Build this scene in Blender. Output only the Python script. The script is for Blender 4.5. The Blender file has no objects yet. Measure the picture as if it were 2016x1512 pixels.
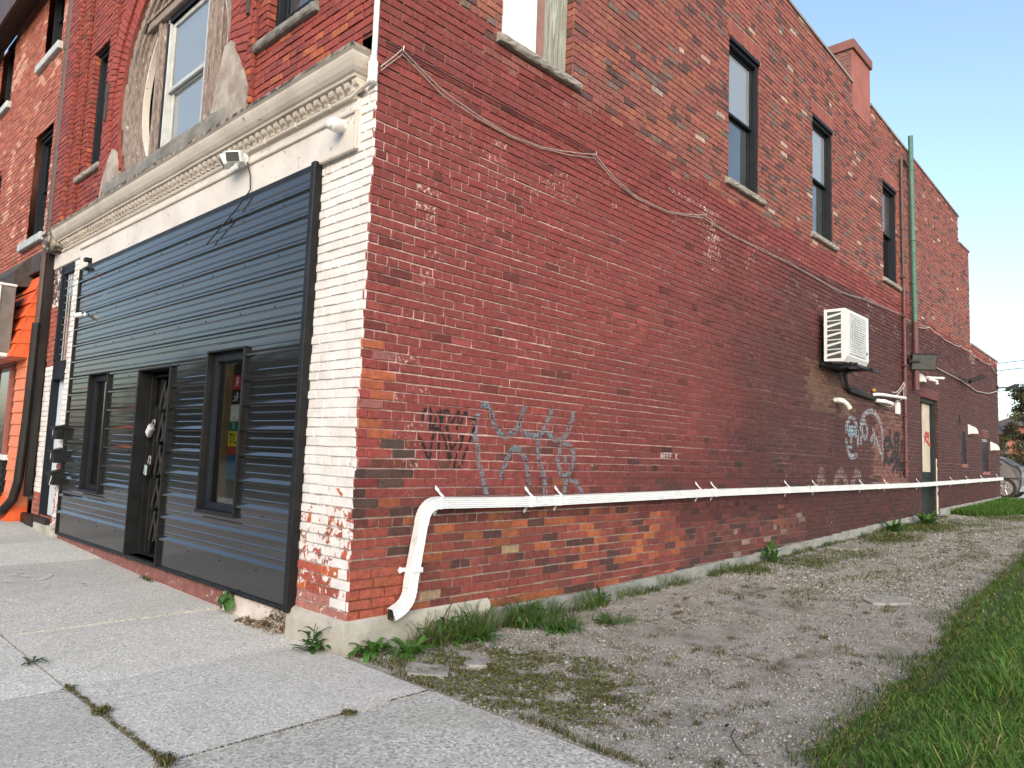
import bpy, bmesh, math, random
import numpy as np
from mathutils import Vector, Matrix, noise

random.seed(7)
RNG = np.random.default_rng(11)
scene = bpy.context.scene
COL = scene.collection

# ------------------------------------------------------------------ camera
F_PX, YAW, PITCH, ROLL = 1438.37, 0.755767, 0.095103, 0.036543
CAM = Vector((4.26895, -2.97137, 1.38767))
_f = Vector((-math.sin(YAW)*math.cos(PITCH), math.cos(YAW)*math.cos(PITCH), math.sin(PITCH)))
_r0 = _f.cross(Vector((0, 0, 1))).normalized()
_u0 = _r0.cross(_f)
_r = math.cos(ROLL)*_r0 + math.sin(ROLL)*_u0
_u = -math.sin(ROLL)*_r0 + math.cos(ROLL)*_u0
cam_d = bpy.data.cameras.new('camera')
cam_d.sensor_width = 36
cam_d.lens = 36*F_PX/2016
cam_d.clip_start = 0.05
cam_d.clip_end = 2000
cam = bpy.data.objects.new('camera', cam_d)
cam.matrix_world = Matrix(((_r.x, _u.x, -_f.x, CAM.x), (_r.y, _u.y, -_f.y, CAM.y), (_r.z, _u.z, -_f.z, CAM.z), (0, 0, 0, 1)))
COL.objects.link(cam)
scene.camera = cam

# ------------------------------------------------------------------ sky and sun
SUN_EL, SUN_AZ = math.radians(22), math.radians(138)     # azimuth measured from +Y towards +X
world = bpy.data.worlds.new('World')
scene.world = world
world.use_nodes = True
wn = world.node_tree
for n in list(wn.nodes):
    wn.nodes.remove(n)
sky = wn.nodes.new('ShaderNodeTexSky')
sky.sky_type = 'NISHITA'
sky.sun_disc = False
sky.sun_elevation = SUN_EL
sky.sun_rotation = SUN_AZ
sky.altitude = 100
sky.air_density = 1.0
sky.dust_density = 2.8
sky.ozone_density = 1.0
bg = wn.nodes.new('ShaderNodeBackground')
bg.inputs['Strength'].default_value = 0.15
wo = wn.nodes.new('ShaderNodeOutputWorld')
wn.links.new(sky.outputs[0], bg.inputs[0])
wn.links.new(bg.outputs[0], wo.inputs[0])
sun_d = bpy.data.lights.new('sun', 'SUN')
sun_d.energy = 0.8
sun_d.angle = math.radians(75)
sun_d.color = (1.0, 0.96, 0.90)
sun = bpy.data.objects.new('sun', sun_d)
sd = Vector((math.sin(SUN_AZ)*math.cos(SUN_EL), math.cos(SUN_AZ)*math.cos(SUN_EL), math.sin(SUN_EL)))
sun.rotation_euler = sd.to_track_quat('Z', 'Y').to_euler()
sun.location = sd*60
COL.objects.link(sun)
vs = scene.view_settings
vs.view_transform = 'Standard'
vs.look = 'None'
vs.exposure = 1.28
vs.gamma = 1.0
vs.use_curve_mapping = False

# ------------------------------------------------------------------ helpers
WPOS = {}

def project(p):
    d = Vector(p) - CAM
    z = d.dot(_f)
    if z < 0.05:
        return None
    return (1008 + F_PX*d.dot(_r)/z, 756 - F_PX*d.dot(_u)/z, z)

def tag(o, label=None, cat=None, group=None, kind=None):
    if label: o['label'] = label
    if cat: o['category'] = cat
    if group: o['group'] = group
    if kind: o['kind'] = kind
    return o

def thing(name, loc, label, cat, group=None):
    o = bpy.data.objects.new(name, None)
    o.empty_display_size = 0.2
    o.location = loc
    COL.objects.link(o)
    WPOS[o.name] = Vector(loc)
    return tag(o, label, cat, group)

class MB:
    """collects vertices (world metres), faces and two per-vertex attributes"""
    def __init__(self):
        self.v, self.f, self.c, self.p = [], [], [], []
    def add(self, verts, faces, col=(1, 1, 1, 1), par=(0, 0, 0, 0)):
        b = len(self.v)
        self.v += [tuple(q) for q in verts]
        self.f += [tuple(b+i for i in fc) for fc in faces]
        self.c += [col]*len(verts)
        self.p += [par]*len(verts)
        return self
    def build(self, name, mat, parent=None, smooth=False, kind=None, attrs=True, loc=None):
        me = bpy.data.meshes.new(name)
        off = Vector(loc) if loc is not None else (WPOS[parent.name] if parent else Vector((0, 0, 0)))
        vs_ = [(x-off.x, y-off.y, z-off.z) for x, y, z in self.v]
        me.from_pydata(vs_, [], self.f)
        if attrs and self.c:
            for nm, dat in (('col', self.c), ('par', self.p)):
                a = me.attributes.new(nm, 'FLOAT_COLOR', 'POINT')
                a.data.foreach_set('color', np.array([(tuple(q)+(1,))[:4] for q in dat], dtype=np.float32).ravel())
        if smooth:
            me.polygons.foreach_set('use_smooth', [True]*len(me.polygons))
        if mat:
            me.materials.append(mat)
        me.update()
        o = bpy.data.objects.new(name, me)
        if parent:
            o.parent = parent
            if loc is not None:
                o.location = off - WPOS[parent.name]
        elif loc is not None:
            o.location = off
        COL.objects.link(o)
        WPOS[o.name] = off
        if kind:
            o['kind'] = kind
        return o

def mesh_np(name, verts, faces_quads, mat, parent=None, cols=None, kind=None, smooth=False):
    """fast mesh from numpy: faces is an (n,k) int array"""
    me = bpy.data.meshes.new(name)
    off = WPOS[parent.name] if parent else Vector((0, 0, 0))
    v = np.asarray(verts, dtype=np.float32) - np.array(off, dtype=np.float32)
    groups = faces_quads if isinstance(faces_quads, list) else [faces_quads]
    me.vertices.add(len(v))
    me.vertices.foreach_set('co', v.ravel())
    nl = sum(g.size for g in groups)
    npoly = sum(len(g) for g in groups)
    me.loops.add(nl)
    me.polygons.add(npoly)
    me.loops.foreach_set('vertex_index', np.concatenate([g.ravel() for g in groups]).astype(np.int32))
    tot = np.concatenate([np.full(len(g), g.shape[1]) for g in groups])
    st = np.concatenate([[0], np.cumsum(tot)[:-1]])
    me.polygons.foreach_set('loop_start', st.astype(np.int32))
    me.polygons.foreach_set('loop_total', tot.astype(np.int32))
    if smooth:
        me.polygons.foreach_set('use_smooth', np.ones(npoly, dtype=bool))
    if cols is not None:
        a = me.attributes.new('col', 'FLOAT_COLOR', 'POINT')
        c = np.ones((len(v), 4), dtype=np.float32)
        c[:, :3] = cols
        a.data.foreach_set('color', c.ravel())
    me.update(calc_edges=True)
    me.validate()
    if mat: me.materials.append(mat)
    o = bpy.data.objects.new(name, me)
    if parent: o.parent = parent
    COL.objects.link(o)
    WPOS[o.name] = off
    if kind: o['kind'] = kind
    return o

BOXF = [(0, 3, 2, 1), (4, 5, 6, 7), (0, 1, 5, 4), (1, 2, 6, 5), (2, 3, 7, 6), (3, 0, 4, 7)]

def box(mb, x0, x1, y0, y1, z0, z1, col=(1, 1, 1, 1), par=(0, 0, 0, 0)):
    x0, x1 = min(x0, x1), max(x0, x1); y0, y1 = min(y0, y1), max(y0, y1); z0, z1 = min(z0, z1), max(z0, z1)
    mb.add([(x0, y0, z0), (x1, y0, z0), (x1, y1, z0), (x0, y1, z0), (x0, y0, z1), (x1, y0, z1), (x1, y1, z1), (x0, y1, z1)], BOXF, col, par)
    return mb

_cc = {}
def cbox(mb, x0, x1, y0, y1, z0, z1, b=0.004, col=(1, 1, 1, 1), par=(0, 0, 0, 0), M=None):
    """box with chamfered edges, optional matrix"""
    x0, x1 = min(x0, x1), max(x0, x1); y0, y1 = min(y0, y1), max(y0, y1); z0, z1 = min(z0, z1), max(z0, z1)
    b = min(b, (x1-x0)*.45, (y1-y0)*.45, (z1-z0)*.45)
    vs_, idx = [], {}
    for sx in (0, 1):
        for sy in (0, 1):
            for sz in (0, 1):
                c = [(x0, x1)[sx], (y0, y1)[sy], (z0, z1)[sz]]
                d = [(1, -1)[sx]*b, (1, -1)[sy]*b, (1, -1)[sz]*b]
                for ax in range(3):
                    q = list(c)
                    for k in range(3):
                        if k != ax: q[k] += d[k]
                    idx[(sx, sy, sz, ax)] = len(vs_)
                    vs_.append(q)
    fs = []
    for ax in range(3):
        o1, o2 = [(1, 2), (2, 0), (0, 1)][ax]
        for s in (0, 1):
            ring = []
            for a, c in ((0, 0), (1, 0), (1, 1), (0, 1)):
                k = [0, 0, 0]; k[ax] = s; k[o1] = a; k[o2] = c
                ring.append(idx[(k[0], k[1], k[2], ax)])
            fs.append(ring if s else ring[::-1])
    for ax in range(3):          # edge faces along axis ax
        o1, o2 = [(1, 2), (2, 0), (0, 1)][ax]
        for a in (0, 1):
            for c in (0, 1):
                k0 = [0, 0, 0]; k0[o1] = a; k0[o2] = c; k1 = list(k0); k1[ax] = 1
                fs.append([idx[(*k0, o1)], idx[(*k1, o1)], idx[(*k1, o2)], idx[(*k0, o2)]])
    for sx in (0, 1):
        for sy in (0, 1):
            for sz in (0, 1):
                fs.append([idx[(sx, sy, sz, 0)], idx[(sx, sy, sz, 1)], idx[(sx, sy, sz, 2)]])
    if M is not None:
        vs_ = [M @ Vector(q) for q in vs_]
    mb.add(vs_, fs, col, par)
    return mb

def tube(mb, pts, r, n=8, col=(1, 1, 1, 1), par=(0, 0, 0, 0), cap=True, prof=None, up=None):
    """sweep a circle (or a closed profile of (a,b) offsets) along a polyline"""
    pts = [Vector(q) for q in pts]
    rr = r if isinstance(r, (list, tuple)) else [r]*len(pts)
    vs_, fs = [], []
    ref = Vector(up) if up else None
    for i, q in enumerate(pts):
        t = (pts[min(i+1, len(pts)-1)] - pts[max(i-1, 0)]).normalized()
        if ref is None:
            ref = Vector((0, 0, 1)) if abs(t.z) < .9 else Vector((1, 0, 0))
        a = ref - t*ref.dot(t)
        if a.length < 1e-4:
            a = Vector((0, 1, 0)) - t*t.y
        a.normalize()
        if not up: ref = a
        b = t.cross(a)
        P = prof or [(math.cos(2*math.pi*k/n), math.sin(2*math.pi*k/n)) for k in range(n)]
        for ca, cb in P:
            vs_.append(q + (a*ca + b*cb)*rr[i])
    m = len(prof) if prof else n
    for i in range(len(pts)-1):
        for k in range(m):
            fs.append((i*m+k, i*m+(k+1) % m, (i+1)*m+(k+1) % m, (i+1)*m+k))
    if cap:
        fs.append(tuple(range(m))[::-1]); fs.append(tuple(range((len(pts)-1)*m, len(pts)*m)))
    mb.add(vs_, fs, col, par)
    return mb

def lathe(mb, origin, axis, prof, n=16, col=(1, 1, 1, 1), par=(0, 0, 0, 0)):
    """prof: list of (distance along axis, radius)"""
    axis = Vector(axis).normalized(); o = Vector(origin)
    a = Vector((0, 0, 1)) if abs(axis.z) < .9 else Vector((1, 0, 0))
    a = (a - axis*a.dot(axis)).normalized(); b = axis.cross(a)
    vs_, fs = [], []
    for d, r in prof:
        for k in range(n):
            t = 2*math.pi*k/n
            vs_.append(o + axis*d + (a*math.cos(t)+b*math.sin(t))*r)
    for i in range(len(prof)-1):
        for k in range(n):
            fs.append((i*n+k, i*n+(k+1) % n, (i+1)*n+(k+1) % n, (i+1)*n+k))
    fs.append(tuple(range(n))[::-1]); fs.append(tuple(range((len(prof)-1)*n, len(prof)*n)))
    mb.add(vs_, fs, col, par)
    return mb

def extrude_poly(mb, poly, axis, a0, a1, col=(1, 1, 1, 1), par=(0, 0, 0, 0)):
    """poly: list of 2D points in the two other axes (x: (y,z), y: (x,z), z: (x,y))"""
    def P(q, a):
        return (a, q[0], q[1]) if axis == 'x' else ((q[0], a, q[1]) if axis == 'y' else (q[0], q[1], a))
    n = len(poly)
    vs_ = [P(q, a0) for q in poly] + [P(q, a1) for q in poly]
    fs = [(i, (i+1) % n, n+(i+1) % n, n+i) for i in range(n)] + [tuple(range(n))[::-1], tuple(range(n, 2*n))]
    mb.add(vs_, fs, col, par)
    return mb

class Fr:
    """a wall frame: u along the wall, n out of it, z up"""
    def __init__(self, O, U, N):
        self.O, self.U, self.N = Vector(O), Vector(U), Vector(N)
    def P(self, u, n, z):
        q = self.O + self.U*u + self.N*n
        return Vector((q.x, q.y, q.z + z))

def fbox(mb, fr, u0, u1, n0, n1, z0, z1, b=0.003, **k):
    a, c = fr.P(u0, n0, z0), fr.P(u1, n1, z1)
    if b: cbox(mb, a.x, c.x, a.y, c.y, a.z, c.z, b, **k)
    else: box(mb, a.x, c.x, a.y, c.y, a.z, c.z, **k)
    return mb

def fbm(x, y, z=0.0, o=4):
    return noise.fractal(Vector((x, y, z)), 1.0, 2.0, o)

def hz(x, y):
    """height of the ground"""
    zy = float(np.interp(y, [-5, 2, 6.2, 10.5, 15.4, 22.4, 26, 60], [0, 0, .105, .235, .34, .54, .56, .58]))
    xx = min(max(-x, 0), 8)
    return zy + .003*xx*xx*(1 if y < 1 else 0)

# ------------------------------------------------------------------ materials
def new_mat(name):
    m = bpy.data.materials.new(name)
    m.use_nodes = True
    nt = m.node_tree
    for n in list(nt.nodes): nt.nodes.remove(n)
    out = nt.nodes.new('ShaderNodeOutputMaterial')
    b = nt.nodes.new('ShaderNodeBsdfPrincipled')
    nt.links.new(b.outputs[0], out.inputs[0])
    return m, nt, b

def N(nt, typ, **k):
    n = nt.nodes.new(typ)
    for a, v in k.items():
        if a.startswith('i_'):
            n.inputs[int(a[2:]) if a[2:].isdigit() else a[2:].replace('_', ' ')].default_value = v
        else:
            setattr(n, a, v)
    return n

def L(nt, a, b): nt.links.new(a, b)

def pos(nt, sc=None):
    g = N(nt, 'ShaderNodeNewGeometry')
    if sc is None: return g.outputs['Position']
    mp = N(nt, 'ShaderNodeVectorMath', operation='MULTIPLY')
    L(nt, g.outputs['Position'], mp.inputs[0]); mp.inputs[1].default_value = sc
    return mp.outputs[0]

def nz(nt, scale, detail=4, rough=.55, vec=None, dist=0):
    n = N(nt, 'ShaderNodeTexNoise')
    n.inputs['Scale'].default_value = scale; n.inputs['Detail'].default_value = detail
    n.inputs['Roughness'].default_value = rough; n.inputs['Distortion'].default_value = dist
    L(nt, vec if vec is not None else pos(nt), n.inputs['Vector'])
    return n.outputs['Fac']

def ramp(nt, fac, lo, hi):
    n = N(nt, 'ShaderNodeMapRange', clamp=True)
    L(nt, fac, n.inputs[0])
    for i, v in ((1, lo), (2, hi), (3, 0.0), (4, 1.0)):
        if isinstance(v, (int, float)): n.inputs[i].default_value = v
        else: L(nt, v, n.inputs[i])
    return n.outputs[0]

def mixc(nt, fac, a, b, mode='MIX'):
    n = N(nt, 'ShaderNodeMix', data_type='RGBA', blend_type=mode)
    for s, v in ((n.inputs[0], fac), (n.inputs[6], a), (n.inputs[7], b)):
        if isinstance(v, (int, float)): s.default_value = v
        elif isinstance(v, tuple): s.default_value = (v+(1,))[:4]
        else: L(nt, v, s)
    return n.outputs[2]

def math_(nt, op, a, b=0.0, c=None):
    n = N(nt, 'ShaderNodeMath', operation=op)
    for i, v in enumerate((a, b, c)):
        if v is None: continue
        if isinstance(v, (int, float)): n.inputs[i].default_value = v
        else: L(nt, v, n.inputs[i])
    return n.outputs[0]

def bump(nt, b, h, strength, dist=.01):
    n = N(nt, 'ShaderNodeBump')
    n.inputs['Strength'].default_value = strength; n.inputs['Distance'].default_value = dist
    L(nt, h, n.inputs['Height']); L(nt, n.outputs[0], b.inputs['Normal'])

def pm(name, c1, c2=None, scale=6, lo=.4, hi=.65, rough=.6, metal=0, bmp=0, bscale=60, bdist=.004, c3=None, s3=20, t3=(.62, .66), stretch=None, coat=0, rvar=.1, spec=.5):
    """mottled material: c1/c2 mixed by noise, c3 in patches"""
    m, nt, b = new_mat(name)
    v = pos(nt, stretch) if stretch else None
    f = ramp(nt, nz(nt, scale, 6, .6, v), lo, hi)
    c2 = c2 or tuple(x*.78 for x in c1)
    col = mixc(nt, f, c1, c2)
    if c3:
        col = mixc(nt, ramp(nt, nz(nt, s3, 6, .65, v), *t3), col, c3)
    L(nt, col, b.inputs['Base Color'])
    rr = N(nt, 'ShaderNodeMapRange'); L(nt, nz(nt, scale*2.3, 4), rr.inputs[0])
    rr.inputs[1].default_value = .3; rr.inputs[2].default_value = .7
    rr.inputs[3].default_value = max(.02, rough-rvar); rr.inputs[4].default_value = min(1, rough+rvar)
    L(nt, rr.outputs[0], b.inputs['Roughness'])
    b.inputs['Metallic'].default_value = metal
    b.inputs['Specular IOR Level'].default_value = spec
    b.inputs['Coat Weight'].default_value = coat
    if coat > .5 and metal == 0: b.inputs['Coat IOR'].default_value = 1.8; b.inputs['Coat Roughness'].default_value = .10
    if bmp: bump(nt, b, nz(nt, bscale, 6, .65, v), bmp, bdist)
    return m

def attr_mat(name, rough=.6, noise_s=30, amp=.35, bmp=.3, bscale=90, trans=0, spec=.5):
    """colour from the 'col' attribute, mottled"""
    m, nt, b = new_mat(name)
    a = N(nt, 'ShaderNodeAttribute', attribute_name='col')
    f = nz(nt, noise_s, 5, .6)
    k = N(nt, 'ShaderNodeMapRange'); L(nt, f, k.inputs[0])
    k.inputs[1].default_value = .3; k.inputs[2].default_value = .7; k.inputs[3].default_value = 1-amp; k.inputs[4].default_value = 1+amp*.6
    vm = N(nt, 'ShaderNodeVectorMath', operation='SCALE'); L(nt, a.outputs['Color'], vm.inputs[0]); L(nt, k.outputs[0], vm.inputs['Scale'])
    L(nt, vm.outputs[0], b.inputs['Base Color'])
    b.inputs['Roughness'].default_value = rough
    b.inputs['Specular IOR Level'].default_value = spec
    if trans:
        tr = N(nt, 'ShaderNodeBsdfTranslucent'); L(nt, vm.outputs[0], tr.inputs[0])
        mx = N(nt, 'ShaderNodeMixShader'); mx.inputs[0].default_value = trans
        out = [n for n in nt.nodes if n.type == 'OUTPUT_MATERIAL'][0]
        L(nt, b.outputs[0], mx.inputs[1]); L(nt, tr.outputs[0], mx.inputs[2]); L(nt, mx.outputs[0], out.inputs[0])
    if bmp: bump(nt, b, nz(nt, bscale, 5, .6), bmp, .004)
    return m

def brick_material():
    """col = colour of the brick or its red paint, par = (chips, white coat, grime and darkening, random)"""
    m, nt, b = new_mat('painted brick')
    a = N(nt, 'ShaderNodeAttribute', attribute_name='col')
    p = N(nt, 'ShaderNodeAttribute', attribute_name='par')
    sp = N(nt, 'ShaderNodeSeparateColor'); L(nt, p.outputs['Color'], sp.inputs[0])
    n1 = nz(nt, 22, 6, .65)
    k = N(nt, 'ShaderNodeMapRange'); L(nt, n1, k.inputs[0])
    for i, v in ((1, .3), (2, .7), (3, .62), (4, 1.3)): k.inputs[i].default_value = v
    k2 = N(nt, 'ShaderNodeMapRange'); L(nt, nz(nt, 130, 5, .7), k2.inputs[0])
    for i, v in ((1, .3), (2, .7), (3, .78), (4, 1.2)): k2.inputs[i].default_value = v
    vm = N(nt, 'ShaderNodeVectorMath', operation='SCALE'); L(nt, a.outputs['Color'], vm.inputs[0]); L(nt, math_(nt, 'MULTIPLY', k.outputs[0], k2.outputs[0]), vm.inputs['Scale'])
    col = vm.outputs[0]
    # grime and darkening, in blotches
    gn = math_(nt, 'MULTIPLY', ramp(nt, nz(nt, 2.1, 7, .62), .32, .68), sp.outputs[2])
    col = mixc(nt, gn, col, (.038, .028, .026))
    # pale chips where the paint has come off
    cn = ramp(nt, nz(nt, 34, 6, .7), math_(nt, 'SUBTRACT', .80, math_(nt, 'MULTIPLY', sp.outputs[0], .38)), math_(nt, 'SUBTRACT', .83, math_(nt, 'MULTIPLY', sp.outputs[0], .38)))
    patch = ramp(nt, nz(nt, 1.7, 4, .6), .45, .58)
    cn = math_(nt, 'MULTIPLY', cn, math_(nt, 'ADD', math_(nt, 'MULTIPLY', patch, .85), .15))
    col = mixc(nt, cn, col, (.56, .45, .41))
    # white coat, peeling: g = 1 whole, 0 none
    wt = math_(nt, 'SUBTRACT', .86, math_(nt, 'MULTIPLY', sp.outputs[1], .72))
    wm = ramp(nt, nz(nt, 13, 8, .68, dist=.6), wt, math_(nt, 'ADD', wt, .012))
    wc = mixc(nt, ramp(nt, nz(nt, 5, 6), .4, .75), (.74, .715, .69), (.58, .55, .52))
    wc = mixc(nt, ramp(nt, nz(nt, 55, 5, .7), .66, .72), wc, (.36, .31, .28))
    col = mixc(nt, wm, col, wc)
    L(nt, col, b.inputs['Base Color'])
    b.inputs['Roughness'].default_value = .72
    b.inputs['Specular IOR Level'].default_value = .35
    bump(nt, b, nz(nt, 80, 8, .72), .7, .006)
    return m

def slab_material(name, base, agg, scale=95):
    m, nt, b = new_mat(name)
    vo = N(nt, 'ShaderNodeTexVoronoi'); vo.inputs['Scale'].default_value = scale; L(nt, pos(nt), vo.inputs['Vector'])
    hs = N(nt, 'ShaderNodeSeparateColor'); L(nt, vo.outputs['Color'], hs.inputs[0])
    c = mixc(nt, ramp(nt, hs.outputs[0], .62, .9), base, tuple(min(.8, q*1.5) for q in base))
    c = mixc(nt, math_(nt, 'MULTIPLY', ramp(nt, hs.outputs[1], 1-agg, 1-agg+.15), .8), c, tuple(q*.42 for q in base))
    c = mixc(nt, math_(nt, 'MULTIPLY', ramp(nt, nz(nt, 260, 3, .6), .42, .7), .45), c, tuple(q*.62 for q in base))
    c = mixc(nt, math_(nt, 'MULTIPLY', ramp(nt, nz(nt, 1.1, 7, .62), .42, .72), .5), c, (base[0]*.68, base[1]*.68, base[2]*.62))
    c = mixc(nt, math_(nt, 'MULTIPLY', ramp(nt, nz(nt, 7, 8, .7), .58, .72), .45), c, tuple(min(.8, q*1.35) for q in base))
    gm = N(nt, 'ShaderNodeTexVoronoi'); gm.inputs['Scale'].default_value = 3.2; L(nt, pos(nt), gm.inputs['Vector'])
    c = mixc(nt, math_(nt, 'MULTIPLY', math_(nt, 'SUBTRACT', 1.0, ramp(nt, gm.outputs['Distance'], .05, .075)), .55), c, tuple(q*.38 for q in base))
    ck = ramp(nt, math_(nt, 'ABSOLUTE', math_(nt, 'SUBTRACT', nz(nt, .75, 9, .62), .5)), .0008, .0022)
    c = mixc(nt, math_(nt, 'MULTIPLY', math_(nt, 'SUBTRACT', 1.0, ck), .35), c, tuple(q*.4 for q in base))
    oi = N(nt, 'ShaderNodeObjectInfo'); tv = N(nt, 'ShaderNodeMapRange'); L(nt, oi.outputs['Random'], tv.inputs[0]); tv.inputs[3].default_value = .84; tv.inputs[4].default_value = 1.08
    sc_ = N(nt, 'ShaderNodeVectorMath', operation='SCALE'); L(nt, c, sc_.inputs[0]); L(nt, tv.outputs[0], sc_.inputs['Scale']); c = sc_.outputs[0]
    L(nt, c, b.inputs['Base Color'])
    b.inputs['Roughness'].default_value = .88
    hh = math_(nt, 'ADD', nz(nt, 190, 4, .7), math_(nt, 'MULTIPLY', vo.outputs['Distance'], .8))
    bump(nt, b, hh, .5, .004)
    return m

def gravel_material():
    m, nt, b = new_mat('gravel and dirt')
    vo = N(nt, 'ShaderNodeTexVoronoi'); vo.inputs['Scale'].default_value = 75; L(nt, pos(nt), vo.inputs['Vector'])
    hs = N(nt, 'ShaderNodeSeparateColor'); L(nt, vo.outputs['Color'], hs.inputs[0])
    v2 = N(nt, 'ShaderNodeTexVoronoi'); v2.inputs['Scale'].default_value = 170; L(nt, pos(nt), v2.inputs['Vector'])
    h2 = N(nt, 'ShaderNodeSeparateColor'); L(nt, v2.outputs['Color'], h2.inputs[0])
    stone = mixc(nt, hs.outputs[0], (.16, .148, .125), (.50, .48, .43))
    stone2 = mixc(nt, h2.outputs[0], (.12, .105, .085), (.50, .475, .42))
    c = mixc(nt, .5, stone, stone2)
    dirt = mixc(nt, nz(nt, 30, 6), (.19, .17, .14), (.34, .315, .27))
    c = mixc(nt, math_(nt, 'MULTIPLY', ramp(nt, nz(nt, 1.3, 7, .68), .36, .60), .82), c, dirt)
    g = math_(nt, 'MULTIPLY', ramp(nt, nz(nt, 2.6, 8, .74), .48, .66), .75)
    c = mixc(nt, g, c, (.095, .088, .045))
    c = mixc(nt, math_(nt, 'MULTIPLY', ramp(nt, nz(nt, 16, 8, .78), .60, .68), .7), c, (.05, .043, .028))
    L(nt, c, b.inputs['Base Color'])
    b.inputs['Roughness'].default_value = .92
    hh = math_(nt, 'ADD', math_(nt, 'MULTIPLY', vo.outputs['Distance'], -1.0), math_(nt, 'MULTIPLY', v2.outputs['Distance'], -.5))
    bump(nt, b, hh, .8, .012)
    return m

def glass_material(name='window glass', tint=(.97, .99, .99), rough=.015, refl=1.6):
    m = bpy.data.materials.new(name); m.use_nodes = True
    nt = m.node_tree
    for n in list(nt.nodes): nt.nodes.remove(n)
    out = N(nt, 'ShaderNodeOutputMaterial')
    fr = N(nt, 'ShaderNodeFresnel'); fr.inputs[0].default_value = 1.85
    tr = N(nt, 'ShaderNodeBsdfTransparent'); tr.inputs[0].default_value = tint+(1,)
    gl = N(nt, 'ShaderNodeBsdfGlossy'); gl.inputs['Roughness'].default_value = rough
    mx = N(nt, 'ShaderNodeMixShader')
    L(nt, math_(nt, 'MINIMUM', math_(nt, 'MULTIPLY', fr.outputs[0], refl), 1.0), mx.inputs[0]); L(nt, tr.outputs[0], mx.inputs[1]); L(nt, gl.outputs[0], mx.inputs[2])
    bm_ = N(nt, 'ShaderNodeBump'); bm_.inputs['Strength'].default_value = .05; bm_.inputs['Distance'].default_value = .01
    L(nt, nz(nt, 3, 2), bm_.inputs['Height']); L(nt, bm_.outputs[0], gl.inputs['Normal'])
    L(nt, mx.outputs[0], out.inputs[0])
    return m

BRICK = brick_material()
M = {}
M['slab'] = slab_material('sidewalk concrete', (.50, .485, .44), .2)
M['slab_coarse'] = slab_material('coarse sidewalk concrete', (.44, .43, .385), .34, 75)
M['gravel'] = gravel_material()
M['stone'] = attr_mat('gravel stone', .85, 60, .3, .4, 140)
M['leaf'] = attr_mat('leaf', .5, 25, .3, 0, trans=.3, spec=.35)
M['woods'] = attr_mat('distant leaves', .8, 2, .3, 0)
M['grass'] = attr_mat('grass blade', .5, 14, .35, 0, trans=.35, spec=.3)
M['paintmark'] = attr_mat('spray paint', .6, 40, .25, .2, 120)
M['soil'] = pm('lawn soil', (.045, .06, .02), (.07, .06, .035), 5, rough=.95, bmp=.6, bscale=60, bdist=.02)
M['dirt'] = pm('dirt', (.05, .044, .032), (.03, .032, .016), 9, rough=.95, bmp=.6, bscale=80, bdist=.01)
M['ground'] = pm('rough ground', (.07, .085, .035), (.16, .15, .11), .6, rough=.95, bmp=.5, bscale=12, bdist=.05)
M['asphalt'] = pm('asphalt', (.055, .055, .055), (.04, .04, .042), 3, rough=.85, bmp=.5, bscale=150)
M['lot'] = pm('pale lot concrete', (.55, .54, .51), (.42, .41, .39), 1, rough=.9, bmp=.3)
M['footing'] = pm('footing concrete', (.44, .42, .36), (.30, .29, .245), 3, .42, .62, .85, bmp=.45, bscale=40, c3=(.20, .19, .15), s3=7, t3=(.6, .72))
M['old_slab'] = pm('old lane concrete', (.33, .32, .285), (.20, .19, .165), 5, .38, .62, .9, bmp=.6, bscale=70, c3=(.12, .12, .07), s3=9, t3=(.52, .64))
M['block'] = pm('foundation block', (.27, .28, .265), (.18, .185, .17), 4, .4, .65, .9, bmp=.5, bscale=90, c3=(.12, .13, .085), s3=6, t3=(.58, .7))
M['redbase'] = pm('red painted base', (.26, .10, .085), (.17, .07, .06), 9, .35, .65, .8, bmp=.4, bscale=50, c3=(.38, .33, .28), s3=22, t3=(.6, .66))
M['whitebase'] = pm('white painted base', (.68, .62, .56), (.52, .45, .4), 6, .4, .7, .8, bmp=.4, bscale=50, c3=(.10, .07, .055), s3=20, t3=(.61, .64))
M['fascia'] = pm('old white paint', (.64, .605, .565), (.52, .48, .44), 2.5, .42, .7, .6, bmp=.25, bscale=30, c3=(.24, .20, .17), s3=19, t3=(.645, .665))
M['cornice'] = pm('cream cornice paint', (.56, .51, .455), (.43, .385, .34), 3, .42, .7, .6, bmp=.25, bscale=30, c3=(.15, .125, .10), s3=17, t3=(.655, .67))
M['cornice_lip'] = pm('weathered cornice lip', (.36, .31, .255), (.15, .13, .105), 14, .35, .6, .8, bmp=.8, bscale=60, c3=(.04, .036, .03), s3=11, t3=(.50, .55))
M['stone_sill'] = pm('stone sill', (.31, .285, .255), (.19, .175, .155), 9, .35, .7, .85, bmp=.7, bscale=45, bdist=.01)
M['dark_sill'] = pm('grey stone sill', (.24, .235, .22), (.14, .14, .125), 7, .35, .65, .85, bmp=.6, bscale=45, bdist=.01)
M['plaster'] = pm('grey cement plaster', (.36, .33, .295), (.24, .195, .17), 5, .4, .6, .9, bmp=.5, bscale=25, bdist=.01)
M['wood_peel'] = pm('peeling painted wood', (.27, .22, .195), (.15, .115, .10), 40, .42, .6, .8, bmp=.5, bscale=60, c3=(.52, .48, .44), s3=24, t3=(.62, .66), stretch=(1, 1, .25))
M['wood_board'] = pm('pink washed board', (.80, .74, .74), (.74, .68, .69), 1.5, .35, .7, .6)
M['wood_grey'] = pm('weathered grey timber', (.34, .36, .31), (.17, .175, .15), 40, .38, .62, .85, bmp=.6, bscale=80, stretch=(1, 1, .08), c3=(.55, .57, .52), s3=28, t3=(.6, .66))
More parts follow.
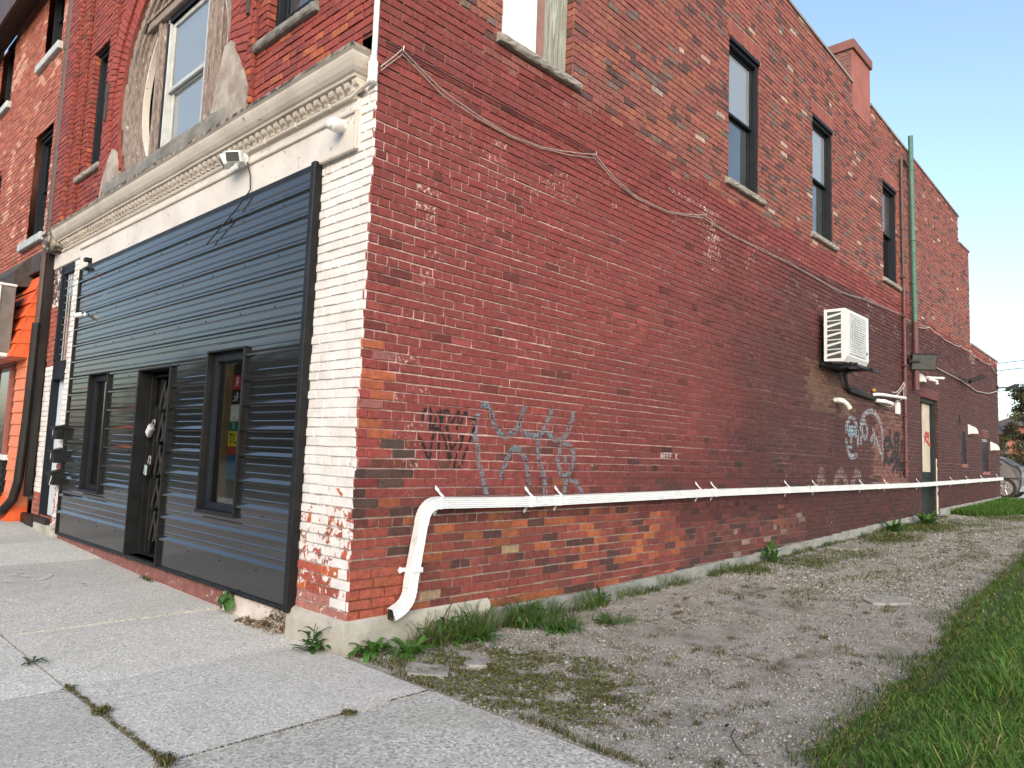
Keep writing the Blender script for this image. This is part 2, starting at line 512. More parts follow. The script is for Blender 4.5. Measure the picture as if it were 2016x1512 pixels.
M['wood_brown'] = pm('brown strip', (.27, .15, .125), (.21, .115, .1), 8, rough=.7, bmp=.2)
M['plywood'] = pm('weathered plywood', (.52, .47, .38), (.36, .32, .26), 7, .35, .7, .8, bmp=.25, bscale=60, c3=(.24, .21, .17), s3=12, t3=(.62, .7), stretch=(1, 1, .3))
M['black_metal'] = pm('black steel panel', (.012, .013, .014), (.016, .017, .018), 3, .3, .7, .3, metal=0, coat=1.0, rvar=.03, spec=.0)
M['black_trim'] = pm('black trim', (.010, .011, .012), (.016, .017, .018), 8, rough=.45, rvar=.08, spec=.22)
M['black_frame'] = pm('dark window frame', (.013, .016, .022), (.016, .02, .026), 6, rough=.5, spec=.12)
M['grey_frame'] = pm('grey aluminium sash', (.45, .47, .47), (.36, .38, .38), 6, rough=.4)
M['blind'] = pm('white blind', (.86, .88, .88), (.82, .85, .86), 1.2, rough=.75)
M['dark_room'] = pm('dim interior', (.015, .017, .02), (.022, .022, .025), 2, rough=.8, spec=.15)
M['grey_blind'] = pm('grey blind', (.26, .29, .30), (.2, .225, .235), 2, rough=.75)
M['curtain'] = pm('brown curtain', (.22, .135, .06), (.15, .09, .04), 14, rough=.85, bmp=.3, stretch=(1, 1, .1))
M['glass'] = glass_material()
M['glass_dark'] = glass_material('dark glass', (.45, .5, .52), .02, 1.0)
M['white_pipe'] = pm('white aluminium', (.70, .73, .735), (.62, .65, .66), 7, .35, .8, .38, c3=(.47, .46, .42), s3=9, t3=(.57, .74), rvar=.08)
M['white_plastic'] = pm('white plastic', (.74, .74, .72), (.62, .62, .6), 9, rough=.45)
M['ac_white'] = pm('white casing', (.66, .69, .71), (.58, .61, .63), 4, rough=.4)
M['ac_grille'] = pm('grey grille', (.42, .46, .45), (.34, .38, .37), 6, rough=.5)
M['ac_dark'] = pm('dark slot', (.06, .07, .075), (.04, .045, .05), 6, rough=.7)
M['black_rubber'] = pm('black foam sleeve', (.014, .014, .015), (.03, .03, .03), 20, rough=.75, bmp=.4)
M['green_pipe'] = pm('green pipe paint', (.055, .15, .12), (.04, .11, .09), 7, .35, .65, .55, c3=(.2, .25, .2), s3=25, t3=(.66, .7), bmp=.2)
M['maroon_pipe'] = pm('maroon pipe paint', (.105, .032, .034), (.075, .026, .028), 7, rough=.55, bmp=.2)
M['brown_pipe'] = pm('brown downspout', (.075, .04, .034), (.045, .028, .026), 12, rough=.5, c3=(.16, .12, .1), s3=26, t3=(.68, .72), stretch=(1, 1, .2))
M['black_pipe'] = pm('black downspout', (.014, .013, .013), (.026, .023, .021), 9, rough=.45, spec=.25, c3=(.1, .085, .07), s3=30, t3=(.69, .72), stretch=(1, 1, .2))
M['cable'] = pm('pale cable', (.42, .38, .34), (.30, .27, .24), 20, rough=.6)
M['cable_black'] = pm('black cable', (.02, .018, .018), None, 20, rough=.6)
M['steel'] = pm('dull steel', (.45, .46, .46), (.34, .35, .35), 12, rough=.4, metal=.6)
M['gate_metal'] = pm('worn gate steel', (.055, .055, .056), (.085, .083, .08), 30, rough=.4)
M['led'] = pm('grey lamp glass', (.075, .08, .08), (.06, .065, .065), 12, rough=.35, spec=.2)
M['sealed'] = pm('off white housing', (.70, .73, .72), (.6, .63, .62), 12, rough=.4)
M['orange'] = pm('orange shingle paint', (.75, .12, .028), (.60, .095, .024), 6, .35, .7, .6, bmp=.3, bscale=40)
M['orange_pale'] = pm('faded orange paint', (.72, .22, .11), (.62, .19, .09), 6, .35, .7, .6, bmp=.3, bscale=40)
M['sootwood'] = pm('dark weathered wood', (.055, .045, .04), (.03, .026, .024), 12, rough=.8, bmp=.4, c3=(.22, .15, .1), s3=14, t3=(.66, .72), stretch=(.3, 1, 1))
M['signface'] = pm('torn sign sheet', (.70, .72, .70), (.55, .56, .52), 5, .4, .62, .6, c3=(.42, .28, .18), s3=3, t3=(.62, .75))
M['roofing'] = pm('roof membrane', (.06, .06, .062), (.08, .08, .08), 2, rough=.9)
M['coping'] = pm('coping flashing', (.26, .235, .22), (.19, .17, .16), 6, rough=.55)
M['stucco_red'] = pm('red parged chimney', (.30, .105, .085), (.22, .08, .068), 3, .38, .65, .85, bmp=.4, bscale=40, c3=(.36, .17, .14), s3=9, t3=(.58, .7))
M['bark'] = pm('bark', (.06, .045, .035), (.1, .08, .065), 14, rough=.95, bmp=.8, bscale=40, bdist=.02, stretch=(1, 1, .3))
M['car_paint'] = pm('silver car paint', (.40, .41, .42), (.37, .38, .39), 1, rough=.25, metal=.7, coat=.6, rvar=.03)
M['tyre'] = pm('tyre', (.018, .018, .018), None, 20, rough=.85)
M['alloy'] = pm('alloy', (.7, .71, .72), None, 20, rough=.25, metal=.8)
M['red_lens'] = pm('red lens', (.35, .02, .02), None, 20, rough=.2)
M['dry'] = attr_mat('dry leaves', .8, 30, .3, 0, trans=.15)
M['text_white'] = pm('white lettering', (.75, .75, .73), None, 20, rough=.5)
M['far_brick'] = pm('far brick', (.36, .14, .10), (.27, .10, .08), 2, rough=.85, bmp=.2)

# ================================================================== brickwork
C_H, JT = 0.07, 0.010           # course height, joint
Z0 = 0.20                       # underside of the first full course
HEAD_ROWS = {int(round(20+5.45*n)) for n in range(-4, 22)}
SIDE = Fr((0, 0, 0), (0, 1, 0), (1, 0, 0))
FRONT = Fr((0, 0, 0), (1, 0, 0), (0, -1, 0))
REC = []                        # every brick laid: (part key, verts, col, par, centre, rect)

def rc(c, j=.10):
    k = 1+random.uniform(-j, j)
    return tuple(max(.004, q*k*(1+random.uniform(-.05, .05))) for q in c)

def lay(key, fr, q, n, col, par, rect=None, bev=.004, jit=.0026, deep=.018):
    """one brick from four (u,z) corners, counter-clockwise"""
    cu = sum(a for a, _ in q)/4; cz = sum(b for _, b in q)/4
    q = [(a+random.uniform(-jit, jit), b+random.uniform(-jit, jit)) for a, b in q]
    n = n + random.uniform(-.0035, .003)
    t = [random.uniform(-.0012, .0012) for _ in range(4)]
    def inset(k):
        out = []
        for a, b in q:
            da, db = cu-a, cz-b
            l = max(1e-6, math.hypot(da, db))
            m = min(k*1.41/l, .4)
            out.append((a+da*m, b+db*m))
        return out
    r2 = inset(bev)
    vs_ = [fr.P(a, n-deep, b) for a, b in q] + [fr.P(a, n-bev, b) for a, b in q] + [fr.P(a, n+t[i], b) for i, (a, b) in enumerate(r2)]
    REC.append((key, vs_, col, par, fr.P(cu, n, cz), rect, n))

BF = [(i, (i+1) % 4, 4+(i+1) % 4, 4+i) for i in range(4)] + [(4+i, 4+(i+1) % 4, 8+(i+1) % 4, 8+i) for i in range(4)] + [(8, 9, 10, 11)]

def rows(key, fr, u0, u1, za, zb, holes, colf, n=0.0, LB=.215, ztop=None, zbot=None, hole_fn=None, seed=0, head=True, ch=C_H, z0=Z0):
    rnd = random.Random(seed)
    k0, k1 = int(math.floor((za-z0)/ch)), int(math.ceil((zb-z0)/ch))
    for k in range(k0, k1):
        a, b = z0+k*ch+JT/2, z0+(k+1)*ch-JT/2
        a2, b2 = max(a, za), min(b, zb)
        if b2-a2 < .012: continue
        mid = (a+b)/2
        hd = head and k in HEAD_ROWS
        lb = LB/2 if hd else LB
        off = (0 if k % 2 else lb/2) + (.03 if hd else 0)
        ivs = [(u0, u1)]
        hs = [(h[0], h[1]) for h in holes if h[2] < mid < h[3]]
        if hole_fn:
            hs += hole_fn(mid)
        for h0, h1 in hs:
            nxt = []
            for s, e in ivs:
                if h1 <= s or h0 >= e: nxt.append((s, e)); continue
                if h0 > s: nxt.append((s, h0))
                if h1 < e: nxt.append((h1, e))
            ivs = nxt
        wob = rnd.uniform(-.0022, .0022)
        for s, e in ivs:
            i0 = int(math.floor((s-off)/lb))-1; i1 = int(math.ceil((e-off)/lb))+1
            bd = [off+i*lb+rnd.uniform(-.006, .006) for i in range(i0, i1+1)]
            for i in range(len(bd)-1):
                x0, x1 = max(bd[i]+JT/2, s), min(bd[i+1]-JT/2, e)
                if x1-x0 < .028: continue
                um = (x0+x1)/2
                lo = max(a2, zbot(um)) if zbot else a2
                if ztop:
                    h0, h1 = min(b2, ztop(x0)), min(b2, ztop(x1))
                    if min(h0, h1)-lo < .012: continue
                else: h0 = h1 = b2
                if h0-lo < .012: continue
                c, p = colf(um, mid, rnd)
                w = wob + .004*fbm(um*.8, mid*2+seed)
                lay(key, fr, [(x0, lo+w), (x1, lo+w), (x1, h1+w), (x0, h0+w)], n, c, p, (x0, x1, lo, min(h0, h1)))

def mortar(name, fr, u0, u1, za, zb, holes, colf, n=-.012, step=.12, ztop=None, zbot=None, hole_fn=None, parent=None, extra=(), hfine=None):
    def br(a, b, cuts):
        s = sorted({a, b, *[c for c in cuts if a < c < b]})
        out = []
        for i in range(len(s)-1):
            m = max(1, int(round((s[i+1]-s[i])/step)))
            out += [s[i]+(s[i+1]-s[i])*j/m for j in range(m)]
        return out+[b]
    us = br(u0, u1, [h[0] for h in holes]+[h[1] for h in holes]+list(extra))
    zs = br(za, zb, [h[2] for h in holes]+[h[3] for h in holes])
    mb = MB(); idx = {}
    def vid(i, j):
        if (i, j) not in idx:
            u, z = us[i], zs[j]
            if ztop: z = min(z, ztop(u))
            if zbot: z = max(z, zbot(u)-.05)
            c, p = colf(u, z)
            idx[(i, j)] = len(mb.v); mb.v.append(tuple(fr.P(u, n, z))); mb.c.append(c); mb.p.append(p)
        return idx[(i, j)]
    for i in range(len(us)-1):
        for j in range(len(zs)-1):
            uc, zc = (us[i]+us[i+1])/2, (zs[j]+zs[j+1])/2
            if any(h[0] < uc < h[1] and h[2] < zc < h[3] for h in holes): continue
            if hole_fn and any(a < uc < b for a, b in hole_fn(zc)): continue
            if ztop and zs[j] >= ztop(uc): continue
            if zbot and zs[j+1] <= zbot(uc)-.05: continue
            mb.f.append((vid(i, j), vid(i+1, j), vid(i+1, j+1), vid(i, j+1)))
    return mb.build(name, BRICK, parent)

# ------------------------------------------------------------------ colours of the side wall
RED, ORG, DRK, GRY, PAL = (.255, .084, .067), (.30, .106, .070), (.115, .056, .05), (.165, .115, .10), (.42, .32, .26)

def side_zone(y, z, j=0):
    """0 unpainted above, 1 red painted, 2 bare lower band, 3 new repair at the corner, 4 orange corner strip"""
    w = fbm(y*1.1, z*.9, 3)+j
    if y < .62 and z < .58: return 3
    lo = 1.02+.10*w if y < 2.6 else (1.02-.35*min(1, (y-2.6)/2.5)+.1*w)
    if y > 8: lo = .2
    if z < lo: return 2
    if y < .26+.04*w and 1.3 < z < 2.1+.3*w: return 4
    if 11.3+.3*w < y < 13.2 and 1.0 < z < 2.45+.2*w: return 5
    if 8.1+.2*w < y < 10.0+.2*w and 2.25+.1*w < z < 3.0: return 6
    hi = 4.80+.13*w
    if y < .72+.1*w: hi = 9
    elif y < 1.15: hi = 5.0
    if y > 13.5: hi = 4.55+.1*w
    return 1 if z < hi else 0

def side_col(y, z, rnd):
    zn = side_zone(y, z, rnd.gauss(0, .55))
    g = min(1, max(0, (y-2.5)/7))*min(1, max(0, (4.6-z)/2.2))  # darkening that grows along the wall and towards its foot
    n = fbm(y*.5+9, z*.5, 5)
    r = rnd.random()
    if zn == 1:
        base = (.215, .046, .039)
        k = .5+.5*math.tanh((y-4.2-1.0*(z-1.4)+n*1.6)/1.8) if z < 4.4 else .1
        old = (.066, .021, .020)  # darker red for the far, lower part of the wall
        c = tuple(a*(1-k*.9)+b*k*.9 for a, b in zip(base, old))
        chips = .34+.30*max(0, n)+(.3 if 3.7 < z < 4.5 and y > 1.2 and fbm(y*2.2, z*2.5, 41) > -.05 else 0)*rnd.random()
        if abs(y-.55-.12*n) < .10 and .9 < z < 3.4 and r < .5: chips += .3
        if r < .022: c = tuple(q*.62 for q in c)
        elif r < .04: c = tuple(q*1.25 for q in c)
        if z < 1.7 and r < .10+.55*max(0, fbm(y*1.7, z*2.5, 77)): c = tuple(q*random.uniform(.5, .8) for q in (c[0], c[1]*1.2, c[2]*1.1))
        if z < 1.5 and y < .5 and r > .5: c = rc((.075, .045, .036), .3)
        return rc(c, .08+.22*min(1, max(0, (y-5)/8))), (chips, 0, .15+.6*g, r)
    if zn == 5: return rc((.165, .068, .055) if r < .7 else (.11, .045, .04), .12), (.3, 0, .3, r)
    if zn == 6: return rc((.125, .068, .048) if r < .75 else (.10, .04, .035), .12), (.25, 0, .3, r)
    if zn == 3: return rc((.31, .080, .048), .09), (.12, 0, .1, r)
    if zn == 4:
        c = (.33, .09, .042) if r < .3 else ((.25, .052, .045) if r < .8 else (.28, .10, .095))
        return rc(c, .1), (.1, 0, .25 if r > .9 else 0, r)
    if zn == 2:
        if y < 4.5:
            c = (.36, .105, .042) if r < .17 else ((.255, .060, .043) if r < .62 else ((.185, .046, .038) if r < .90 else ((.095, .036, .032) if r < .985 else (.45, .32, .18))))
            if z > .85: c = tuple(q*.72 for q in c)
        else:
            c = (.155, .042, .036) if r < .55 else ((.21, .07, .05) if r < .7 else ((.07, .03, .03) if r < .93 else (.28, .19, .16)))
        return rc(c, .14), (.3 if y > 4 else .2, 0, .45+.35*g, r)
    dark = .10+.12*max(0, fbm(y*.9+3, z*1.1, 8)*1.6)
    if r < dark: c = DRK
    elif r < dark+.06: c = GRY
    elif r < dark+.075: c = PAL
    elif r < dark+.28: c = ORG
    else: c = RED
    return rc(c, .13), (.25, 0, .28, r)

def side_mortar(y, z):
    zn = side_zone(y, z)
    g = min(1, max(0, (y-2.5)/7))*min(1, max(0, (4.6-z)/2.2))  # joints darken far along and low down as well
    n = fbm(y*.9, z*.9, 12)
    if zn == 1:
        if z > 3.9+.3*n: k = .75
        elif z < 1.25: k = .62
        else: k = .10+.25*max(0, n)
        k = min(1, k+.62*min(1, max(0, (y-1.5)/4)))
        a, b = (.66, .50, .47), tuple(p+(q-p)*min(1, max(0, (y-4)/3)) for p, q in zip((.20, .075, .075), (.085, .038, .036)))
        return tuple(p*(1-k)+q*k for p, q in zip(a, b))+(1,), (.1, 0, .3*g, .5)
    if zn == 5: return (.40, .30, .25, 1), (.1, 0, .2, .5)
    if zn == 6: return (.30, .22, .17, 1), (.1, 0, .2, .5)
    if zn == 3: return (.20, .06, .042, 1), (0, 0, 0, .5)
    if zn == 4: return (.42, .18, .14, 1), (0, 0, 0, .5)
    if zn == 2:
        c = (.35, .30, .25) if y < 4 else (.23, .17, .145)
        return c+(1,), (.1, 0, .2+.3*g, .5)
    return (.36, .27, .205, 1), (0, 0, .2, .5)

def side_top(y):
    if y < 17.95: return 8.68-.0477*y
    if y < 19.1: return 7.15
    return 4.68-.024*(y-19.1)

def side_bot(y):
    return float(np.interp(y, [0, 1.38, 1.39, 3.0, 3.01, 6.2, 10.5, 14.0, 15.6, 22.5], [.20, .20, .13, .13, .14, .216, .36, .45, .52, .675]))

# ================================================================== the corner building
bld = thing('brick_building', (-3.8, 0, 0), 'long two storey red brick corner building with black ribbed shopfront and painted side wall', 'building')

WINS = [(1.27, 2.25, 4.99, 7.05), (5.46, 6.37, 5.0, 6.95), (8.28, 9.17, 5.0, 6.95), (11.79, 12.70, 5.0, 6.95)]
DOOR = (14.19, 15.60, .30, 2.92)
SLOT1, SLOT2, WIN_B = (17.53, 17.74, 2.45, 2.75), (17.82, 18.28, 1.54, 2.36), (20.18, 20.98, 1.37, 2.28)
side_holes = WINS + [DOOR, SLOT1, SLOT2, WIN_B]
arches = [(w[0]-.03, w[1]+.03, w[3], w[3]+.225) for w in WINS] + [(DOOR[0]-.03, DOOR[1]+.03, DOOR[3], DOOR[3]+.22), (WIN_B[0]-.03, WIN_B[1]+.03, WIN_B[3], WIN_B[3]+.2)]
CHIM = (10.14, 11.08)
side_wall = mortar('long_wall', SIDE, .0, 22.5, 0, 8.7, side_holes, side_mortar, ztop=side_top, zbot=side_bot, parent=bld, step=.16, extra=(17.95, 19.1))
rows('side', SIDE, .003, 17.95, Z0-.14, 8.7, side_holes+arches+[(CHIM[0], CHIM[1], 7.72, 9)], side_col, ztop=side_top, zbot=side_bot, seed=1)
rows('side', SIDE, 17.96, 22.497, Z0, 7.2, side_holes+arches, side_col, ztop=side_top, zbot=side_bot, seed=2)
for a in arches:
    m = int(round((a[1]-a[0])/.072)); w = (a[1]-a[0])/m; cu = (a[0]+a[1])/2
    for i in range(m):
        u0, u1 = a[0]+i*w+.004, a[0]+(i+1)*w-.004
        lean = .10
        lay('side', SIDE, [(u0, a[2]+.004), (u1, a[2]+.004), (u1+(u1-cu)*lean*.6, a[3]-.004), (u0+(u0-cu)*lean*.6, a[3]-.004)], .001,
            rc((.255, .080, .063), .1) if a[2] > 4 else rc((.125, .04, .038), .1), (.1, 0, .15, .5))
# brick reveals of the side openings
for y0, y1, z0, z1 in side_holes:
    dp = .16 if y1-y0 > .85 else .05
    frr = Fr((0, y1, 0), (1, 0, 0), (0, -1, 0)); frl = Fr((0, y0, 0), (-1, 0, 0), (0, 1, 0))
    cf = lambda u, z, rnd, yy=y1: side_col(yy, z, rnd)
    rows('side', frr, -dp, -.006, z0, z1, [], cf, n=-.002, LB=.215, seed=int(y1*10), head=False)
    rows('side', frl, .006, dp, z0, z1, [], cf, n=-.002, seed=int(y0*10), head=False)
    mb = MB()
    for fr, a, b in ((frr, -dp, -.009), (frl, .009, dp)):
        c, p = side_mortar(y1, (z0+z1)/2)
        mb.add([fr.P(a, -.012, z0), fr.P(b, -.012, z0), fr.P(b, -.012, z1), fr.P(a, -.012, z1)], [(0, 1, 2, 3)], c, p)
    box(mb, -dp, -.013, y0, y1, z1-.002, z1+.02, (.2, .07, .06, 1))
    mb.build('reveal', BRICK, side_wall)

# ------------------------------------------------------------------ front wall
AX, AZ, AR = -3.95, 5.50, 1.50            # the big arched window
def arch_hole(zc, r=2.0):
    if zc < 4.48: return []
    d = r*r-(zc-AZ)**2
    if d <= 0: return []
    h = math.sqrt(d)
    return [(AX-h, AX+h)]

def front_col(x, z, rnd):
    r = rnd.random()
    n = fbm(x*.9, z*.9, 20)
    if z < 4.2 and x > -.75:                                   # white pier at the corner
        w = 1.0
        c = rc((.36, .085, .055), .15)
        edge = x > -.17
        if z < 1.25+.15*n and not (edge and z > .95):
            w = .42+.40*(z-.35)/.9
            if edge and z < .62: w = .93 if r < .8 else .55
            elif rnd.random() < .35: w *= .8
            if rnd.random() < .25: c = rc((.46, .12, .05), .1)
        if z < .36: w, c = (.35 if not (edge and z > .27) else .9), rc((.40, .17, .14), .1)
        elif 1.25 < z < 1.6: w = .9 if r > .12 else .6
        if z > 2.0 and r < .015: w = .75
        return c, (0, w, 0, r)
    if x < -6.3 and z < 4.3:
        if x > -6.72:                                          # right pier of the side door
            w = .86 if z > 1.5 else (.75 if z > 1.2 else (.3 if z > .75 else .55))
            return rc((.36, .10, .07), .12), (0, w, .1, r)
        w = .95 if .62 < z < 2.35 else (.55 if z > 3.2 else .12)
        if z > 3.3: return rc((.12, .07, .06), .2), (0, .45, .5, r)
        return rc((.34, .095, .065), .12), (.3, w, .1, r)
    base = (.275, .056, .042) if r < .6 else ((.215, .048, .040) if r < .93 else (.31, .088, .05))
    if x > -2.0 and z < 5.1 and r > .87: base = (.36, .105, .048)
    if x < -2: base = tuple(q*.92 for q in base)
    return rc(base, .1), (.12, 0, .18, r)

def front_mortar(x, z):
    if z < 4.2 and x > -.75:
        if z < 1.1: return (.42, .38, .33, 1), (0, .45, 0, .5)
        return (.62, .55, .52, 1), (0, .93, 0, .5)
    if x < -6.3 and z < 4.3: return (.52, .45, .4, 1), (0, .6 if x > -6.72 else .3, 0, .5)
    if x > -.3 and z < 4.46: return (.01, .009, .008, 1), (0, 0, 0, .5)
    return (.17, .05, .04, 1), (0, 0, .2, .5)

NWR = (-1.74, -.93, 5.03, 7.05)         # right narrow window
NWL = (-6.74, -6.05, 4.98, 6.74)        # left narrow window
DOOR2 = (-7.26, -6.72, .32, 3.76)
clad_hole = (-6.33, -.66, 0.0, 3.62)
SILLH = (AX-1.78, AX+1.86, 4.30, 4.55)
front_holes = [clad_hole, DOOR2, NWR, NWL]
front_wall = mortar('street_facade', FRONT, -7.63, 0, 0, 8.68, front_holes, front_mortar, hole_fn=lambda z: arch_hole(z, AR-.02), parent=bld, step=.1)
rows('front', FRONT, -7.63, -.001, Z0-.07, 4.3, [clad_hole, DOOR2, (-6.4, -.24, 3.62, 4.3)], front_col, seed=5, zbot=lambda x: max(Z0-.07 if x < -1 else Z0, hz(x, -.1)+.01))
HOLE_C = [(-.22, -.03, 4.30, 4.44)]
rows('front', FRONT, -6.95, -.001, 4.3, 8.66, [NWR, NWL]+HOLE_C, front_col, seed=6, hole_fn=arch_hole)
# stepped pilaster at the left end and the proud strips beside the arch
for a, b, n in ((-7.63, -7.20, .11), (-7.20, -6.95, .055)):
    rows('front', FRONT, a, b, 4.3, 8.66, [], front_col, n=n, seed=int(-a*10), head=False)
    mb = MB(); box(mb, a, b-.009, -(n-.009), .0, 4.3, 8.66, (.17, .05, .04, 1)); mb.build('pilaster_core', BRICK, front_wall)
    fe = Fr((b, 0, 0), (0, 1, 0), (1, 0, 0))
    rows('front', fe, -n+.006, -(n-.055), 4.3, 8.66, [], front_col, n=-.002, seed=int(-b*11), head=False)
for a, b in ((-5.97, -5.80), (-2.06, -1.90)):
    rows('front', FRONT, a, b, 4.48, 8.66, [], front_col, n=.045, seed=int(-a*17), head=False)
    mb = MB(); box(mb, a+.005, b-.005, -.034, .0, 4.48, 8.66, (.17, .05, .04, 1)); mb.build('pilaster_core', BRICK, front_wall)
    fe = Fr((b, 0, 0), (0, 1, 0), (1, 0, 0))
    rows('front', fe, -.04, -.004, 4.48, 8.66, [], front_col, n=-.002, seed=int(-b*19), head=False)
# arch rings
for r0, r1, n in ((AR, AR+.24, .02), (AR+.245, AR+.50, .05)):
    m = int(2*math.pi*r0/.073)
    for i in range(m):
        t0, t1 = 2*math.pi*(i+.06)/m, 2*math.pi*(i+.94)/m
        q = [(AX+r0*math.cos(t1), AZ+r0*math.sin(t1)), (AX+r0*math.cos(t0), AZ+r0*math.sin(t0)), (AX+r1*math.cos(t0), AZ+r1*math.sin(t0)), (AX+r1*math.cos(t1), AZ+r1*math.sin(t1))]
        if min(z for _, z in q) < 4.56: continue
        lay('front', FRONT, q, n, rc((.275, .056, .042), .12), (.1, 0, .15, .5), deep=n+.02)
# reveals of the narrow windows and the arch (soffit ring)
for x0, x1, z0, z1 in (NWR, NWL):
    for xx, ud, nd in ((x0, (0, 1, 0), (1, 0, 0)), (x1, (0, -1, 0), (-1, 0, 0))):
        fr = Fr((xx, 0, 0), ud, nd)
        a, b = (.006, .17) if ud[1] > 0 else (-.17, -.006)
        rows('front', fr, a, b, z0, z1, [], lambda u, z, rnd: front_col(-1.8, 5.0, rnd), n=-.002, seed=int(-xx*23), head=False)
        mb = MB(); mb.add([fr.P(a, -.012, z0), fr.P(b, -.012, z0), fr.P(b, -.012, z1), fr.P(a, -.012, z1)], [(0, 1, 2, 3)], (.17, .05, .04, 1)); mb.build('reveal', BRICK, front_wall)
    mb = MB(); box(mb, x0, x1, .0, .2, z1, z1+.03, (.2, .06, .05, 1)); mb.build('reveal', BRICK, front_wall)
mb = MB()
m = 96
for i in range(m):
    t0, t1 = 2*math.pi*i/m, 2*math.pi*(i+1)/m
    for ra, rb, ya, yb in ((AR, AR-.001, -.02, .3),):
        q = [(AX+ra*math.cos(t), y, AZ+ra*math.sin(t)) for t, y in ((t0, ya), (t1, ya), (t1, yb), (t0, yb))]
        if min(v[2] for v in q) < 4.5: continue
        mb.add(q, [(0, 1, 2, 3)], (.24, .07, .05, 1), (0, 0, .2, .5))
mb.build('arch_soffit', BRICK, front_wall)
# torn black gap behind the end of the cornice
mb = MB(); box(mb, -.23, -.02, .012, .10, 4.28, 4.45); mb.build('broken_gap', M['dark_room'], front_wall)

# the other walls and the roof
mb = MB()
box(mb, -7.63, -.3, 17.7, 17.95, 0, 7.8); box(mb, -7.63, -.05, 18.85, 19.09, 0, 7.1); box(mb, -7.63, -.02, 22.25, 22.49, 0, 4.58); box(mb, -7.63, -7.4, .1, 22.4, 0, 4.5); box(mb, -7.63, -7.4, .1, 17.9, 4.5, 7.8)
mb.build('plain_wall', M['far_brick'], bld)
mb = MB()
box(mb, -7.6, -.05, .05, 17.9, 7.55, 7.65); box(mb, -7.6, -.05, 17.9, 19.0, 6.7, 6.8); box(mb, -7.6, -.05, 19.0, 22.4, 4.3, 4.4)
mb.build('roof', M['roofing'], bld)
def slope_cap(mb, y0, y1, z0, z1, x0=-.33, x1=.022, t=.045):
    mb.add([(x0, y0, z0), (x1, y0, z0), (x1, y1, z1), (x0, y1, z1), (x0, y0, z0+t), (x1, y0, z0+t), (x1, y1, z1+t), (x0, y1, z1+t)], BOXF)
mb = MB()
slope_cap(mb, -.05, CHIM[0]-.005, side_top(-.05), side_top(CHIM[0])); slope_cap(mb, CHIM[1]+.005, 17.97, side_top(CHIM[1]), side_top(17.94))
slope_cap(mb, 17.98, 19.12, 7.15, 7.15); slope_cap(mb, 19.13, 22.53, 4.68, 4.60)
mb.build('coping', M['coping'], bld)
# vertical faces where the wall steps down
mb = MB(); box(mb, -.3, -.014, 17.935, 17.955, 7.1, 7.82, (.3, .09, .07, 1)); box(mb, -.3, -.014, 19.08, 19.1, 4.6, 7.14, (.3, .09, .07, 1)); mb.build('wall_end', BRICK, side_wall)

# chimney
ch = MB()
box(ch, -.62, .006, CHIM[0], CHIM[1], 7.70, 8.84)
chim = ch.build('chimney', M['stucco_red'], bld)
rr = random.Random(3)
fcl = Fr((0, CHIM[0], 0), (1, 0, 0), (0, -1, 0))
mb = MB(); mb.add([fcl.P(-.62, .001, 8.1), fcl.P(-.02, .001, 8.1), fcl.P(-.02, .001, 8.84), fcl.P(-.62, .001, 8.84)], [(0, 1, 2, 3)], (.22, .15, .13, 1)); mb.build('chimney_mortar', BRICK, chim)
rows('chimney', fcl, -.62, -.012, 8.15, 8.84, [], lambda u, z, rnd: (rc((.19, .085, .075), .12), (.2, 0, .2, .5)), n=.008, head=False, seed=31)
mb = MB(); cbox(mb, -.66, .045, CHIM[0]-.045, CHIM[1]+.045, 8.845, 9.02, .01); cbox(mb, -.5, -.12, CHIM[0]+.1, CHIM[1]-.25, 9.02, 9.10, .02)
mb.build('chimney_cap', pm('chimney cap brick', (.20, .085, .072), (.15, .07, .06), 9, rough=.85, bmp=.4, bscale=40), chim)

# foundation: concrete footing at the corner, blocks along the lane
mb = MB()
extrude_poly(mb, [(-.045, -.15), (.0, -.15), (.0, .215), (-.028, .198), (-.042, .14)], 'x', -.70, .043)
mb.build('footing', M['footing'], bld)
mb = MB()
extrude_poly(mb, [(-.02, -.15), (.046, -.15), (.044, .13), (.03, .195), (.0, .215)], 'y', -.046, 1.36)
mb.build('footing', M['footing'], bld)
rr = random.Random(8)
y = 1.40
while y < 22.45:
    if y < 3.0: l, top = .55, .122
    else: l, top = .40, side_bot(y+.2)-.006
    e = min(y+l, 22.47)
    if y < DOOR[0] < e: e = DOOR[0]-.01
    if DOOR[0]-.02 <= y < DOOR[1]: y = DOOR[1]+.01; continue
    mb = MB()
    cbox(mb, -.06, .026+rr.uniform(-.006, .006), y+.004, e-.004, hz(0.1, y)-.12, top+rr.uniform(-.008, .002), .006)
    mb.build('foundation_block', M['block'], bld, loc=(0, y, 0))
    y = e
mb = MB(); cbox(mb, -.16, .05, DOOR[0], DOOR[1], .1, .335, .01); mb.build('door_threshold', M['block'], bld)
# painted base under the shopfront
mb = MB(); cbox(mb, -6.36, -1.77, -.015, .1, -.05, .20, .01); mb.build('shopfront_base', M['redbase'], bld)
mb = MB(); cbox(mb, -1.765, -.70, -.018, .1, -.1, .20, .01); mb.build('shopfront_base', M['whitebase'], bld)

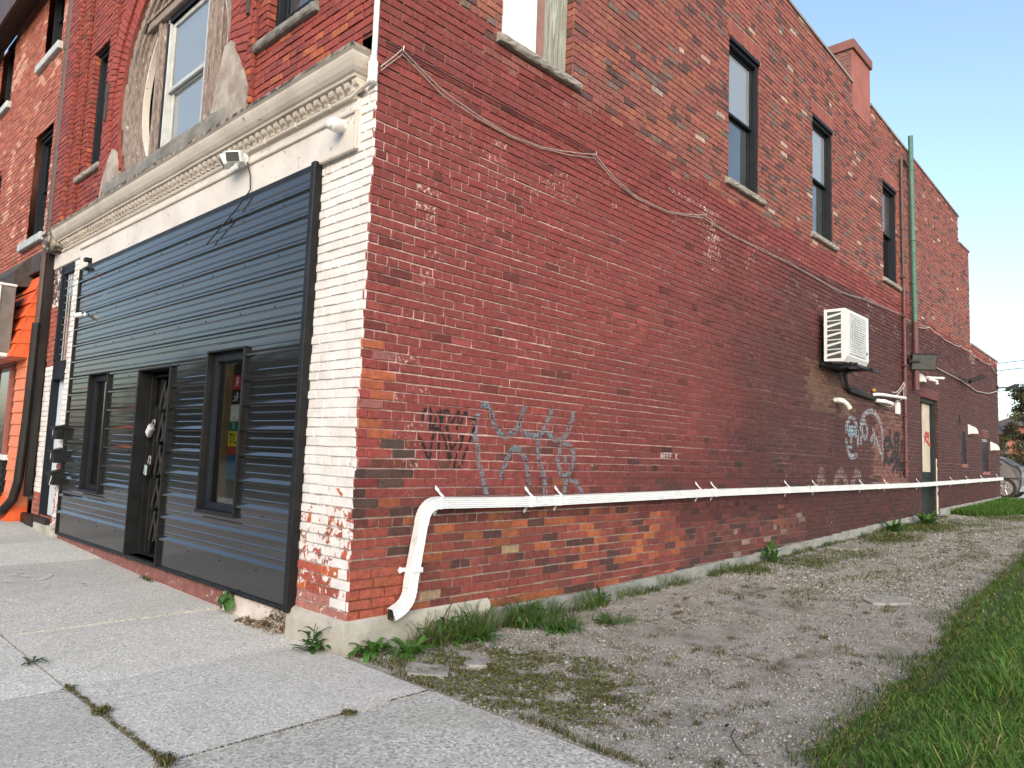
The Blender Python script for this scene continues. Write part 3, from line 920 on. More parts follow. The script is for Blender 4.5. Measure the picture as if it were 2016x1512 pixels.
# ------------------------------------------------------------------ windows
def rough_sill(mb, fr, u0, u1, n0, n1, z0, z1, m=22, amp=.008):
    """a stone sill with a rough hewn edge"""
    r = 8; vs_, fs = [], []
    for i in range(m+1):
        u = u0+(u1-u0)*i/m
        j = lambda: random.uniform(-amp, amp)
        e = .35 if i in (0, m) else 1
        for n, z in ((n0, z0), (n1-.018, z0+j()*.6), (n1-.004+j()*.6, z0+.012+j()*.5), (n1+j(), (z0*2+z1)/3), (n1+j(), (z0+2*z1)/3), (n1-.006+j()*.6, z1-.010), (n1-.02, z1), (n0, z1)):
            vs_.append(fr.P(u, n if e == 1 or n == n0 else n-.012, z))
    for i in range(m):
        for k in range(r): fs.append((i*r+k, i*r+(k+1) % r, (i+1)*r+(k+1) % r, (i+1)*r+k))
    fs += [tuple(range(r))[::-1], tuple(range(m*r, (m+1)*r))]
    mb.add(vs_, fs)

def lettering(name, body, size, loc, rot, mat, parent, sx=1, **k):
    cu = bpy.data.curves.new(name, 'FONT'); cu.body = body; cu.size = size; cu.extrude = .0008; cu.resolution_u = 3
    for a, b in k.items(): setattr(cu, a, b)
    o = bpy.data.objects.new(name+'_curve', cu); COL.objects.link(o)
    me = bpy.data.meshes.new_from_object(o.evaluated_get(bpy.context.evaluated_depsgraph_get()))
    bpy.data.objects.remove(o); bpy.data.curves.remove(cu)
    me.materials.clear(); me.materials.append(mat); me.name = name
    o = bpy.data.objects.new(name, me); COL.objects.link(o); o.parent = parent
    o.location = Vector(loc)-WPOS[parent.name]; o.rotation_euler = rot; o.scale = (sx, 1, 1)
    return o
def window(fr, u0, u1, z0, z1, frame, blind_up, blind_lo, sill=True, sillmat='stone_sill', so=(.09, .13), d=.03, fw=.055, parent=None, split=.5, glass='glass', hd=.10):
    """double hung window: frame > (sash, pane, blind), sill"""
    P = parent or bld
    mb = MB()
    for a, b, c, e in ((u0, u0+fw, z0, z1), (u1-fw, u1, z0, z1), (u0+fw, u1-fw, z1-hd, z1), (u0+fw, u1-fw, z0, z0+fw)):
        fbox(mb, fr, a, b, -d-.13, -d, c, e)
    fbox(mb, fr, u0+.01, u1-.01, -d-.02, -d+.035, z1-.055, z1-.005)
    w = mb.build('window', frame, P)
    zm = z0+(z1-z0)*split
    sw = .035
    for nm, a, b, nn, bl in (('lower', z0+fw, zm+.02, -d-.10, blind_lo), ('upper', zm-.02, z1-hd, -d-.06, blind_up)):
        mb = MB()
        for q in ((u0+fw, u0+fw+sw, a, b), (u1-fw-sw, u1-fw, a, b), (u0+fw+sw, u1-fw-sw, b-sw, b), (u0+fw+sw, u1-fw-sw, a, a+sw)):
            fbox(mb, fr, q[0], q[1], nn-.03, nn, q[2], q[3])
        mb.build('sash', frame, w)
        mb = MB(); q = [fr.P(u0+fw+sw, nn-.015, a+sw), fr.P(u1-fw-sw, nn-.015, a+sw), fr.P(u1-fw-sw, nn-.015, b-sw), fr.P(u0+fw+sw, nn-.015, b-sw)]
        mb.add(q, [(0, 1, 2, 3)]); mb.build('pane', M[glass], w)
        mb = MB(); fbox(mb, fr, u0+.02, u1-.02, nn-.032, nn-.026, a+.03, b-.03, b=0); mb.build('blind', bl, w)
    if sill:
        mb = MB()
        rough_sill(mb, fr, u0-so[0], u1+so[1], -.12, .055, z0-.085, z0-.002)
        mb.build('sill', M[sillmat], w)
    return w

for i, (y0, y1, z0, z1) in enumerate(WINS[1:]):
    window(SIDE, y0, y1, z0, z1, M['black_frame'], M['blind'] if i < 2 else M['grey_blind'], M['grey_blind'] if i < 2 else M['dark_room'])
window(FRONT, *NWR, M['black_frame'], M['grey_blind'], M['grey_blind'], so=(.17, .07), sillmat='dark_sill', split=.12, d=.08)
window(FRONT, *NWL, M['black_frame'], M['grey_blind'], M['dark_room'], so=(.3, .05), d=.08, split=.45)
# boarded window nearest the corner
y0, y1, z0, z1 = WINS[0]
mb = MB(); fbox(mb, SIDE, y0, 1.80, -.13, -.08, z0, z1); bw = mb.build('boarded_window', M['wood_board'], bld)
mb = MB(); fbox(mb, SIDE, 1.80, 1.93, -.14, -.095, z0, z1); mb.build('board_strip', M['wood_brown'], bw)
mb = MB()
for a, b, n in ((1.935, 2.02, -.10), (2.02, 2.10, -.085), (2.10, 2.17, -.11), (2.17, 2.25, -.09)): fbox(mb, SIDE, a, b, -.16, n, z0, z1)
mb.build('weathered_jamb', M['wood_grey'], bw)
mb = MB()
rough_sill(mb, SIDE, y0-.06, y1+.11, -.12, .06, z0-.085, z0-.003)
mb.build('sill', M['stone_sill'], bw)
# back openings in the side wall
mb = MB(); fbox(mb, SIDE, SLOT1[0], SLOT1[1], -.16, -.02, SLOT1[2], SLOT1[3]); mb.build('window', M['black_frame'], bld)
mb = MB(); fbox(mb, SIDE, SLOT2[0], SLOT2[1], -.16, -.022, SLOT2[2], SLOT2[3]); w = mb.build('window', M['black_frame'], bld)
mb = MB(); fbox(mb, SIDE, SLOT2[0]-.03, SLOT2[1]+.05, -.1, .02, SLOT2[2]-.09, SLOT2[2]); mb.build('sill', M['redbase'], w)
mb = MB(); fbox(mb, SIDE, WIN_B[0], WIN_B[1], -.16, -.035, WIN_B[2], WIN_B[3]-.1); w = mb.build('window', M['black_frame'], bld)
mb = MB(); fbox(mb, SIDE, WIN_B[0], WIN_B[1], -.16, -.04, WIN_B[3]-.1, WIN_B[3]); mb.build('window_head', M['block'], w)
mb = MB(); fbox(mb, SIDE, WIN_B[0]-.03, WIN_B[1]+.05, -.1, .02, WIN_B[2]-.09, WIN_B[2]); mb.build('sill', M['redbase'], w)

# boarded side door
mb = MB()
for a, b, c, e in ((DOOR[0], DOOR[0]+.1, .335, DOOR[3]), (DOOR[1]-.1, DOOR[1], .335, DOOR[3]), (DOOR[0]+.1, DOOR[1]-.1, DOOR[3]-.09, DOOR[3])): fbox(mb, SIDE, a, b, -.2, -.06, c, e)
fbox(mb, SIDE, DOOR[0]+.1, DOOR[1]-.1, -.2, -.155, .335, DOOR[3]-.09)
door = mb.build('boarded_door', pm('dark green grey door', (.022, .03, .03), (.016, .021, .022), 4, rough=.6, spec=.2), bld)
mb = MB(); fbox(mb, SIDE, DOOR[0]+.68, DOOR[1]-.14, -.153, -.14, 1.32, 2.83); mb.build('plywood_board', M['plywood'], door)
mb = MB()
for i in range(14): z = .36+i*.09; fbox(mb, SIDE, DOOR[1]-.02, DOOR[1]-.001, -.055, -.03+random.uniform(-.012, .012), z, z+.088, b=0)
mb.build('white_edge_strip', M['fascia'], door)

# ------------------------------------------------------------------ arched window
ar = MB()
def ring(mb, r0, r1, y0, y1, m=72, zmin=4.53):
    for i in range(m):
        t0, t1 = 2*math.pi*i/m, 2*math.pi*(i+1)/m
        if AZ+r0*math.sin((t0+t1)/2) < zmin: continue
        q = [(AX+r*math.cos(t), y, AZ+r*math.sin(t)) for y in (y0, y1) for r, t in ((r0, t0), (r1, t0), (r1, t1), (r0, t1))]
        mb.add(q, BOXF)
ring(ar, AR-.14, AR, .02, .12); ring(ar, AR-.20, AR-.135, .05, .16); ring(ar, AR-.25, AR-.195, .085, .2); ring(ar, AR-.36, AR-.245, .115, .2)
aw = ar.build('arched_window', M['wood_peel'], bld)
SILZ = 4.57
def vmull(x0, x1, ys, z1):
    mb = MB(); k = len(ys)
    for i, yv in enumerate(ys):
        a, b = x0+(x1-x0)*i/k, x0+(x1-x0)*(i+1)/k
        cbox(mb, a+.001, b-.001, yv, .24, SILZ, z1, .004)
    return mb.build('mullion', M['wood_peel'], aw)
vmull(-4.66, -4.415, (.10, .07, .10, .13), 6.34); vmull(-3.27, -2.97, (.10, .07, .09, .12), 6.34)
mb = MB(); cbox(mb, AX-1.2, AX+1.2, .05, .24, 6.34, 6.44, .008); cbox(mb, AX-1.2, AX+1.2, .03, .2, 6.44, 6.48, .006); mb.build('transom_bar', M['wood_peel'], aw)
# central sash, grey aluminium
cs = (-4.41, -3.275)
mb = MB()
for a, b, c, e in ((cs[0], cs[0]+.07, SILZ, 6.33), (cs[1]-.05, cs[1], SILZ, 6.33), (cs[0]+.07, cs[1]-.05, 6.27, 6.33), (cs[0]+.07, cs[1]-.05, SILZ, SILZ+.05)): cbox(mb, a, b, .11, .26, c, e, .004)
fr_ = mb.build('sash_frame', M['grey_frame'], aw)
mb = MB(); cbox(mb, cs[0]+.05, cs[1]-.05, .105, .24, 6.27, 6.34, .004); cbox(mb, cs[0]+.001, cs[0]+.05, .10, .24, SILZ, 6.27, .004); mb.build('sash_liner', M['black_frame'], aw)
for a, b, yy, bl in ((SILZ+.05, 5.46, .18, 'blind'), (5.42, 6.27, .14, 'blind')):
    mb = MB()
    for q in ((cs[0]+.07, cs[0]+.13, a, b), (cs[1]-.10, cs[1]-.05, a, b), (cs[0]+.13, cs[1]-.10, b-.055, b), (cs[0]+.13, cs[1]-.10, a, a+.05)): cbox(mb, q[0], q[1], yy, yy+.03, q[2], q[3], .003)
    mb.build('sash', M['grey_frame'], aw)
    mb = MB(); mb.add([(cs[0]+.13, yy+.015, a+.05), (cs[1]-.1, yy+.015, a+.05), (cs[1]-.1, yy+.015, b-.055), (cs[0]+.13, yy+.015, b-.055)], [(0, 1, 2, 3)]); mb.build('pane', M['glass'], aw)
    mb = MB(); box(mb, cs[0]+.08, cs[1]-.06, yy+.032, yy+.036, a+.02, b-.02); mb.build('blind', M[bl], aw)
# side lights
for a, b in ((AX-1.34, -4.665), (-2.965, AX+1.34)):
    mb = MB(); box(mb, a, b, .22, .24, SILZ, 6.33); mb.build('sidelight', M['glass_dark'], aw)
    mb = MB(); box(mb, a, b, .30, .32, SILZ, 6.33); mb.build('sidelight_backing', M['grey_blind'], aw)
mb = MB(); ring(mb, AR-.395, AR-.362, .13, .2); mb.build('bead', M['fascia'], aw)
mb = MB(); box(mb, AX-1.1, AX+1.1, .22, .24, 6.48, 6.95); mb.build('fanlight', M['glass_dark'], aw)
mb = MB(); box(mb, AX-1.4, AX+1.4, .34, .36, 4.4, 7.05); mb.build('fanlight_backing', M['dark_room'], aw)
# sill and the cement patches at its ends
mb = MB()
rough_sill(mb, FRONT, AX-1.72, AX+1.64, -.3, .075, 4.41, SILZ, 40, .006)
mb.build('sill', M['dark_sill'], aw)
mb = MB()
extrude_poly(mb, [(AX-1.86, 4.36), (AX-1.70, 4.56), (AX-1.33, 4.575), (AX-1.33, 4.72), (AX-1.42, 4.93), (AX-1.50, 4.98), (AX-1.64, 4.86), (AX-1.80, 4.62)], 'y', -.062, .05); mb.build('cement_patch', M['plaster'], front_wall); mb = MB()
extrude_poly(mb, [(AX+1.60, 4.33), (AX+1.98, 4.33), (AX+2.03, 4.62), (AX+1.86, 4.92), (AX+1.62, 5.22), (AX+1.50, 5.20), (AX+1.36, 4.78), (AX+1.30, 4.575), (AX+1.6, 4.56)], 'y', -.062, .05); mb.build('cement_patch', M['plaster'], front_wall)
mb = MB(); cbox(mb, -5.86, -5.81, -.075, -.02, 5.45, 5.95, .004); mb.build('tie_plate', M['sootwood'], front_wall); mb = MB(); cbox(mb, -2.03, -1.985, -.075, -.02, 5.35, 6.0, .004); mb.build('tie_plate', M['sootwood'], front_wall)

# ------------------------------------------------------------------ cornice
XC = -.23
prof = [(0, 4.30), (.15, 4.295), (.20, 4.283), (.205, 4.25), (.185, 4.235), (.182, 4.215), (.172, 4.19), (.150, 4.15), (.128, 4.125), (.110, 4.115), (.106, 4.098), (.02, 4.096), (.02, 4.012), (.03, 4.005), (.042, 3.995), (.046, 3.98), (.036, 3.965), (.012, 3.96), (.0, 3.96)]
def cornice_strip(pf, name, mat):
    mb = MB()
    xs = np.linspace(-7.25, 0, 26)
    vs_, fs = [], []
    m = len(pf)
    for i, x in enumerate(xs):
        last = i == len(xs)-1
        for d, z in pf:
            vs_.append((XC+d if last else x, -d-(.0 if last else .0025*fbm(x*2, z*3)), z + (0 if last else .004*fbm(x*1.3, 7))))
    for d, z in pf: vs_.append((XC+d, .06, z))
    for i in range(len(xs)):
        for k in range(m-1): fs.append((i*m+k, i*m+k+1, (i+1)*m+k+1, (i+1)*m+k))
    fs.append(tuple(range(m)))
    mb.add(vs_, fs)
    return mb.build(name, mat, bld)
cornice_strip(prof[:4]+[(.0, 4.25)], 'cornice_lip', M['cornice_lip'])
cor = cornice_strip([(0, 4.249)]+[(.204, 4.249)]+prof[4:], 'cornice', M['cornice'])
dp = [(0.01, 4.095), (.085, 4.095), (.088, 4.07), (.078, 4.05), (.058, 4.04), (.05, 4.03), (.055, 4.018), (.052, 4.013), (.01, 4.013)]
dme = None
x = -.155
while x > -7.2:
    if dme is None:
        mb = MB(); extrude_poly(mb, [(-d, z) for d, z in dp], 'x', x-.03, x+.03); dob = mb.build('dentil', M['cornice'], cor, loc=(x, 0, 4.0)); dme = dob
    else:
        d2 = dme.copy(); COL.objects.link(d2); d2.location = Vector((x, 0, 4.0))-WPOS[cor.name]
    x -= .104
d2 = dme.copy(); COL.objects.link(d2); d2.rotation_euler = (0, 0, math.pi/2); d2.location = Vector((XC, -.035, 4.0))-WPOS[cor.name]
# weathered scroll at the left end
mb = MB(); cbox(mb, -7.62, -7.25, -.16, .0, 4.0, 4.30, .03); cbox(mb, -7.56, -7.34, -.2, -.15, 4.08, 4.22, .04); lathe(mb, (-7.46, -.22, 4.05), (0, 1, 0), [(0, .03), (.01, .07), (.05, .075), (.07, .05)], 14)
mb.build('cornice_end', M['cornice_lip'], bld)
# fascia
mb = MB()
cbox(mb, -6.45, -.165, -.022, .04, 3.585, 3.972, .003)
fas = mb.build('fascia', M['fascia'], bld)
mb = MB()
cbox(mb, -6.44, -.160, -.042, -.018, 3.865, 3.890, .005); cbox(mb, -.187, -.160, -.045, -.018, 3.575, 3.864, .005); cbox(mb, -.64, -.188, -.044, -.018, 3.572, 3.598, .005)
mb.build('fascia_moulding', M['cornice'], fas)
mb = MB(); cbox(mb, -7.64, -6.45, -.02, .06, 3.77, 3.98, .01); mb.build('door_lintel', M['fascia'], bld)
mb = MB()
cbox(mb, -6.42, -6.335, -.06, .04, 3.46, 3.585, .01); mb.build('fascia_block', M['fascia'], bld)

# ------------------------------------------------------------------ ribbed black shopfront
CP = .2116
def rib(z):
    """depth of the sheet at height z"""
    t = ((z-.87)/CP) % 1.0
    t = t if t < .5 else t-1
    a = t*CP
    if -.010 <= a < .006: return .023
    if .006 <= a < .034: return .023*(1-(a-.006)/.028)
    if -.018 < a < -.010: return .023*(a+.018)/.008
    t3 = ((z-.87)/(CP/3)) % 1.0
    t3 = t3 if t3 < .5 else t3-1
    a = t3*CP/3
    if -.003 <= a < .001: return .0055
    if .001 <= a < .010: return .0055*(1-(a-.001)/.009)
    if -.008 < a < -.003: return .0055*(a+.008)/.005
    return 0
zk = []
k = -6
while k < 60:
    c = .87+k*CP/3
    zk += [c-.018, c-.010, c+.006, c+.034] if k % 3 == 0 else [c-.008, c-.003, c+.001, c+.010]
    k += 1
def sheet(x0, x1, z0, z1):
    zz = sorted([z for z in zk if z0 < z < z1]+[z0, z1])
    xs = np.linspace(x0, x1, max(2, int((x1-x0)/.22)+1))
    mb = MB(); nx = len(xs)
    for z in zz:
        for xv in xs:
            mb.v.append((xv, -.030-rib(z)-.0012*fbm(xv*1.4, z*2.2, 4), z))
    mb.c = [(1, 1, 1, 1)]*len(mb.v); mb.p = [(0, 0, 0, 0)]*len(mb.v)
    for j in range(len(zz)-1):
        for i in range(nx-1): mb.f.append((j*nx+i, j*nx+i+1, (j+1)*nx+i+1, (j+1)*nx+i))
    return mb.build('cladding_sheet', M['black_metal'], clad, smooth=False)
W1, DR, W2 = (-5.53, -4.89, .785, 2.15), (-3.94, -3.12, .19, 2.12), (-2.30, -1.605, .80, 2.20)
mb = MB()
cbox(mb, -.712, -.652, -.068, .01, .165, 3.60, .004); cbox(mb, -6.345, -6.31, -.05, .01, .175, 3.585, .004); cbox(mb, -6.31, -.713, -.034, .01, 3.555, 3.60, .003); cbox(mb, -6.31, -3.95, -.05, .0, .165, .195, .003); cbox(mb, -3.11, -.713, -.05, .0, .165, .195, .003)
clad = mb.build('shopfront_cladding', M['black_trim'], bld)
zt = 2.222
sheet(-6.312, -3.40, zt, 3.57); sheet(-3.398, -.711, zt, 3.57)
sheet(-6.312, W1[0]-.02, .19, zt-.001); sheet(W1[0]-.0195, W1[1]+.02, W1[3], zt-.001); sheet(W1[0]-.0195, W1[1]+.0195, .19, W1[2]); sheet(W1[1]+.02, DR[0]-.02, .19, zt-.001)
sheet(DR[0]-.0195, DR[1]+.0195, DR[3], zt-.001); sheet(DR[1]+.02, W2[0]-.02, .19, zt-.001); sheet(W2[0]-.0195, W2[1]+.0195, W2[3], zt-.001); sheet(W2[0]-.0195, W2[1]+.0195, .19, W2[2]); sheet(W2[1]+.02, -.711, .19, zt-.001)
mb = MB()                                                     # screws
for z in np.arange(.87-2*CP-.05, 3.5, CP*2):
    for xv in np.arange(-6.15, -.8, .62):
        if any(h[0]-.05 < xv < h[1]+.05 and h[2]-.05 < z < h[3]+.05 for h in (W1, DR, W2)) or z < .24: continue
        lathe(mb, (xv+random.uniform(-.05, .05), -.029, z), (0, -1, 0), [(0, .006), (.006, .006), (.008, .003)], 6)
for z in np.arange(.25, 3.55, .17): lathe(mb, (-.665, -.066, z), (0, -1, 0), [(0, .005), (.005, .004)], 6)
tag(mb.build('screws', M['black_trim'], clad), kind='stuff')
def opening(h, name, depth=.20, bottom=True):
    x0, x1, z0, z1 = h; mb = MB(); t = .012
    for a, b, c, e in ((x0-t, x0+t, z0, z1), (x1-t, x1+t, z0, z1), (x0-t, x1+t, z1, z1+.018)) + (((x0-t, x1+t, z0-.03, z0),) if bottom else ()):
        cbox(mb, a, b, -.064, depth, c, e, .003)
    return mb.build(name, M['black_trim'], bld)
for h in (W1, W2):
    w = opening(h, 'shop_window')
    mb = MB()
    for a, b, c, e in ((h[0]+.02, h[0]+.08, h[2], h[3]), (h[1]-.08, h[1]-.02, h[2], h[3]), (h[0]+.08, h[1]-.08, h[3]-.08, h[3]), (h[0]+.08, h[1]-.08, h[2], h[2]+.06)): cbox(mb, a, b, -.005, .07, c, e, .004)
    mb.build('frame', M['black_frame'], w)
    mb = MB(); mb.add([(h[0]+.08, .03, h[2]+.06), (h[1]-.08, .03, h[2]+.06), (h[1]-.08, .03, h[3]-.08), (h[0]+.08, .03, h[3]-.08)], [(0, 1, 2, 3)]); mb.build('pane', M['glass'], w)
    mb = MB(); cbox(mb, h[0]-.02, h[1]+.02, -.07, .05, h[2]-.03, h[2]-.001, .003); mb.build('sill', M['black_trim'], w)
    if h is W2:
        mb = MB(); cbox(mb, -2.17, -2.01, .055, .09, h[2]+.07, h[3]-.09, .004); mb.build('brown_post', M['curtain'], w)
        PN = [((-1.84, -1.70), 1.86, 1.99, (.52, .02, .04), 'R', (.8, .8, .8)), ((-1.86, -1.70), 1.735, 1.85, (.02, .02, .02), 'fic', (.8, .8, .8)), ((-1.86, -1.70), 1.58, 1.73, (.62, .63, .6), None, 0), ((-1.87, -1.70), 1.50, 1.575, (.02, .18, .09), 'IT', (.7, .7, .7)),
              ((-1.87, -1.70), 1.36, 1.495, (.65, .55, .03), 'TL', (.03, .03, .03)), ((-1.87, -1.70), 1.29, 1.355, (.45, .05, .04), None, 0), ((-1.87, -1.70), 1.08, 1.285, (.03, .13, .26), None, 0)]
        ps = thing('window_strip', (-1.91, .046, 1.08), 'narrow strip of red, white, green, yellow and blue panels behind the pane of the right shop window', 'poster')
        for (xa, xb), za, zb, c, txt, tc in PN:  # coloured panels set behind the pane, most lettering mirrored
            mb = MB(); box(mb, xa-.13, xb-.13, .044, .048, za, zb); mb.build('notice', pm('notice '+str(len(ps.children)), c, None, 10, rough=.4), ps)
            if txt:
                lettering('lettering', txt, (zb-za)*.95, ((xa+xb)/2-.13, .0425, (za+zb)/2), (math.pi/2, 0, 0), pm('ink '+txt, tc, None, 20, rough=.5), ps, -1 if txt != 'TL' else 1, align_x='CENTER', align_y='CENTER')
    else:
        mb = MB(); box(mb, h[0]+.02, h[1]-.02, .10, .11, h[2], h[3]); mb.build('shade', M['dark_room'], w)
d = opening(DR, 'shop_entrance', .30, False)
mb = MB(); cbox(mb, DR[0]+.02, DR[1]-.02, .24, .29, DR[2], DR[3], .004); mb.build('door_leaf', M['black_frame'], d)
mb = MB(); cbox(mb, DR[0]-.02, DR[1]+.02, -.06, .3, .17, .20, .004); mb.build('threshold', M['black_trim'], d)
mb = MB(); cbox(mb, DR[0]+.16, DR[1]-.16, .225, .24, .95, 1.95, .004); mb.build('door_glass', M['glass_dark'], d)

# side entrance at the left end
mb = MB()
cbox(mb, -7.27, -7.235, -.01, .12, .32, 2.17, .003); cbox(mb, -7.27, -7.20, -.012, .08, 2.42, 3.76, .003); cbox(mb, -6.745, -6.715, .03, .12, .32, 3.76, .003); cbox(mb, -7.27, -6.745, -.005, .12, 2.17, 2.42, .006); cbox(mb, -7.20, -6.745, .0, .08, 3.64, 3.76, .006); cbox(mb, -7.20, -7.165, .015, .06, 2.42, 3.64, .003)
ed = mb.build('entrance_door', M['black_frame'], bld)
mb = MB(); cbox(mb, -7.235, -6.745, .085, .12, .33, 2.17, .004); mb.build('white_door', pm('pale door paint', (.62, .70, .76), None, 3, rough=.5), ed)
mb = MB(); mb.add([(-7.165, .035, 2.42), (-6.745, .035, 2.42), (-6.745, .035, 3.64), (-7.165, .035, 3.64)], [(0, 1, 2, 3)]); mb.build('transom_pane', M['glass'], ed)
mb = MB(); box(mb, -7.165, -6.745, .062, .07, 2.42, 3.64); mb.build('transom_blind', M['grey_blind'], ed)
mb = MB()
for i in range(1, 4): cbox(mb, -7.165+i*.105-.005, -7.165+i*.105+.005, .028, .042, 2.42, 3.64, .002)
for i in range(1, 12): cbox(mb, -7.165, -6.745, .027, .043, 2.42+i*.103-.005, 2.42+i*.103+.005, .002)
mb.build('leaded_grid', M['steel'], ed)
mb = MB(); cbox(mb, -7.28, -6.44, -.06, .4, .08, .24, .012); mb.build('door_step', M['footing'], bld)
mb = MB(); cbox(mb, -7.28, -6.74, -.065, .4, .241, .32, .01); mb.build('door_sill', M['black_pipe'], bld)

# ================================================================== neighbouring shop building
nb = thing('neighbour_building', (-11, .02, 0), 'three storey red brick row building with an orange shingled shopfront beyond the brown downspout', 'building')
NF = Fr((0, .02, 0), (1, 0, 0), (0, -1, 0))
NW = [(-9.57, -8.56, 4.50, 6.30), (-12.75, -11.75, 4.50, 6.30), (-9.62, -8.60, 7.58, 9.2), (-12.72, -11.72, 7.58, 9.05), (-15.7, -14.7, 4.5, 6.3), (-15.7, -14.7, 7.58, 9.05)]
SHOP = (-15.8, -7.78, 0, 3.85)
def n_col(x, z, rnd):
    r = rnd.random(); n = fbm(x*1.3, z*1.3, 40)
    c = (.34, .105, .068) if r < .5 else ((.28, .085, .06) if r < .8 else (.39, .14, .09))
    if n > .25 and r > .55: c = (.50, .27, .20)
    if x > -8.55 and z < 5.6 and r > .4: c = (.50, .27, .23)
    return rc(c, .1), (.3, 0, .12, r)
n_mor = lambda x, z: ((.44, .26, .20, 1), (.2, 0, .15, .5))
nwall = mortar('street_facade', NF, -16, -7.64, 0, 9.3, NW+[SHOP], n_mor, parent=nb, step=.5)
rows('neigh', NF, -14.0, -7.645, 3.86, 9.1, NW, n_col, seed=77, head=False)
mb = MB(); box(mb, -16, -7.64, .2, 12, 9.25, 9.3); box(mb, -16, -15.9, .2, 12, 0, 9.3); box(mb, -16, -7.64, 11.9, 12, 0, 9.3); box(mb, -7.75, -7.65, .1, 12, 7.7, 9.3); mb.build('plain_wall', M['far_brick'], nb)
for h in NW[:4]:
    w = window(NF, *h, M['black_frame'], M['dark_room'], M['grey_blind'] if h[3] < 7 else M['dark_room'], so=(.12, .12), parent=nb, sill=False, d=.10, glass='glass_dark')
    mb = MB(); fbox(mb, NF, h[0]-.16, h[1]+.1, -.1, .07, h[2]-.13, h[2]-.002, .01); mb.build('sill', pm('blue grey sill '+str(h[0]), (.42, .47, .49), (.3, .34, .36), 8, rough=.7), w)
mb = MB()
extrude_poly(mb, [(.05, 8.98), (-.22, 8.95), (-.30, 8.76), (-.34, 8.76), (-.42, 9.25), (.05, 9.35)], 'x', -16, -8.0); mb.build('roof_cornice', M['brown_pipe'], nb)
# shopfront
mb = MB(); cbox(mb, -15.8, -7.92, -.16, .02, .20, .55, .01)
extrude_poly(mb, [(.02, .1), (-.26, .1), (-.17, .5), (.02, .5)], 'x', -15.8, -7.93)
mb.build('orange_base', M['orange'], nb)
mb = MB()
for i in range(9):
    for j in range(16):
        x = -8.62-(j+(.5 if i % 2 else 0))*.215
        cbox(mb, x-.205, x, -.165-random.uniform(0, .008), .02, .52+i*.06, .52+i*.06+.052, .004)
tag(mb.build('black_brickwork', M['black_trim'], nb), kind='stuff')
mb = MB(); cbox(mb, -15.8, -8.60, -.15, .02, .5, 1.0, .002); mb.build('stall_riser', M['black_trim'], nb)
mb = MB(); cbox(mb, -15.8, -8.60, -.24, .0, .46, .60, .01); mb.build('planter_ledge', M['black_pipe'], nb)
mb = MB(); cbox(mb, -15.8, -8.48, -.21, .0, 1.02, 1.10, .01); mb.build('window_ledge', M['sealed'], nb)
# shop window
fr_ = MB()
for xa in (-8.74, -9.75, -10.8): cbox(fr_, xa, xa+.07, -.19, -.1, 1.10, 2.50, .005)
cbox(fr_, -15.8, -8.5, -.185, -.1, 2.45, 2.55, .005)
sw = fr_.build('display_window', pm('rust red frame', (.30, .09, .065), (.22, .08, .06), 12, rough=.6), nb)
mb = MB(); mb.add([(-15.8, -.14, 1.10), (-8.50, -.14, 1.10), (-8.50, -.14, 2.46), (-15.8, -.14, 2.46)], [(0, 1, 2, 3)]); mb.build('pane', M['glass'], sw)
for xa, xb, za, zb, c in ((-8.68, -8.53, 1.42, 2.36, (.55, .55, .52)), (-9.15, -8.80, 1.5, 2.3, (.6, .58, .5)), (-9.66, -9.2, 1.75, 2.0, (.65, .12, .04)), (-9.62, -9.3, 1.45, 1.7, (.55, .5, .4)), (-9.3, -8.95, 1.12, 1.35, (.1, .4, .5)), (-10.6, -9.9, 1.4, 2.2, (.5, .3, .1))):
    mb = MB(); box(mb, xa, xb, -.095, -.09, za, zb); po = mb.build('shop_poster', pm('poster '+str(xa), c, tuple(q*.7 for q in c), 6, rough=.6), sw)
    mb = MB()
    for i in range(int((zb-za)/.11)): cbox(mb, xa+.03, xb-.03-random.uniform(0, .04), -.098, -.0955, zb-.09-i*.11, zb-.04-i*.11, .001)
    mb.build('print', pm('poster print '+str(xa), (.2, .19, .18), None, 30, rough=.6), po)
mb = MB(); box(mb, -15.8, -8.1, .35, .4, .5, 2.6); mb.build('shop_interior', M['curtain'], sw)
# corner post with shingles, one object per shingle
def shingle(pts, t, name, mat, par_):
    """slab from 4 corners (ccw from outside) with thickness"""
    P4 = [Vector(q) for q in pts]; n = (P4[1]-P4[0]).cross(P4[3]-P4[0]).normalized()
    mb = MB(); mb.add([q-n*t for q in P4]+P4, BOXF); return mb.build(name, mat, par_)
mb = MB(); cbox(mb, -8.46, -7.925, -.15, .02, .3, 2.55, .004); post = mb.build('corner_post', M['orange_pale'], nb)
zz = .40; k = 0
while zz < 2.5:
    h = .165
    dx = .008*(k % 2)
    shingle([(-7.922, -.165, zz), (-7.922, .0, zz+random.uniform(-.012, .012)), (-7.912, .0, zz+h+.02), (-7.912, -.158, zz+h+.02)], .012, 'shingle', M['orange_pale'], post).location.x += .008
    shingle([(-8.44, -.178, zz+random.uniform(-.01, .01)), (-7.92, -.178, zz), (-7.92, -.158, zz+h+.02), (-8.44, -.158, zz+h+.02)], .012, 'shingle', M['orange_pale'], post)
    zz += h; k += 1
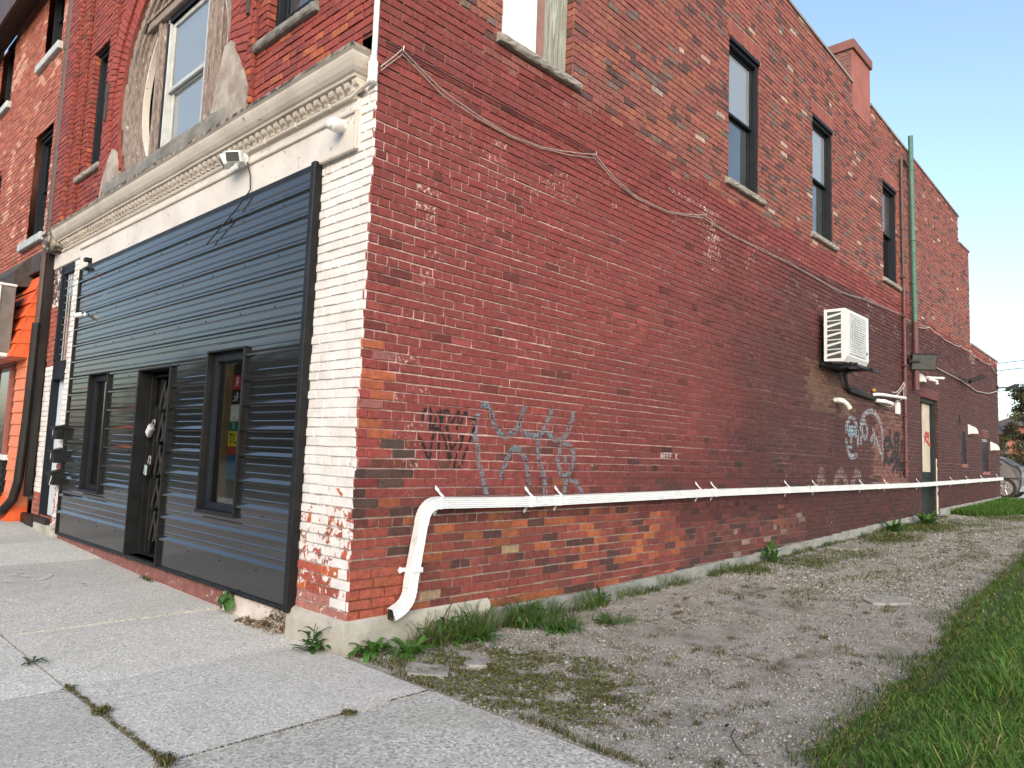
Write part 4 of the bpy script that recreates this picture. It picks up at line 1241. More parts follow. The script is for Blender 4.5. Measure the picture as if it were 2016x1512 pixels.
# orange mansard
mb = MB(); extrude_poly(mb, [(.02, 2.52), (-.36, 2.52), (-.09, 3.72), (.02, 3.72)], 'x', -15.8, -7.93); man = mb.build('mansard', M['orange'], nb)
mb = MB(); cbox(mb, -15.8, -7.95, -.355, .02, 2.485, 2.518, .004); mb.build('soffit', M['orange_pale'], nb)
for i in range(6):
    za, zb = 2.50+i*.2, 2.50+i*.2+.235
    da = -.375+.225*(za-2.5); db = -.345+.225*(zb-2.5)
    shingle([(-7.915, da, za), (-7.915, .02, za+.01), (-7.93, .02, zb), (-7.93, db, zb)], .012, 'shingle', M['orange'], man)
    for j in range(7):
        xa = -7.915-j*.55-(.2 if i % 2 and j else 0); xb = xa-.54-(.2 if i % 2 and not j else 0)
        shingle([(xb, da-.012, za+random.uniform(-.012, .012)), (xa, da-.012, za), (xa, db-.004, zb), (xb, db-.004, zb)], .012, 'shingle', M['orange'] if j < 1 else pm('sooty shingle %d%d' % (i, j), (.10, .032, .018), (.04, .02, .016), 5, rough=.8), man)
mb = MB(); extrude_poly(mb, [(.02, 3.62), (-.30, 3.60), (-.33, 3.80), (-.14, 4.06), (.02, 4.14)], 'x', -15.8, -8.45)
extrude_poly(mb, [(.02, 3.80), (-.14, 3.78), (-.12, 4.08), (.02, 4.12)], 'x', -8.449, -7.92); mb.build('gutter_board', M['sootwood'], nb)
# sign box
sg = thing('sign_box', (-9.6, -.45, 2.6), 'white box sign with a torn sheet hanging over the orange shopfront', 'sign')
mb = MB(); cbox(mb, -11.6, -8.12, -.52, -.34, 2.56, 3.52, .008); mb.build('sign_case', pm('grey sign case', (.17, .155, .14), (.12, .11, .1), 6, rough=.6), sg)
mb = MB()
for i in range(24):
    x0, x1 = -11.58+i*.144, -11.58+(i+1)*.144
    f = lambda x, z: -.533-.018*math.sin(x*9+z*5)-.012*math.sin(x*21)
    zs = np.linspace(2.58, 3.50, 8)
    for j in range(7): mb.add([(x0, f(x0, zs[j]), zs[j]), (x1, f(x1, zs[j]), zs[j]), (x1, f(x1, zs[j+1]), zs[j+1]), (x0, f(x0, zs[j+1]), zs[j+1])], [(0, 1, 2, 3)])
mb.build('torn_sheet', M['signface'], sg)
mb = MB(); cbox(mb, -11.62, -8.10, -.56, -.33, 2.50, 2.558, .01); cbox(mb, -11.62, -8.10, -.56, -.33, 3.522, 3.56, .01); cbox(mb, -8.17, -8.10, -.56, -.521, 2.56, 3.52, .006); mb.build('sign_rim', M['sealed'], sg)
for xa in (-8.5, -10.5):
    mb = MB(); cbox(mb, xa, xa+.05, -.34, .0, 3.3, 3.36, .004); mb.build('bracket', M['black_trim'], sg)

# ================================================================== pipes and fittings
dsp = thing('brown_downspout', (-7.74, -.1, 0), 'tall brown and black downspout between the corner building and the orange shop', 'downspout')
mb = MB(); tube(mb, [(-7.77, -.085, 9.2), (-7.765, -.085, 6.5), (-7.77, -.09, 4.35), (-7.78, -.11, 4.1), (-7.78, -.11, 3.0)], .042, 10); mb.build('brown_pipe', M['brown_pipe'], dsp)
for z in (8.6, 7.1, 5.6, 4.5):
    mb = MB(); lathe(mb, (-7.767, -.085, z), (0, 0, 1), [(0, .043), (.0, .05), (.05, .05), (.05, .043)], 10); mb.build('collar', M['brown_pipe'], dsp)
mb = MB(); sq = [(-.04, -.045), (.04, -.045), (.04, .045), (-.04, .045)]
tube(mb, [(-7.70, -.05, 4.0), (-7.69, -.05, 3.0), (-7.68, -.06, .55)], 1, prof=sq, up=(0, 1, 0)); mb.build('black_pipe', M['black_pipe'], dsp)
mb = MB(); tube(mb, [(-7.80, -.12, 3.0), (-7.80, -.13, 1.6), (-7.79, -.16, .75), (-7.82, -.20, .50), (-7.95, -.26, .36), (-8.35, -.34, .24)], .06, 12); mb.build('elbow', M['black_pipe'], dsp)
mb = MB(); cbox(mb, -7.82, -7.68, -.15, .0, 4.12, 4.28, .03); cbox(mb, -7.84, -7.66, -.16, .0, 4.26, 4.30, .012); mb.build('hopper', M['brown_pipe'], dsp)
mb = MB(); cbox(mb, -7.90, -7.30, -.07, .02, .02, .32, .02); mb.build('tarred_base', M['black_pipe'], dsp)

# long white downspout
dp_ = thing('white_drainpipe', (.06, .6, 1.0), 'long white downspout running along the red brick side wall and turning down at the corner', 'drainpipe')
ys = [.70, 1.75, 3.36, 4.98, 9, 13.76, 18, 22.3]; zsd = [.998, .985, 1.0, 1.017, 1.035, 1.058, 1.12, 1.185]
def flute(w, h, m=5):
    """downspout section with ridges on the outer face; a = height, b = depth"""
    out = []
    for i in range(m*4+1):
        a = -h/2+h*i/(m*4)
        out.append((a, w/2-(.005 if i % 4 in (1, 2) else 0)))
    return [(h/2, -w/2)]+[(-h/2, -w/2)]+out
pr = flute(.062, .082)
pr = [(a, b) for a, b in pr]
segs = [(.70, 1.78), (1.782, 4.9), (4.902, 8.0), (8.002, 11.1), (11.102, 14.2), (14.202, 17.4), (17.402, 20.4), (20.402, 22.42)]
for k, (a, b) in enumerate(segs):
    pts = [(.058+.001*(k % 2), y, float(np.interp(y, ys, zsd))) for y in np.linspace(a, b, 5)]
    # tangent +y: ref up = z, a along z, b = t x a = +y x +z = +x
    mb = MB(); tube(mb, pts, 1.0+.012*(k % 2), prof=pr, up=(0, 0, 1)); mb.build('pipe_length', M['white_pipe'], dp_)
    if k:
        mb = MB(); z = float(np.interp(a, ys, zsd)); cbox(mb, .022, .096, a-.03, a+.03, z-.045, z+.045, .004); mb.build('joint_sleeve', M['white_pipe'], dp_)
def bendpath(c, r, t0, t1, n=9): return [(.058, c[0]+r*math.cos(t), c[1]+r*math.sin(t)) for t in np.linspace(t0, t1, n)]
mb = MB()
upb = bendpath((.72, .86), .138, math.pi/2, math.pi*.97)
tube(mb, [(.058, .74, .998)]+upb, 1.02, prof=pr, up=None) if False else None
# elbows built from short rings, corrugated on the inside of the bend
def elbow(path, r):
    mb = MB(); vs_, fs = [], []
    P_ = [Vector(q) for q in path]
    for i, q in enumerate(P_):
        t = (P_[min(i+1, len(P_)-1)]-P_[max(i-1, 0)]).normalized()
        a = Vector((1, 0, 0)).cross(t)       # in-plane normal
        s = 1.0+(.05 if i % 2 else 0)
        for pa, pb in pr: vs_.append(q+a*pa*s*r+Vector((1, 0, 0))*pb*s)
    m = len(pr)
    for i in range(len(P_)-1):
        for k in range(m): fs.append((i*m+k, i*m+(k+1) % m, (i+1)*m+(k+1) % m, (i+1)*m+k))
    mb.add(vs_, fs); return mb
elbow([(.058, .745, .998)]+bendpath((.72, .86), .138, math.pi/2, math.pi*.95, 17)+[(.058, .575, .84)], 1.03).build('elbow', M['white_pipe'], dp_)
low = [(.058, .575, .845), (.058, .50, .42)]
elbow(low, 1.0).build('drop_length', M['white_pipe'], dp_)
lb = [(.058, .503, .43)]+[(.058, .50-.15+.15*math.cos(t)-.0, .40+.16*math.sin(t)) for t in np.linspace(0, -1.25, 15)]
lb = [(x, y, z) for x, y, z in lb]+[(.06, .34, .225)]
elbow(lb, 1.04).build('outlet_elbow', M['white_pipe'], dp_)
mb = MB(); cbox(mb, .030, .086, .330, .3365, .19, .262, .001, M=None); mb.build('outlet_opening', M['dark_room'], dp_)
def strap(y, z, vert=False, s=1.0):
    mb = MB(); h, w = .046*s, .016
    if not vert:
        fbox(mb, Fr((0, y, z), (0, 1, 0), (1, 0, 0)), -w, w, .024, .0935, -h, h, .003)
        for sg_ in (1, -1):
            l = .085 if sg_ > 0 else .055
            pts = [(-w, h), (w, h), (w*.8, h+l*.45), (w*1.25, h+l*.65), (0, h+l), (-w*1.25, h+l*.65), (-w*.8, h+l*.45)]
            curl = lambda k: .012+.03*max(0, 1-k/.5)*1.0
            f = [(.010+(.055*(1-(b-h)/l)**2 if sg_ > 0 else .03*(1-(b-h)/l)**2), y+a+(.035*(1-(b-h)/l) if sg_ > 0 else 0), z+sg_*b) for a, b in pts]
            n = len(pts)
            mb.add(f+[(x-.004, yy, zz) for x, yy, zz in f], [tuple(range(n)), tuple(range(n, 2*n))[::-1]]+[(i, (i+1) % n, n+(i+1) % n, n+i) for i in range(n)])
            lathe(mb, (.012, y+.0, z+sg_*(h+l*.66)), (1, 0, 0), [(0, .004), (.006, .004)], 6)
    else:
        fbox(mb, Fr((0, y, z), (0, 1, 0), (1, 0, 0)), -.05, .05, .026, .0955, -.018, .018, .003)
        pts = [(-.05, -.016), (-.05, .016), (-.085, .014), (-.105, .024), (-.125, 0), (-.105, -.024), (-.085, -.014)]
        f = [(.02, y+a, z+b) for a, b in pts]; n = len(pts)
        mb.add(f+[(x-.005, yy, zz) for x, yy, zz in f], [tuple(range(n)), tuple(range(n, 2*n))[::-1]]+[(i, (i+1) % n, n+(i+1) % n, n+i) for i in range(n)])
    return mb.build('strap', M['white_pipe'], dp_)
for y in (.74, 1.76, 2.16, 4.70, 5.06, 7.19, 8.20, 10.28, 11.61, 13.74, 16.52, 18.10, 19.78, 21.85): strap(y, float(np.interp(y, ys, zsd)))
strap(.535, .52, True)

# green vent pipe, maroon below
gp = thing('green_vent_pipe', (.08, 13.55, 2.9), 'thick pipe up the side wall past the parapet, green above and maroon below', 'pipe')
mb = MB(); tube(mb, [(.085, 13.42, 8.35), (.085, 13.47, 6.6), (.085, 13.55, 4.36)], .05, 12); mb.build('green_pipe', M['green_pipe'], gp)
mb = MB(); tube(mb, [(.085, 13.55, 4.36), (.085, 13.57, 3.2), (.085, 13.57, 2.98)], .058, 12); mb.build('maroon_pipe', M['maroon_pipe'], gp)
for z in (7.6, 6.1, 5.2, 4.36, 3.7):
    mb = MB(); lathe(mb, (.085, float(np.interp(z, [2.9, 4.36, 6.6, 8.4], [13.57, 13.55, 13.47, 13.42])), z), (0, 0, 1), [(0, .05), (0, .062), (.05, .062), (.05, .05)], 12); mb.build('collar', M['green_pipe'] if z > 4.4 else M['maroon_pipe'], gp)
tp = thing('thin_conduit', (.05, 12.9, 1.2), 'thin dark conduit on the side wall just left of the green pipe', 'conduit')
mb = MB(); tube(mb, [(.05, 13.30, 7.66), (.05, 13.0, 7.72), (.05, 12.86, 7.66), (.05, 12.86, 7.4), (.05, 12.90, 5.2)], .032, 10); mb.build('conduit_run', M['brown_pipe'], tp)
mb = MB(); tube(mb, [(.05, 12.90, 5.2), (.05, 12.91, 4.0), (.05, 12.88, 1.24)], .032, 10); mb.build('conduit_run', M['maroon_pipe'], tp)
for z in (7.2, 6.2, 5.2, 4.4, 3.4, 2.4, 1.5):
    mb = MB(); cbox(mb, .0, .088, 12.84, 12.95, z, z+.03, .004); mb.build('clip', M['maroon_pipe'], tp)

# air conditioner
ac = thing('air_conditioner', (.3, 8.9, 2.95), 'white outdoor air conditioner on brackets high on the side wall', 'air conditioner')
AY0, AY1, AX0, AX1, AZ0, AZ1 = 8.42, 9.40, .11, .455, 2.96, 3.78
mb = MB()
poly = [(AX0, AZ0+.02), (AX1-.05, AZ0), (AX1, AZ0+.09), (AX1, AZ1-.02), (AX1-.03, AZ1), (AX0, AZ1)]
extrude_poly(mb, poly, 'y', AY0, AY1)
mb.build('casing', M['ac_white'], ac)
for i in range(5):                                           # slanted louvre slots in the near side
    zb_ = AZ0+.05+i*.148
    for tri in ([(AX0+.05, zb_+.075), (AX0+.05, zb_+.135), (AX0+.255, zb_+.135), (AX0+.255, zb_+.115)], [(AX0+.05, zb_+.005), (AX0+.05, zb_+.035), (AX0+.255, zb_+.085), (AX0+.255, zb_+.005)]):
        mb = MB(); extrude_poly(mb, tri, 'y', AY0-.004, AY0+.01); mb.build('louvre_slot', M['ac_dark'], ac)
mb = MB(); cbox(mb, AX1-.002, AX1+.006, AY0+.06, AY1-.17, AZ0+.12, AZ1-.05, .003); gr = mb.build('grille', M['ac_grille'], ac)
mb = MB()
for i in range(17): z = AZ0+.13+i*.038; cbox(mb, AX1+.016, AX1+.024, AY0+.06, AY1-.17, z, z+.007, .001)
for i in range(11): y = AY0+.07+i*.073; cbox(mb, AX1+.007, AX1+.018, y, y+.007, AZ0+.12, AZ1-.05, .001)
tag(mb.build('grille_bars', M['ac_white'], gr), kind='stuff')
mb = MB(); lathe(mb, (AX1+.004, AY0+.41, AZ0+.44), (1, 0, 0), [(0, .29), (.006, .29), (.007, .10), (.010, .09), (.010, .02)], 28); mb.build('fan_ring', M['ac_dark'] if False else pm('fan disc grey', (.30, .34, .33), (.25, .29, .28), 5, rough=.6), gr)  # grey disc for the round fan in the grille
mb = MB(); cbox(mb, AX1-.001, AX1+.006, AY1-.13, AY1-.07, AZ0+.19, AZ0+.24, .002); mb.build('badge', M['black_trim'], ac)
for y in (AY0+.10, AY1-.14):
    mb = MB(); cbox(mb, .0, .56, y, y+.045, AZ0-.06, AZ0-.015, .003); cbox(mb, .0, .03, y, y+.045, AZ0-.06, AZ0+.34, .003); mb.build('bracket', M['black_trim'], ac)
mb = MB(); cbox(mb, .48, .52, AY0-.02, AY1+.38, AZ0-.058, AZ0-.016, .003); cbox(mb, .10, .14, AY0-.12, AY1+.2, AZ0-.058, AZ0-.016, .003); mb.build('rail', M['black_trim'], ac)
for y in (AY0+.12, AY1-.12):
    for x in (.16, .4):
        mb = MB(); lathe(mb, (x, y, AZ0-.016), (0, 0, 1), [(0, .03), (.018, .026)], 10); mb.build('rubber_foot', M['black_rubber'], ac)
for k, o in enumerate((0, .035, -.03)):
    mb = MB(); tube(mb, [(.16, 9.28+o, 2.96), (.10, 9.34+o, 2.86), (.07, 9.52+o, 2.72-.5*o), (.06, 9.75, 2.66+o), (.055, 10.2, 2.645+o*.8), (.055, 10.7, 2.62+o*.7), (.05, 11.02+o, 2.60)], .026-.006*(k == 2), 8); mb.build('refrigerant_line', M['black_rubber'], ac)

# floodlights on the side wall
def floodlight(loc, rz, label, face=None):
    t = thing('floodlight', loc, label, 'floodlight', 'black floodlights on the side wall')
    o = Vector(loc); R_ = Matrix.Translation(o) @ Matrix.Rotation(rz, 4, 'Z')
    mb = MB(); cbox(mb, 0, .03, -.06, .06, -.06, .06, .006, M=R_); cbox(mb, .0, .30, -.018, .018, -.02, .02, .004, M=R_); mb.build('arm', M['black_trim'], t)
    c_ = R_ @ Vector((.36, 0, .0))
    fz = -Vector(face).normalized(); fx = Vector((0, 0, 1)).cross(fz).normalized(); fy = fz.cross(fx)
    H = Matrix(((fy.x, fx.x, fz.x, c_.x), (fy.y, fx.y, fz.y, c_.y), (fy.z, fx.z, fz.z, c_.z), (0, 0, 0, 1)))
    mb = MB(); cbox(mb, -.17, .17, -.25, .25, -.03, .035, .012, M=H)
    for i in range(9): cbox(mb, -.11, .11, -.17+i*.04, -.155+i*.04, .034, .06, .002, M=H)
    hd = mb.build('head', M['black_trim'], t)
    mb = MB(); cbox(mb, -.15, .15, -.23, .23, -.036, -.029, .003, M=H); mb.build('lens', M['led'], hd)
    return t
floodlight((.0, 13.28, 3.56), 0.9, 'black floodlight with its square lens facing out beside the maroon pipe', (.55, -.75, -.25))
floodlight((.0, 17.72, 3.62), 0.2, 'black floodlight seen edge-on above the narrow slot opening', (.35, .1, -.95))
floodlight((.0, 22.40, 3.84), 0.2, 'black floodlight at the far corner of the side wall', (.4, .1, -.9))
# vents
def vent_hood(y, z, label, pipe=False):
    t = thing('vent_hood', (0, y, z), label, 'vent', 'white vent hoods on the side wall')
    pf = [(0, 0), (0, .21)]+[(.19*math.sin(a), .02+.19*math.cos(a)) for a in np.linspace(.12, 1.5, 8)]+[(.19, 0)]
    mb = MB(); extrude_poly(mb, [(a, z+b) for a, b in pf], 'y', y-.09, y+.09)
    mb.build('hood', M['white_plastic'], t)
    mb = MB(); cbox(mb, .0, .02, y-.11, y+.11, z-.02, z+.23, .004); mb.build('flange', M['white_plastic'], t)
    if pipe:
        mb = MB(); tube(mb, [(.20, y+.05, z+.10), (.30, y+.25, z+.10), (.40, y+.55, z+.12)], .027, 10); mb.build('outlet_pipe', M['white_plastic'], t)
        mb = MB(); tube(mb, [(.25, y+.1, z+.06), (.33, y+.3, z+.03), (.33, y+.3, z-.03)], .03, 8); mb.build('drain_nipple', M['white_plastic'], t)
vent_hood(13.82, 3.18, 'white vent hood with a long white outlet pipe under the first floodlight', True)
vent_hood(18.62, 2.32, 'white quarter-round vent hood above and right of the narrow slot window')
vent_hood(21.3, 1.98, 'white quarter-round vent hood nearest the far corner, right of the back window')
t = thing('exhaust_pipe', (.05, 11.5, 2.66), 'white plastic exhaust pipe pointing away along the wall at the end of the black hoses', 'pipe')
mb = MB(); tube(mb, [(.02, 11.02, 2.68), (.09, 11.05, 2.69), (.12, 11.3, 2.70), (.14, 12.55, 2.74)], .03, 10); mb.build('long_pipe', M['white_plastic'], t)
mb = MB(); tube(mb, [(.02, 11.15, 2.59), (.14, 11.3, 2.58), (.16, 11.65, 2.56)], .036, 10); mb.build('short_pipe', M['white_plastic'], t)
mb = MB(); lathe(mb, (.03, 11.0, 2.76), (1, 0, 0), [(0, .032), (.03, .032), (.04, .02)], 10); mb.build('yellow_tape', pm('orange foam', (.6, .33, .05), None, 10, rough=.8), t)
t = thing('pipe_elbow', (.0, 9.25, 2.36), 'short white plastic elbow sticking out of the wall under the air conditioner', 'pipe')
mb = MB(); tube(mb, [(-.02, 9.18, 2.44), (.07, 9.18, 2.44), (.11, 9.22, 2.43), (.14, 9.32, 2.38), (.15, 9.36, 2.34)], .04, 12); mb.build('elbow', M['white_plastic'], t)
mb = MB(); lathe(mb, (.146, 9.345, 2.358), (.1, .4, -.4), [(.03, .046), (.05, .046), (.05, .034), (.02, .03)], 12); mb.build('collar', M['white_plastic'], t)
t = thing('junction_box', (.0, 12.45, 2.52), 'small white electrical box hanging by a cable left of the thin conduit', 'electrical box')
mb = MB(); cbox(mb, .0, .06, 12.37, 12.55, 2.42, 2.66, .012); bx_ = mb.build('box', M['white_plastic'], t)
mb = MB(); cbox(mb, .06, .066, 12.40, 12.52, 2.46, 2.62, .004); mb.build('cover', M['sealed'], bx_)
mb = MB(); cbox(mb, .02, .04, 12.43, 12.49, 2.66, 2.70, .004); mb.build('gland', M['white_plastic'], bx_)

# cables
def cable(name, pts, r, mat, label, sag=0.0, cat='cable'):
    t = thing(name, pts[0], label, cat)
    P_ = []
    for i in range(len(pts)-1):
        a, b = Vector(pts[i]), Vector(pts[i+1])
        for k in range(8):
            q = k/8; P_.append(a.lerp(b, q)-Vector((0, 0, sag*4*q*(1-q)*min(1, (b-a).length/1.5))))
    P_.append(Vector(pts[-1]))
    mb = MB(); tube(mb, P_, r, 6); mb.build('wire', mat, t)
    return t
CP_ = [(.01, 4.155), (.195, 4.37), (.60, 4.22), (.963, 4.165), (1.40, 4.125), (1.793, 4.163), (2.2, 4.25), (2.60, 4.36), (2.95, 4.22), (3.355, 4.14), (4.0, 4.16), (4.80, 4.335), (5.4, 4.27), (6.454, 4.30), (7.3, 4.31), (8.264, 4.29), (9.3, 4.27), (10.62, 4.37), (12.9, 4.47), (13.37, 4.40), (14.9, 4.52)]
c1 = cable('wall_cable', [(.03, y, z) for y, z in CP_], .0045, M['cable'], 'pale sagging cable looped along the painted side wall from the white corner conduit', .02)
mb = MB(); tube(mb, [(.022, y+.01, z-.022-.015*math.sin(y*3)) for y, z in CP_], .004, 6); mb.build('second_strand', M['cable'], c1)
for y, z in ((.195, 4.37), (2.60, 4.36), (4.80, 4.335), (10.62, 4.37)):
    mb = MB(); tube(mb, [(-.01, y, z-.012), (.045, y, z-.012), (.05, y, z+.02)], .006, 6); mb.build('hook', M['steel'], c1)
cable('slack_cable', [(.03, 13.62, 4.36), (.03, 14.9, 4.50), (.03, 15.8, 4.455), (.03, 16.75, 4.41), (.03, 17.8, 4.47), (.03, 18.6, 4.46), (.03, 19.75, 4.40), (.03, 21.4, 4.42), (.03, 22.4, 4.21)], .011, M['cable'], 'pale cable sagging along the low back wall right of the green pipe', .05)
cable('lamp_cable', [(.03, 15.3, 3.66), (.03, 16.5, 3.63), (.03, 17.72, 3.60), (.03, 19.5, 3.48), (.03, 21, 3.55), (.03, 22.45, 3.76)], .014, M['cable'], 'white cable running between the black floodlights')
cable('black_wall_cable', [(.02, .05, 4.37), (.02, 1.3, 4.36), (.02, 2.58, 4.37)], .006, M['cable_black'], 'thin black cable running straight above the start of the pale cable', .0)
cable('loop_cable', [(.03, 12.98, 3.5), (.04, 12.9, 3.1), (.04, 12.4, 2.85), (.04, 12.1, 2.82)], .012, M['cable'], 'white cable end hanging loose right of the air conditioner', .04)
cable('drop_cable', [(.05, 12.98, 3.3), (.05, 12.85, 3.0), (.05, 12.2, 2.74)], .010, M['cable'], 'white cable slanting down to the exhaust pipe', .03)
cable('box_cable', [(.04, 12.84, 3.0), (.04, 12.84, 2.78), (.05, 12.46, 2.68), (.05, 11.9, 2.52), (.04, 11.3, 2.55)], .010, M['cable'], 'white cable looping from the thin conduit to the small electrical box', .03)

# white conduit at the corner and its run under the cornice
t = thing('corner_conduit', (.0, -.02, 4.0), 'white electrical conduit coming down the building corner and running under the cornice', 'conduit')
mb = MB(); tube(mb, [(-.005, -.026, 8.6), (-.005, -.026, 4.20)], .021, 10); mb.build('riser', M['white_plastic'], t)
mb = MB(); cbox(mb, -.035, .025, -.06, .0, 4.02, 4.20, .012); lathe(mb, (-.005, -.03, 4.19), (0, 0, 1), [(0, .026), (.04, .026), (.04, .021)], 10); mb.build('conduit_body', M['white_plastic'], t)
mb = MB(); tube(mb, [(-.03, -.038, 4.035), (-.12, -.044, 4.02), (-.24, -.05, 3.985), (-1.87, -.05, 3.985)], .017, 8); mb.build('conduit_run', M['cornice'], t)
for x in (-.5, -1.0, -1.5):
    mb = MB(); cbox(mb, x-.01, x+.01, -.072, -.03, 3.965, 4.005, .003); mb.build('clip', M['cornice'], t)
mb = MB(); cbox(mb, -.04, .025, -.05, .0, 4.72, 4.75, .005); mb.build('strap', M['steel'], t)

# twin floodlight under the cornice
t = thing('twin_floodlight', (-1.9, -.05, 3.9), 'white twin-headed floodlight on the fascia under the dentils', 'floodlight')
mb = MB(); cbox(mb, -1.96, -1.84, -.08, -.025, 3.87, 3.97, .01); mb.build('back_box', M['sealed'], t)
for dx, rz, rx in ((-.10, -.5, .5), (.075, .55, .35)):
    H = Matrix.Translation((-1.90+dx, -.17, 3.90)) @ Matrix.Rotation(rz, 4, 'Z') @ Matrix.Rotation(rx, 4, 'X')
    mb = MB(); cbox(mb, -.075, .075, -.03, .03, -.05, .05, .01, M=H)
    for i in range(5): cbox(mb, -.06+i*.027, -.05+i*.027, .029, .06, -.04, .04, .002, M=H)
    tube(mb, [H @ Vector((0, .03, 0)), (-1.90+dx*.4, -.08, 3.93)], .014, 8)
    hd = mb.build('lamp_head', M['sealed'], t)
    mb = MB(); cbox(mb, -.062, .062, -.035, -.0295, -.038, .038, .002, M=H); mb.build('lens', M['led'], hd)
mb = MB(); tube(mb, [(-1.80, -.06, 3.88), (-1.76, -.045, 3.75), (-1.74, -.045, 3.62), (-1.75, -.06, 3.58), (-1.95, -.065, 3.47), (-2.5, -.066, 3.25)], .006, 6); mb.build('lead', M['cable_black'], t)
# cameras
t = thing('dome_camera', (-.36, -.05, 3.78), 'round white security camera on the right end of the fascia', 'camera')
mb = MB(); lathe(mb, (-.36, -.022, 3.80), (0, -1, 0), [(0, .05), (.02, .052), (.025, .045)], 18); bs = mb.build('base', M['white_plastic'], t)
mb = MB(); lathe(mb, (-.36, -.045, 3.80), (.18, -1, -.25), [(0, .046), (.03, .053), (.07, .053), (.10, .046), (.115, .03)], 18); eb = mb.build('eyeball', M['white_plastic'], t)
mb = MB(); lathe(mb, (-.339, -.161, 3.771), (.18, -1, -.25), [(0, .028), (.006, .02)], 14); mb.build('lens', M['sealed'], eb)
t = thing('bullet_camera', (-5.98, -.05, 2.93), 'small white bullet camera sticking out from the left edge of the black shopfront', 'camera')
mb = MB(); lathe(mb, (-5.93, -.05, 2.94), (0, -1, 0), [(0, .028), (.012, .026), (.016, .014)], 12); tube(mb, [(-5.93, -.06, 2.94), (-5.945, -.095, 2.93)], .010, 8); mb.build('mount', M['white_plastic'], t)
mb = MB(); lathe(mb, (-5.93, -.085, 2.935), (-.3, -.85, -.25), [(0, .02), (.008, .030), (.085, .030), (.092, .026)], 14); bd_ = mb.build('body', M['white_plastic'], t)
mb = MB(); lathe(mb, (-5.959, -.168, 2.911), (-.3, -.85, -.25), [(0, .024), (.006, .02)], 12); mb.build('lens', M['black_trim'], bd_)
t = thing('small_lamp_bracket', (-5.99, -.05, 3.55), 'small black bracket on the fascia at the top left of the black shopfront', 'bracket')
mb = MB(); cbox(mb, -6.05, -5.95, -.04, -.02, 3.50, 3.68, .004); cbox(mb, -6.04, -5.96, -.10, -.04, 3.63, 3.68, .008); cbox(mb, -6.03, -5.97, -.085, -.04, 3.52, 3.56, .006); mb.build('plate', M['black_trim'], t)

# folding security gate and padlocks
gt = thing('security_gate', (-3.53, .12, .2), 'black folding lattice security gate across the shop entrance', 'gate')
gx = [-3.72+i*.115 for i in range(6)]
for i, x in enumerate(gx):
    for o in (-.011, .011):
        mb = MB(); cbox(mb, x+o-.004, x+o+.004, .10+(.03 if i % 2 else 0), .118+(.03 if i % 2 else 0), .23, 2.04-.02*(i % 2), .002); mb.build('picket', M['black_trim'], gt)
for i in range(len(gx)-1):
    for k in range(5):
        z = .36+k*.34
        for s in (1, -1):
            za, zb = (z, z+.30) if s > 0 else (z+.30, z)
            mb = MB(); tube(mb, [(gx[i], .095 if s > 0 else .125, za), (gx[i+1], .095 if s > 0 else .125, zb)], 1, prof=[(-.003, -.007), (.003, -.007), (.003, .007), (-.003, .007)]); mb.build('lattice_bar', M['gate_metal'], gt)
mb = MB(); cbox(mb, -3.92, -3.90, .07, .13, .2, 2.1, .003); cbox(mb, -3.90, -3.15, .08, .15, .2, .222, .003); cbox(mb, -3.90, -3.15, .08, .15, 2.06, 2.085, .003); cbox(mb, -3.82, -3.78, .09, .15, .22, 1.75, .004); mb.build('gate_frame', M['black_trim'], gt)
def padlock(x, z, tilt, label, key):
    t = thing('padlock', (x, .05, z), label, 'padlock', 'padlocks on the folding gate')
    H = Matrix.Translation((x, .055, z)) @ Matrix.Rotation(tilt, 4, 'Y')
    mb = MB(); cbox(mb, -.045, .045, -.025, .025, -.075, .055, .01, M=H)
    bd_ = mb.build('body', M['steel'] if not key else M['black_trim'], t)
    mb = MB(); tube(mb, [H @ Vector((.028*math.cos(a)*(1), 0, .055+(.055 if 0 < i < 8 else 0)+.028*math.sin(a)*(1 if 0 < i < 8 else 0))) for i, a in enumerate(np.linspace(0, math.pi, 9))], .006, 8); mb.build('shackle', M['steel'], t)
    mb = MB(); cbox(mb, -.033, .033, -.029, -.0245, -.06, .04, .002, M=H); pl = mb.build('face_plate', pm('pale plate', (.55, .72, .68), (.4, .55, .52), 30, rough=.35) if key else M['sealed'], bd_)
    if key:
        mb = MB()
        for i in range(4): lathe(mb, H @ Vector((0, -.03, .03-.025*i)), (0, -1, 0), [(0, .008), (.004, .007)], 8)
        mb.build('dial', M['black_trim'], pl)
padlock(-3.80, 1.50, .75, 'grey padlock hanging tilted, upper of the two on the folding gate', False)
padlock(-3.775, 1.09, .18, 'black key-safe padlock with a pale green face, lower one on the folding gate', True)

# mailboxes
def mailbox(z, label, mark, x=-6.46, h=.18, w=.21):
    t = thing('mailbox', (x, -.08, z), label, 'mailbox', 'mailboxes stacked on the white pier')
    mb = MB(); extrude_poly(mb, [(-.005, z), (-.12, z), (-.13, z+h*.8), (-.005, z+h)], 'x', x-w/2, x+w/2); b_ = mb.build('box', M['black_trim'], t)
    mb = MB(); extrude_poly(mb, [(-.002, z+h+.003), (-.002, z+h+.016), (-.155, z+h*.8+.012), (-.155, z+h*.8-.012), (-.148, z+h*.8+.0)], 'x', x-w/2-.012, x+w/2+.012); mb.build('lid', M['black_pipe'], t)
    lettering('number', mark, .11 if mark == '1' else .2, (x-.05 if mark == '1' else x+.03, -.1315, z+.05 if mark == '1' else z+.0), (math.radians(88), 0, 0), M['text_white'], b_, align_x='CENTER', offset=.003)
mailbox(1.36, 'black mailbox at the top of the stack of three beside the side entrance', '1')
mailbox(1.06, 'black mailbox in the middle of the stack of three beside the side entrance', '1')
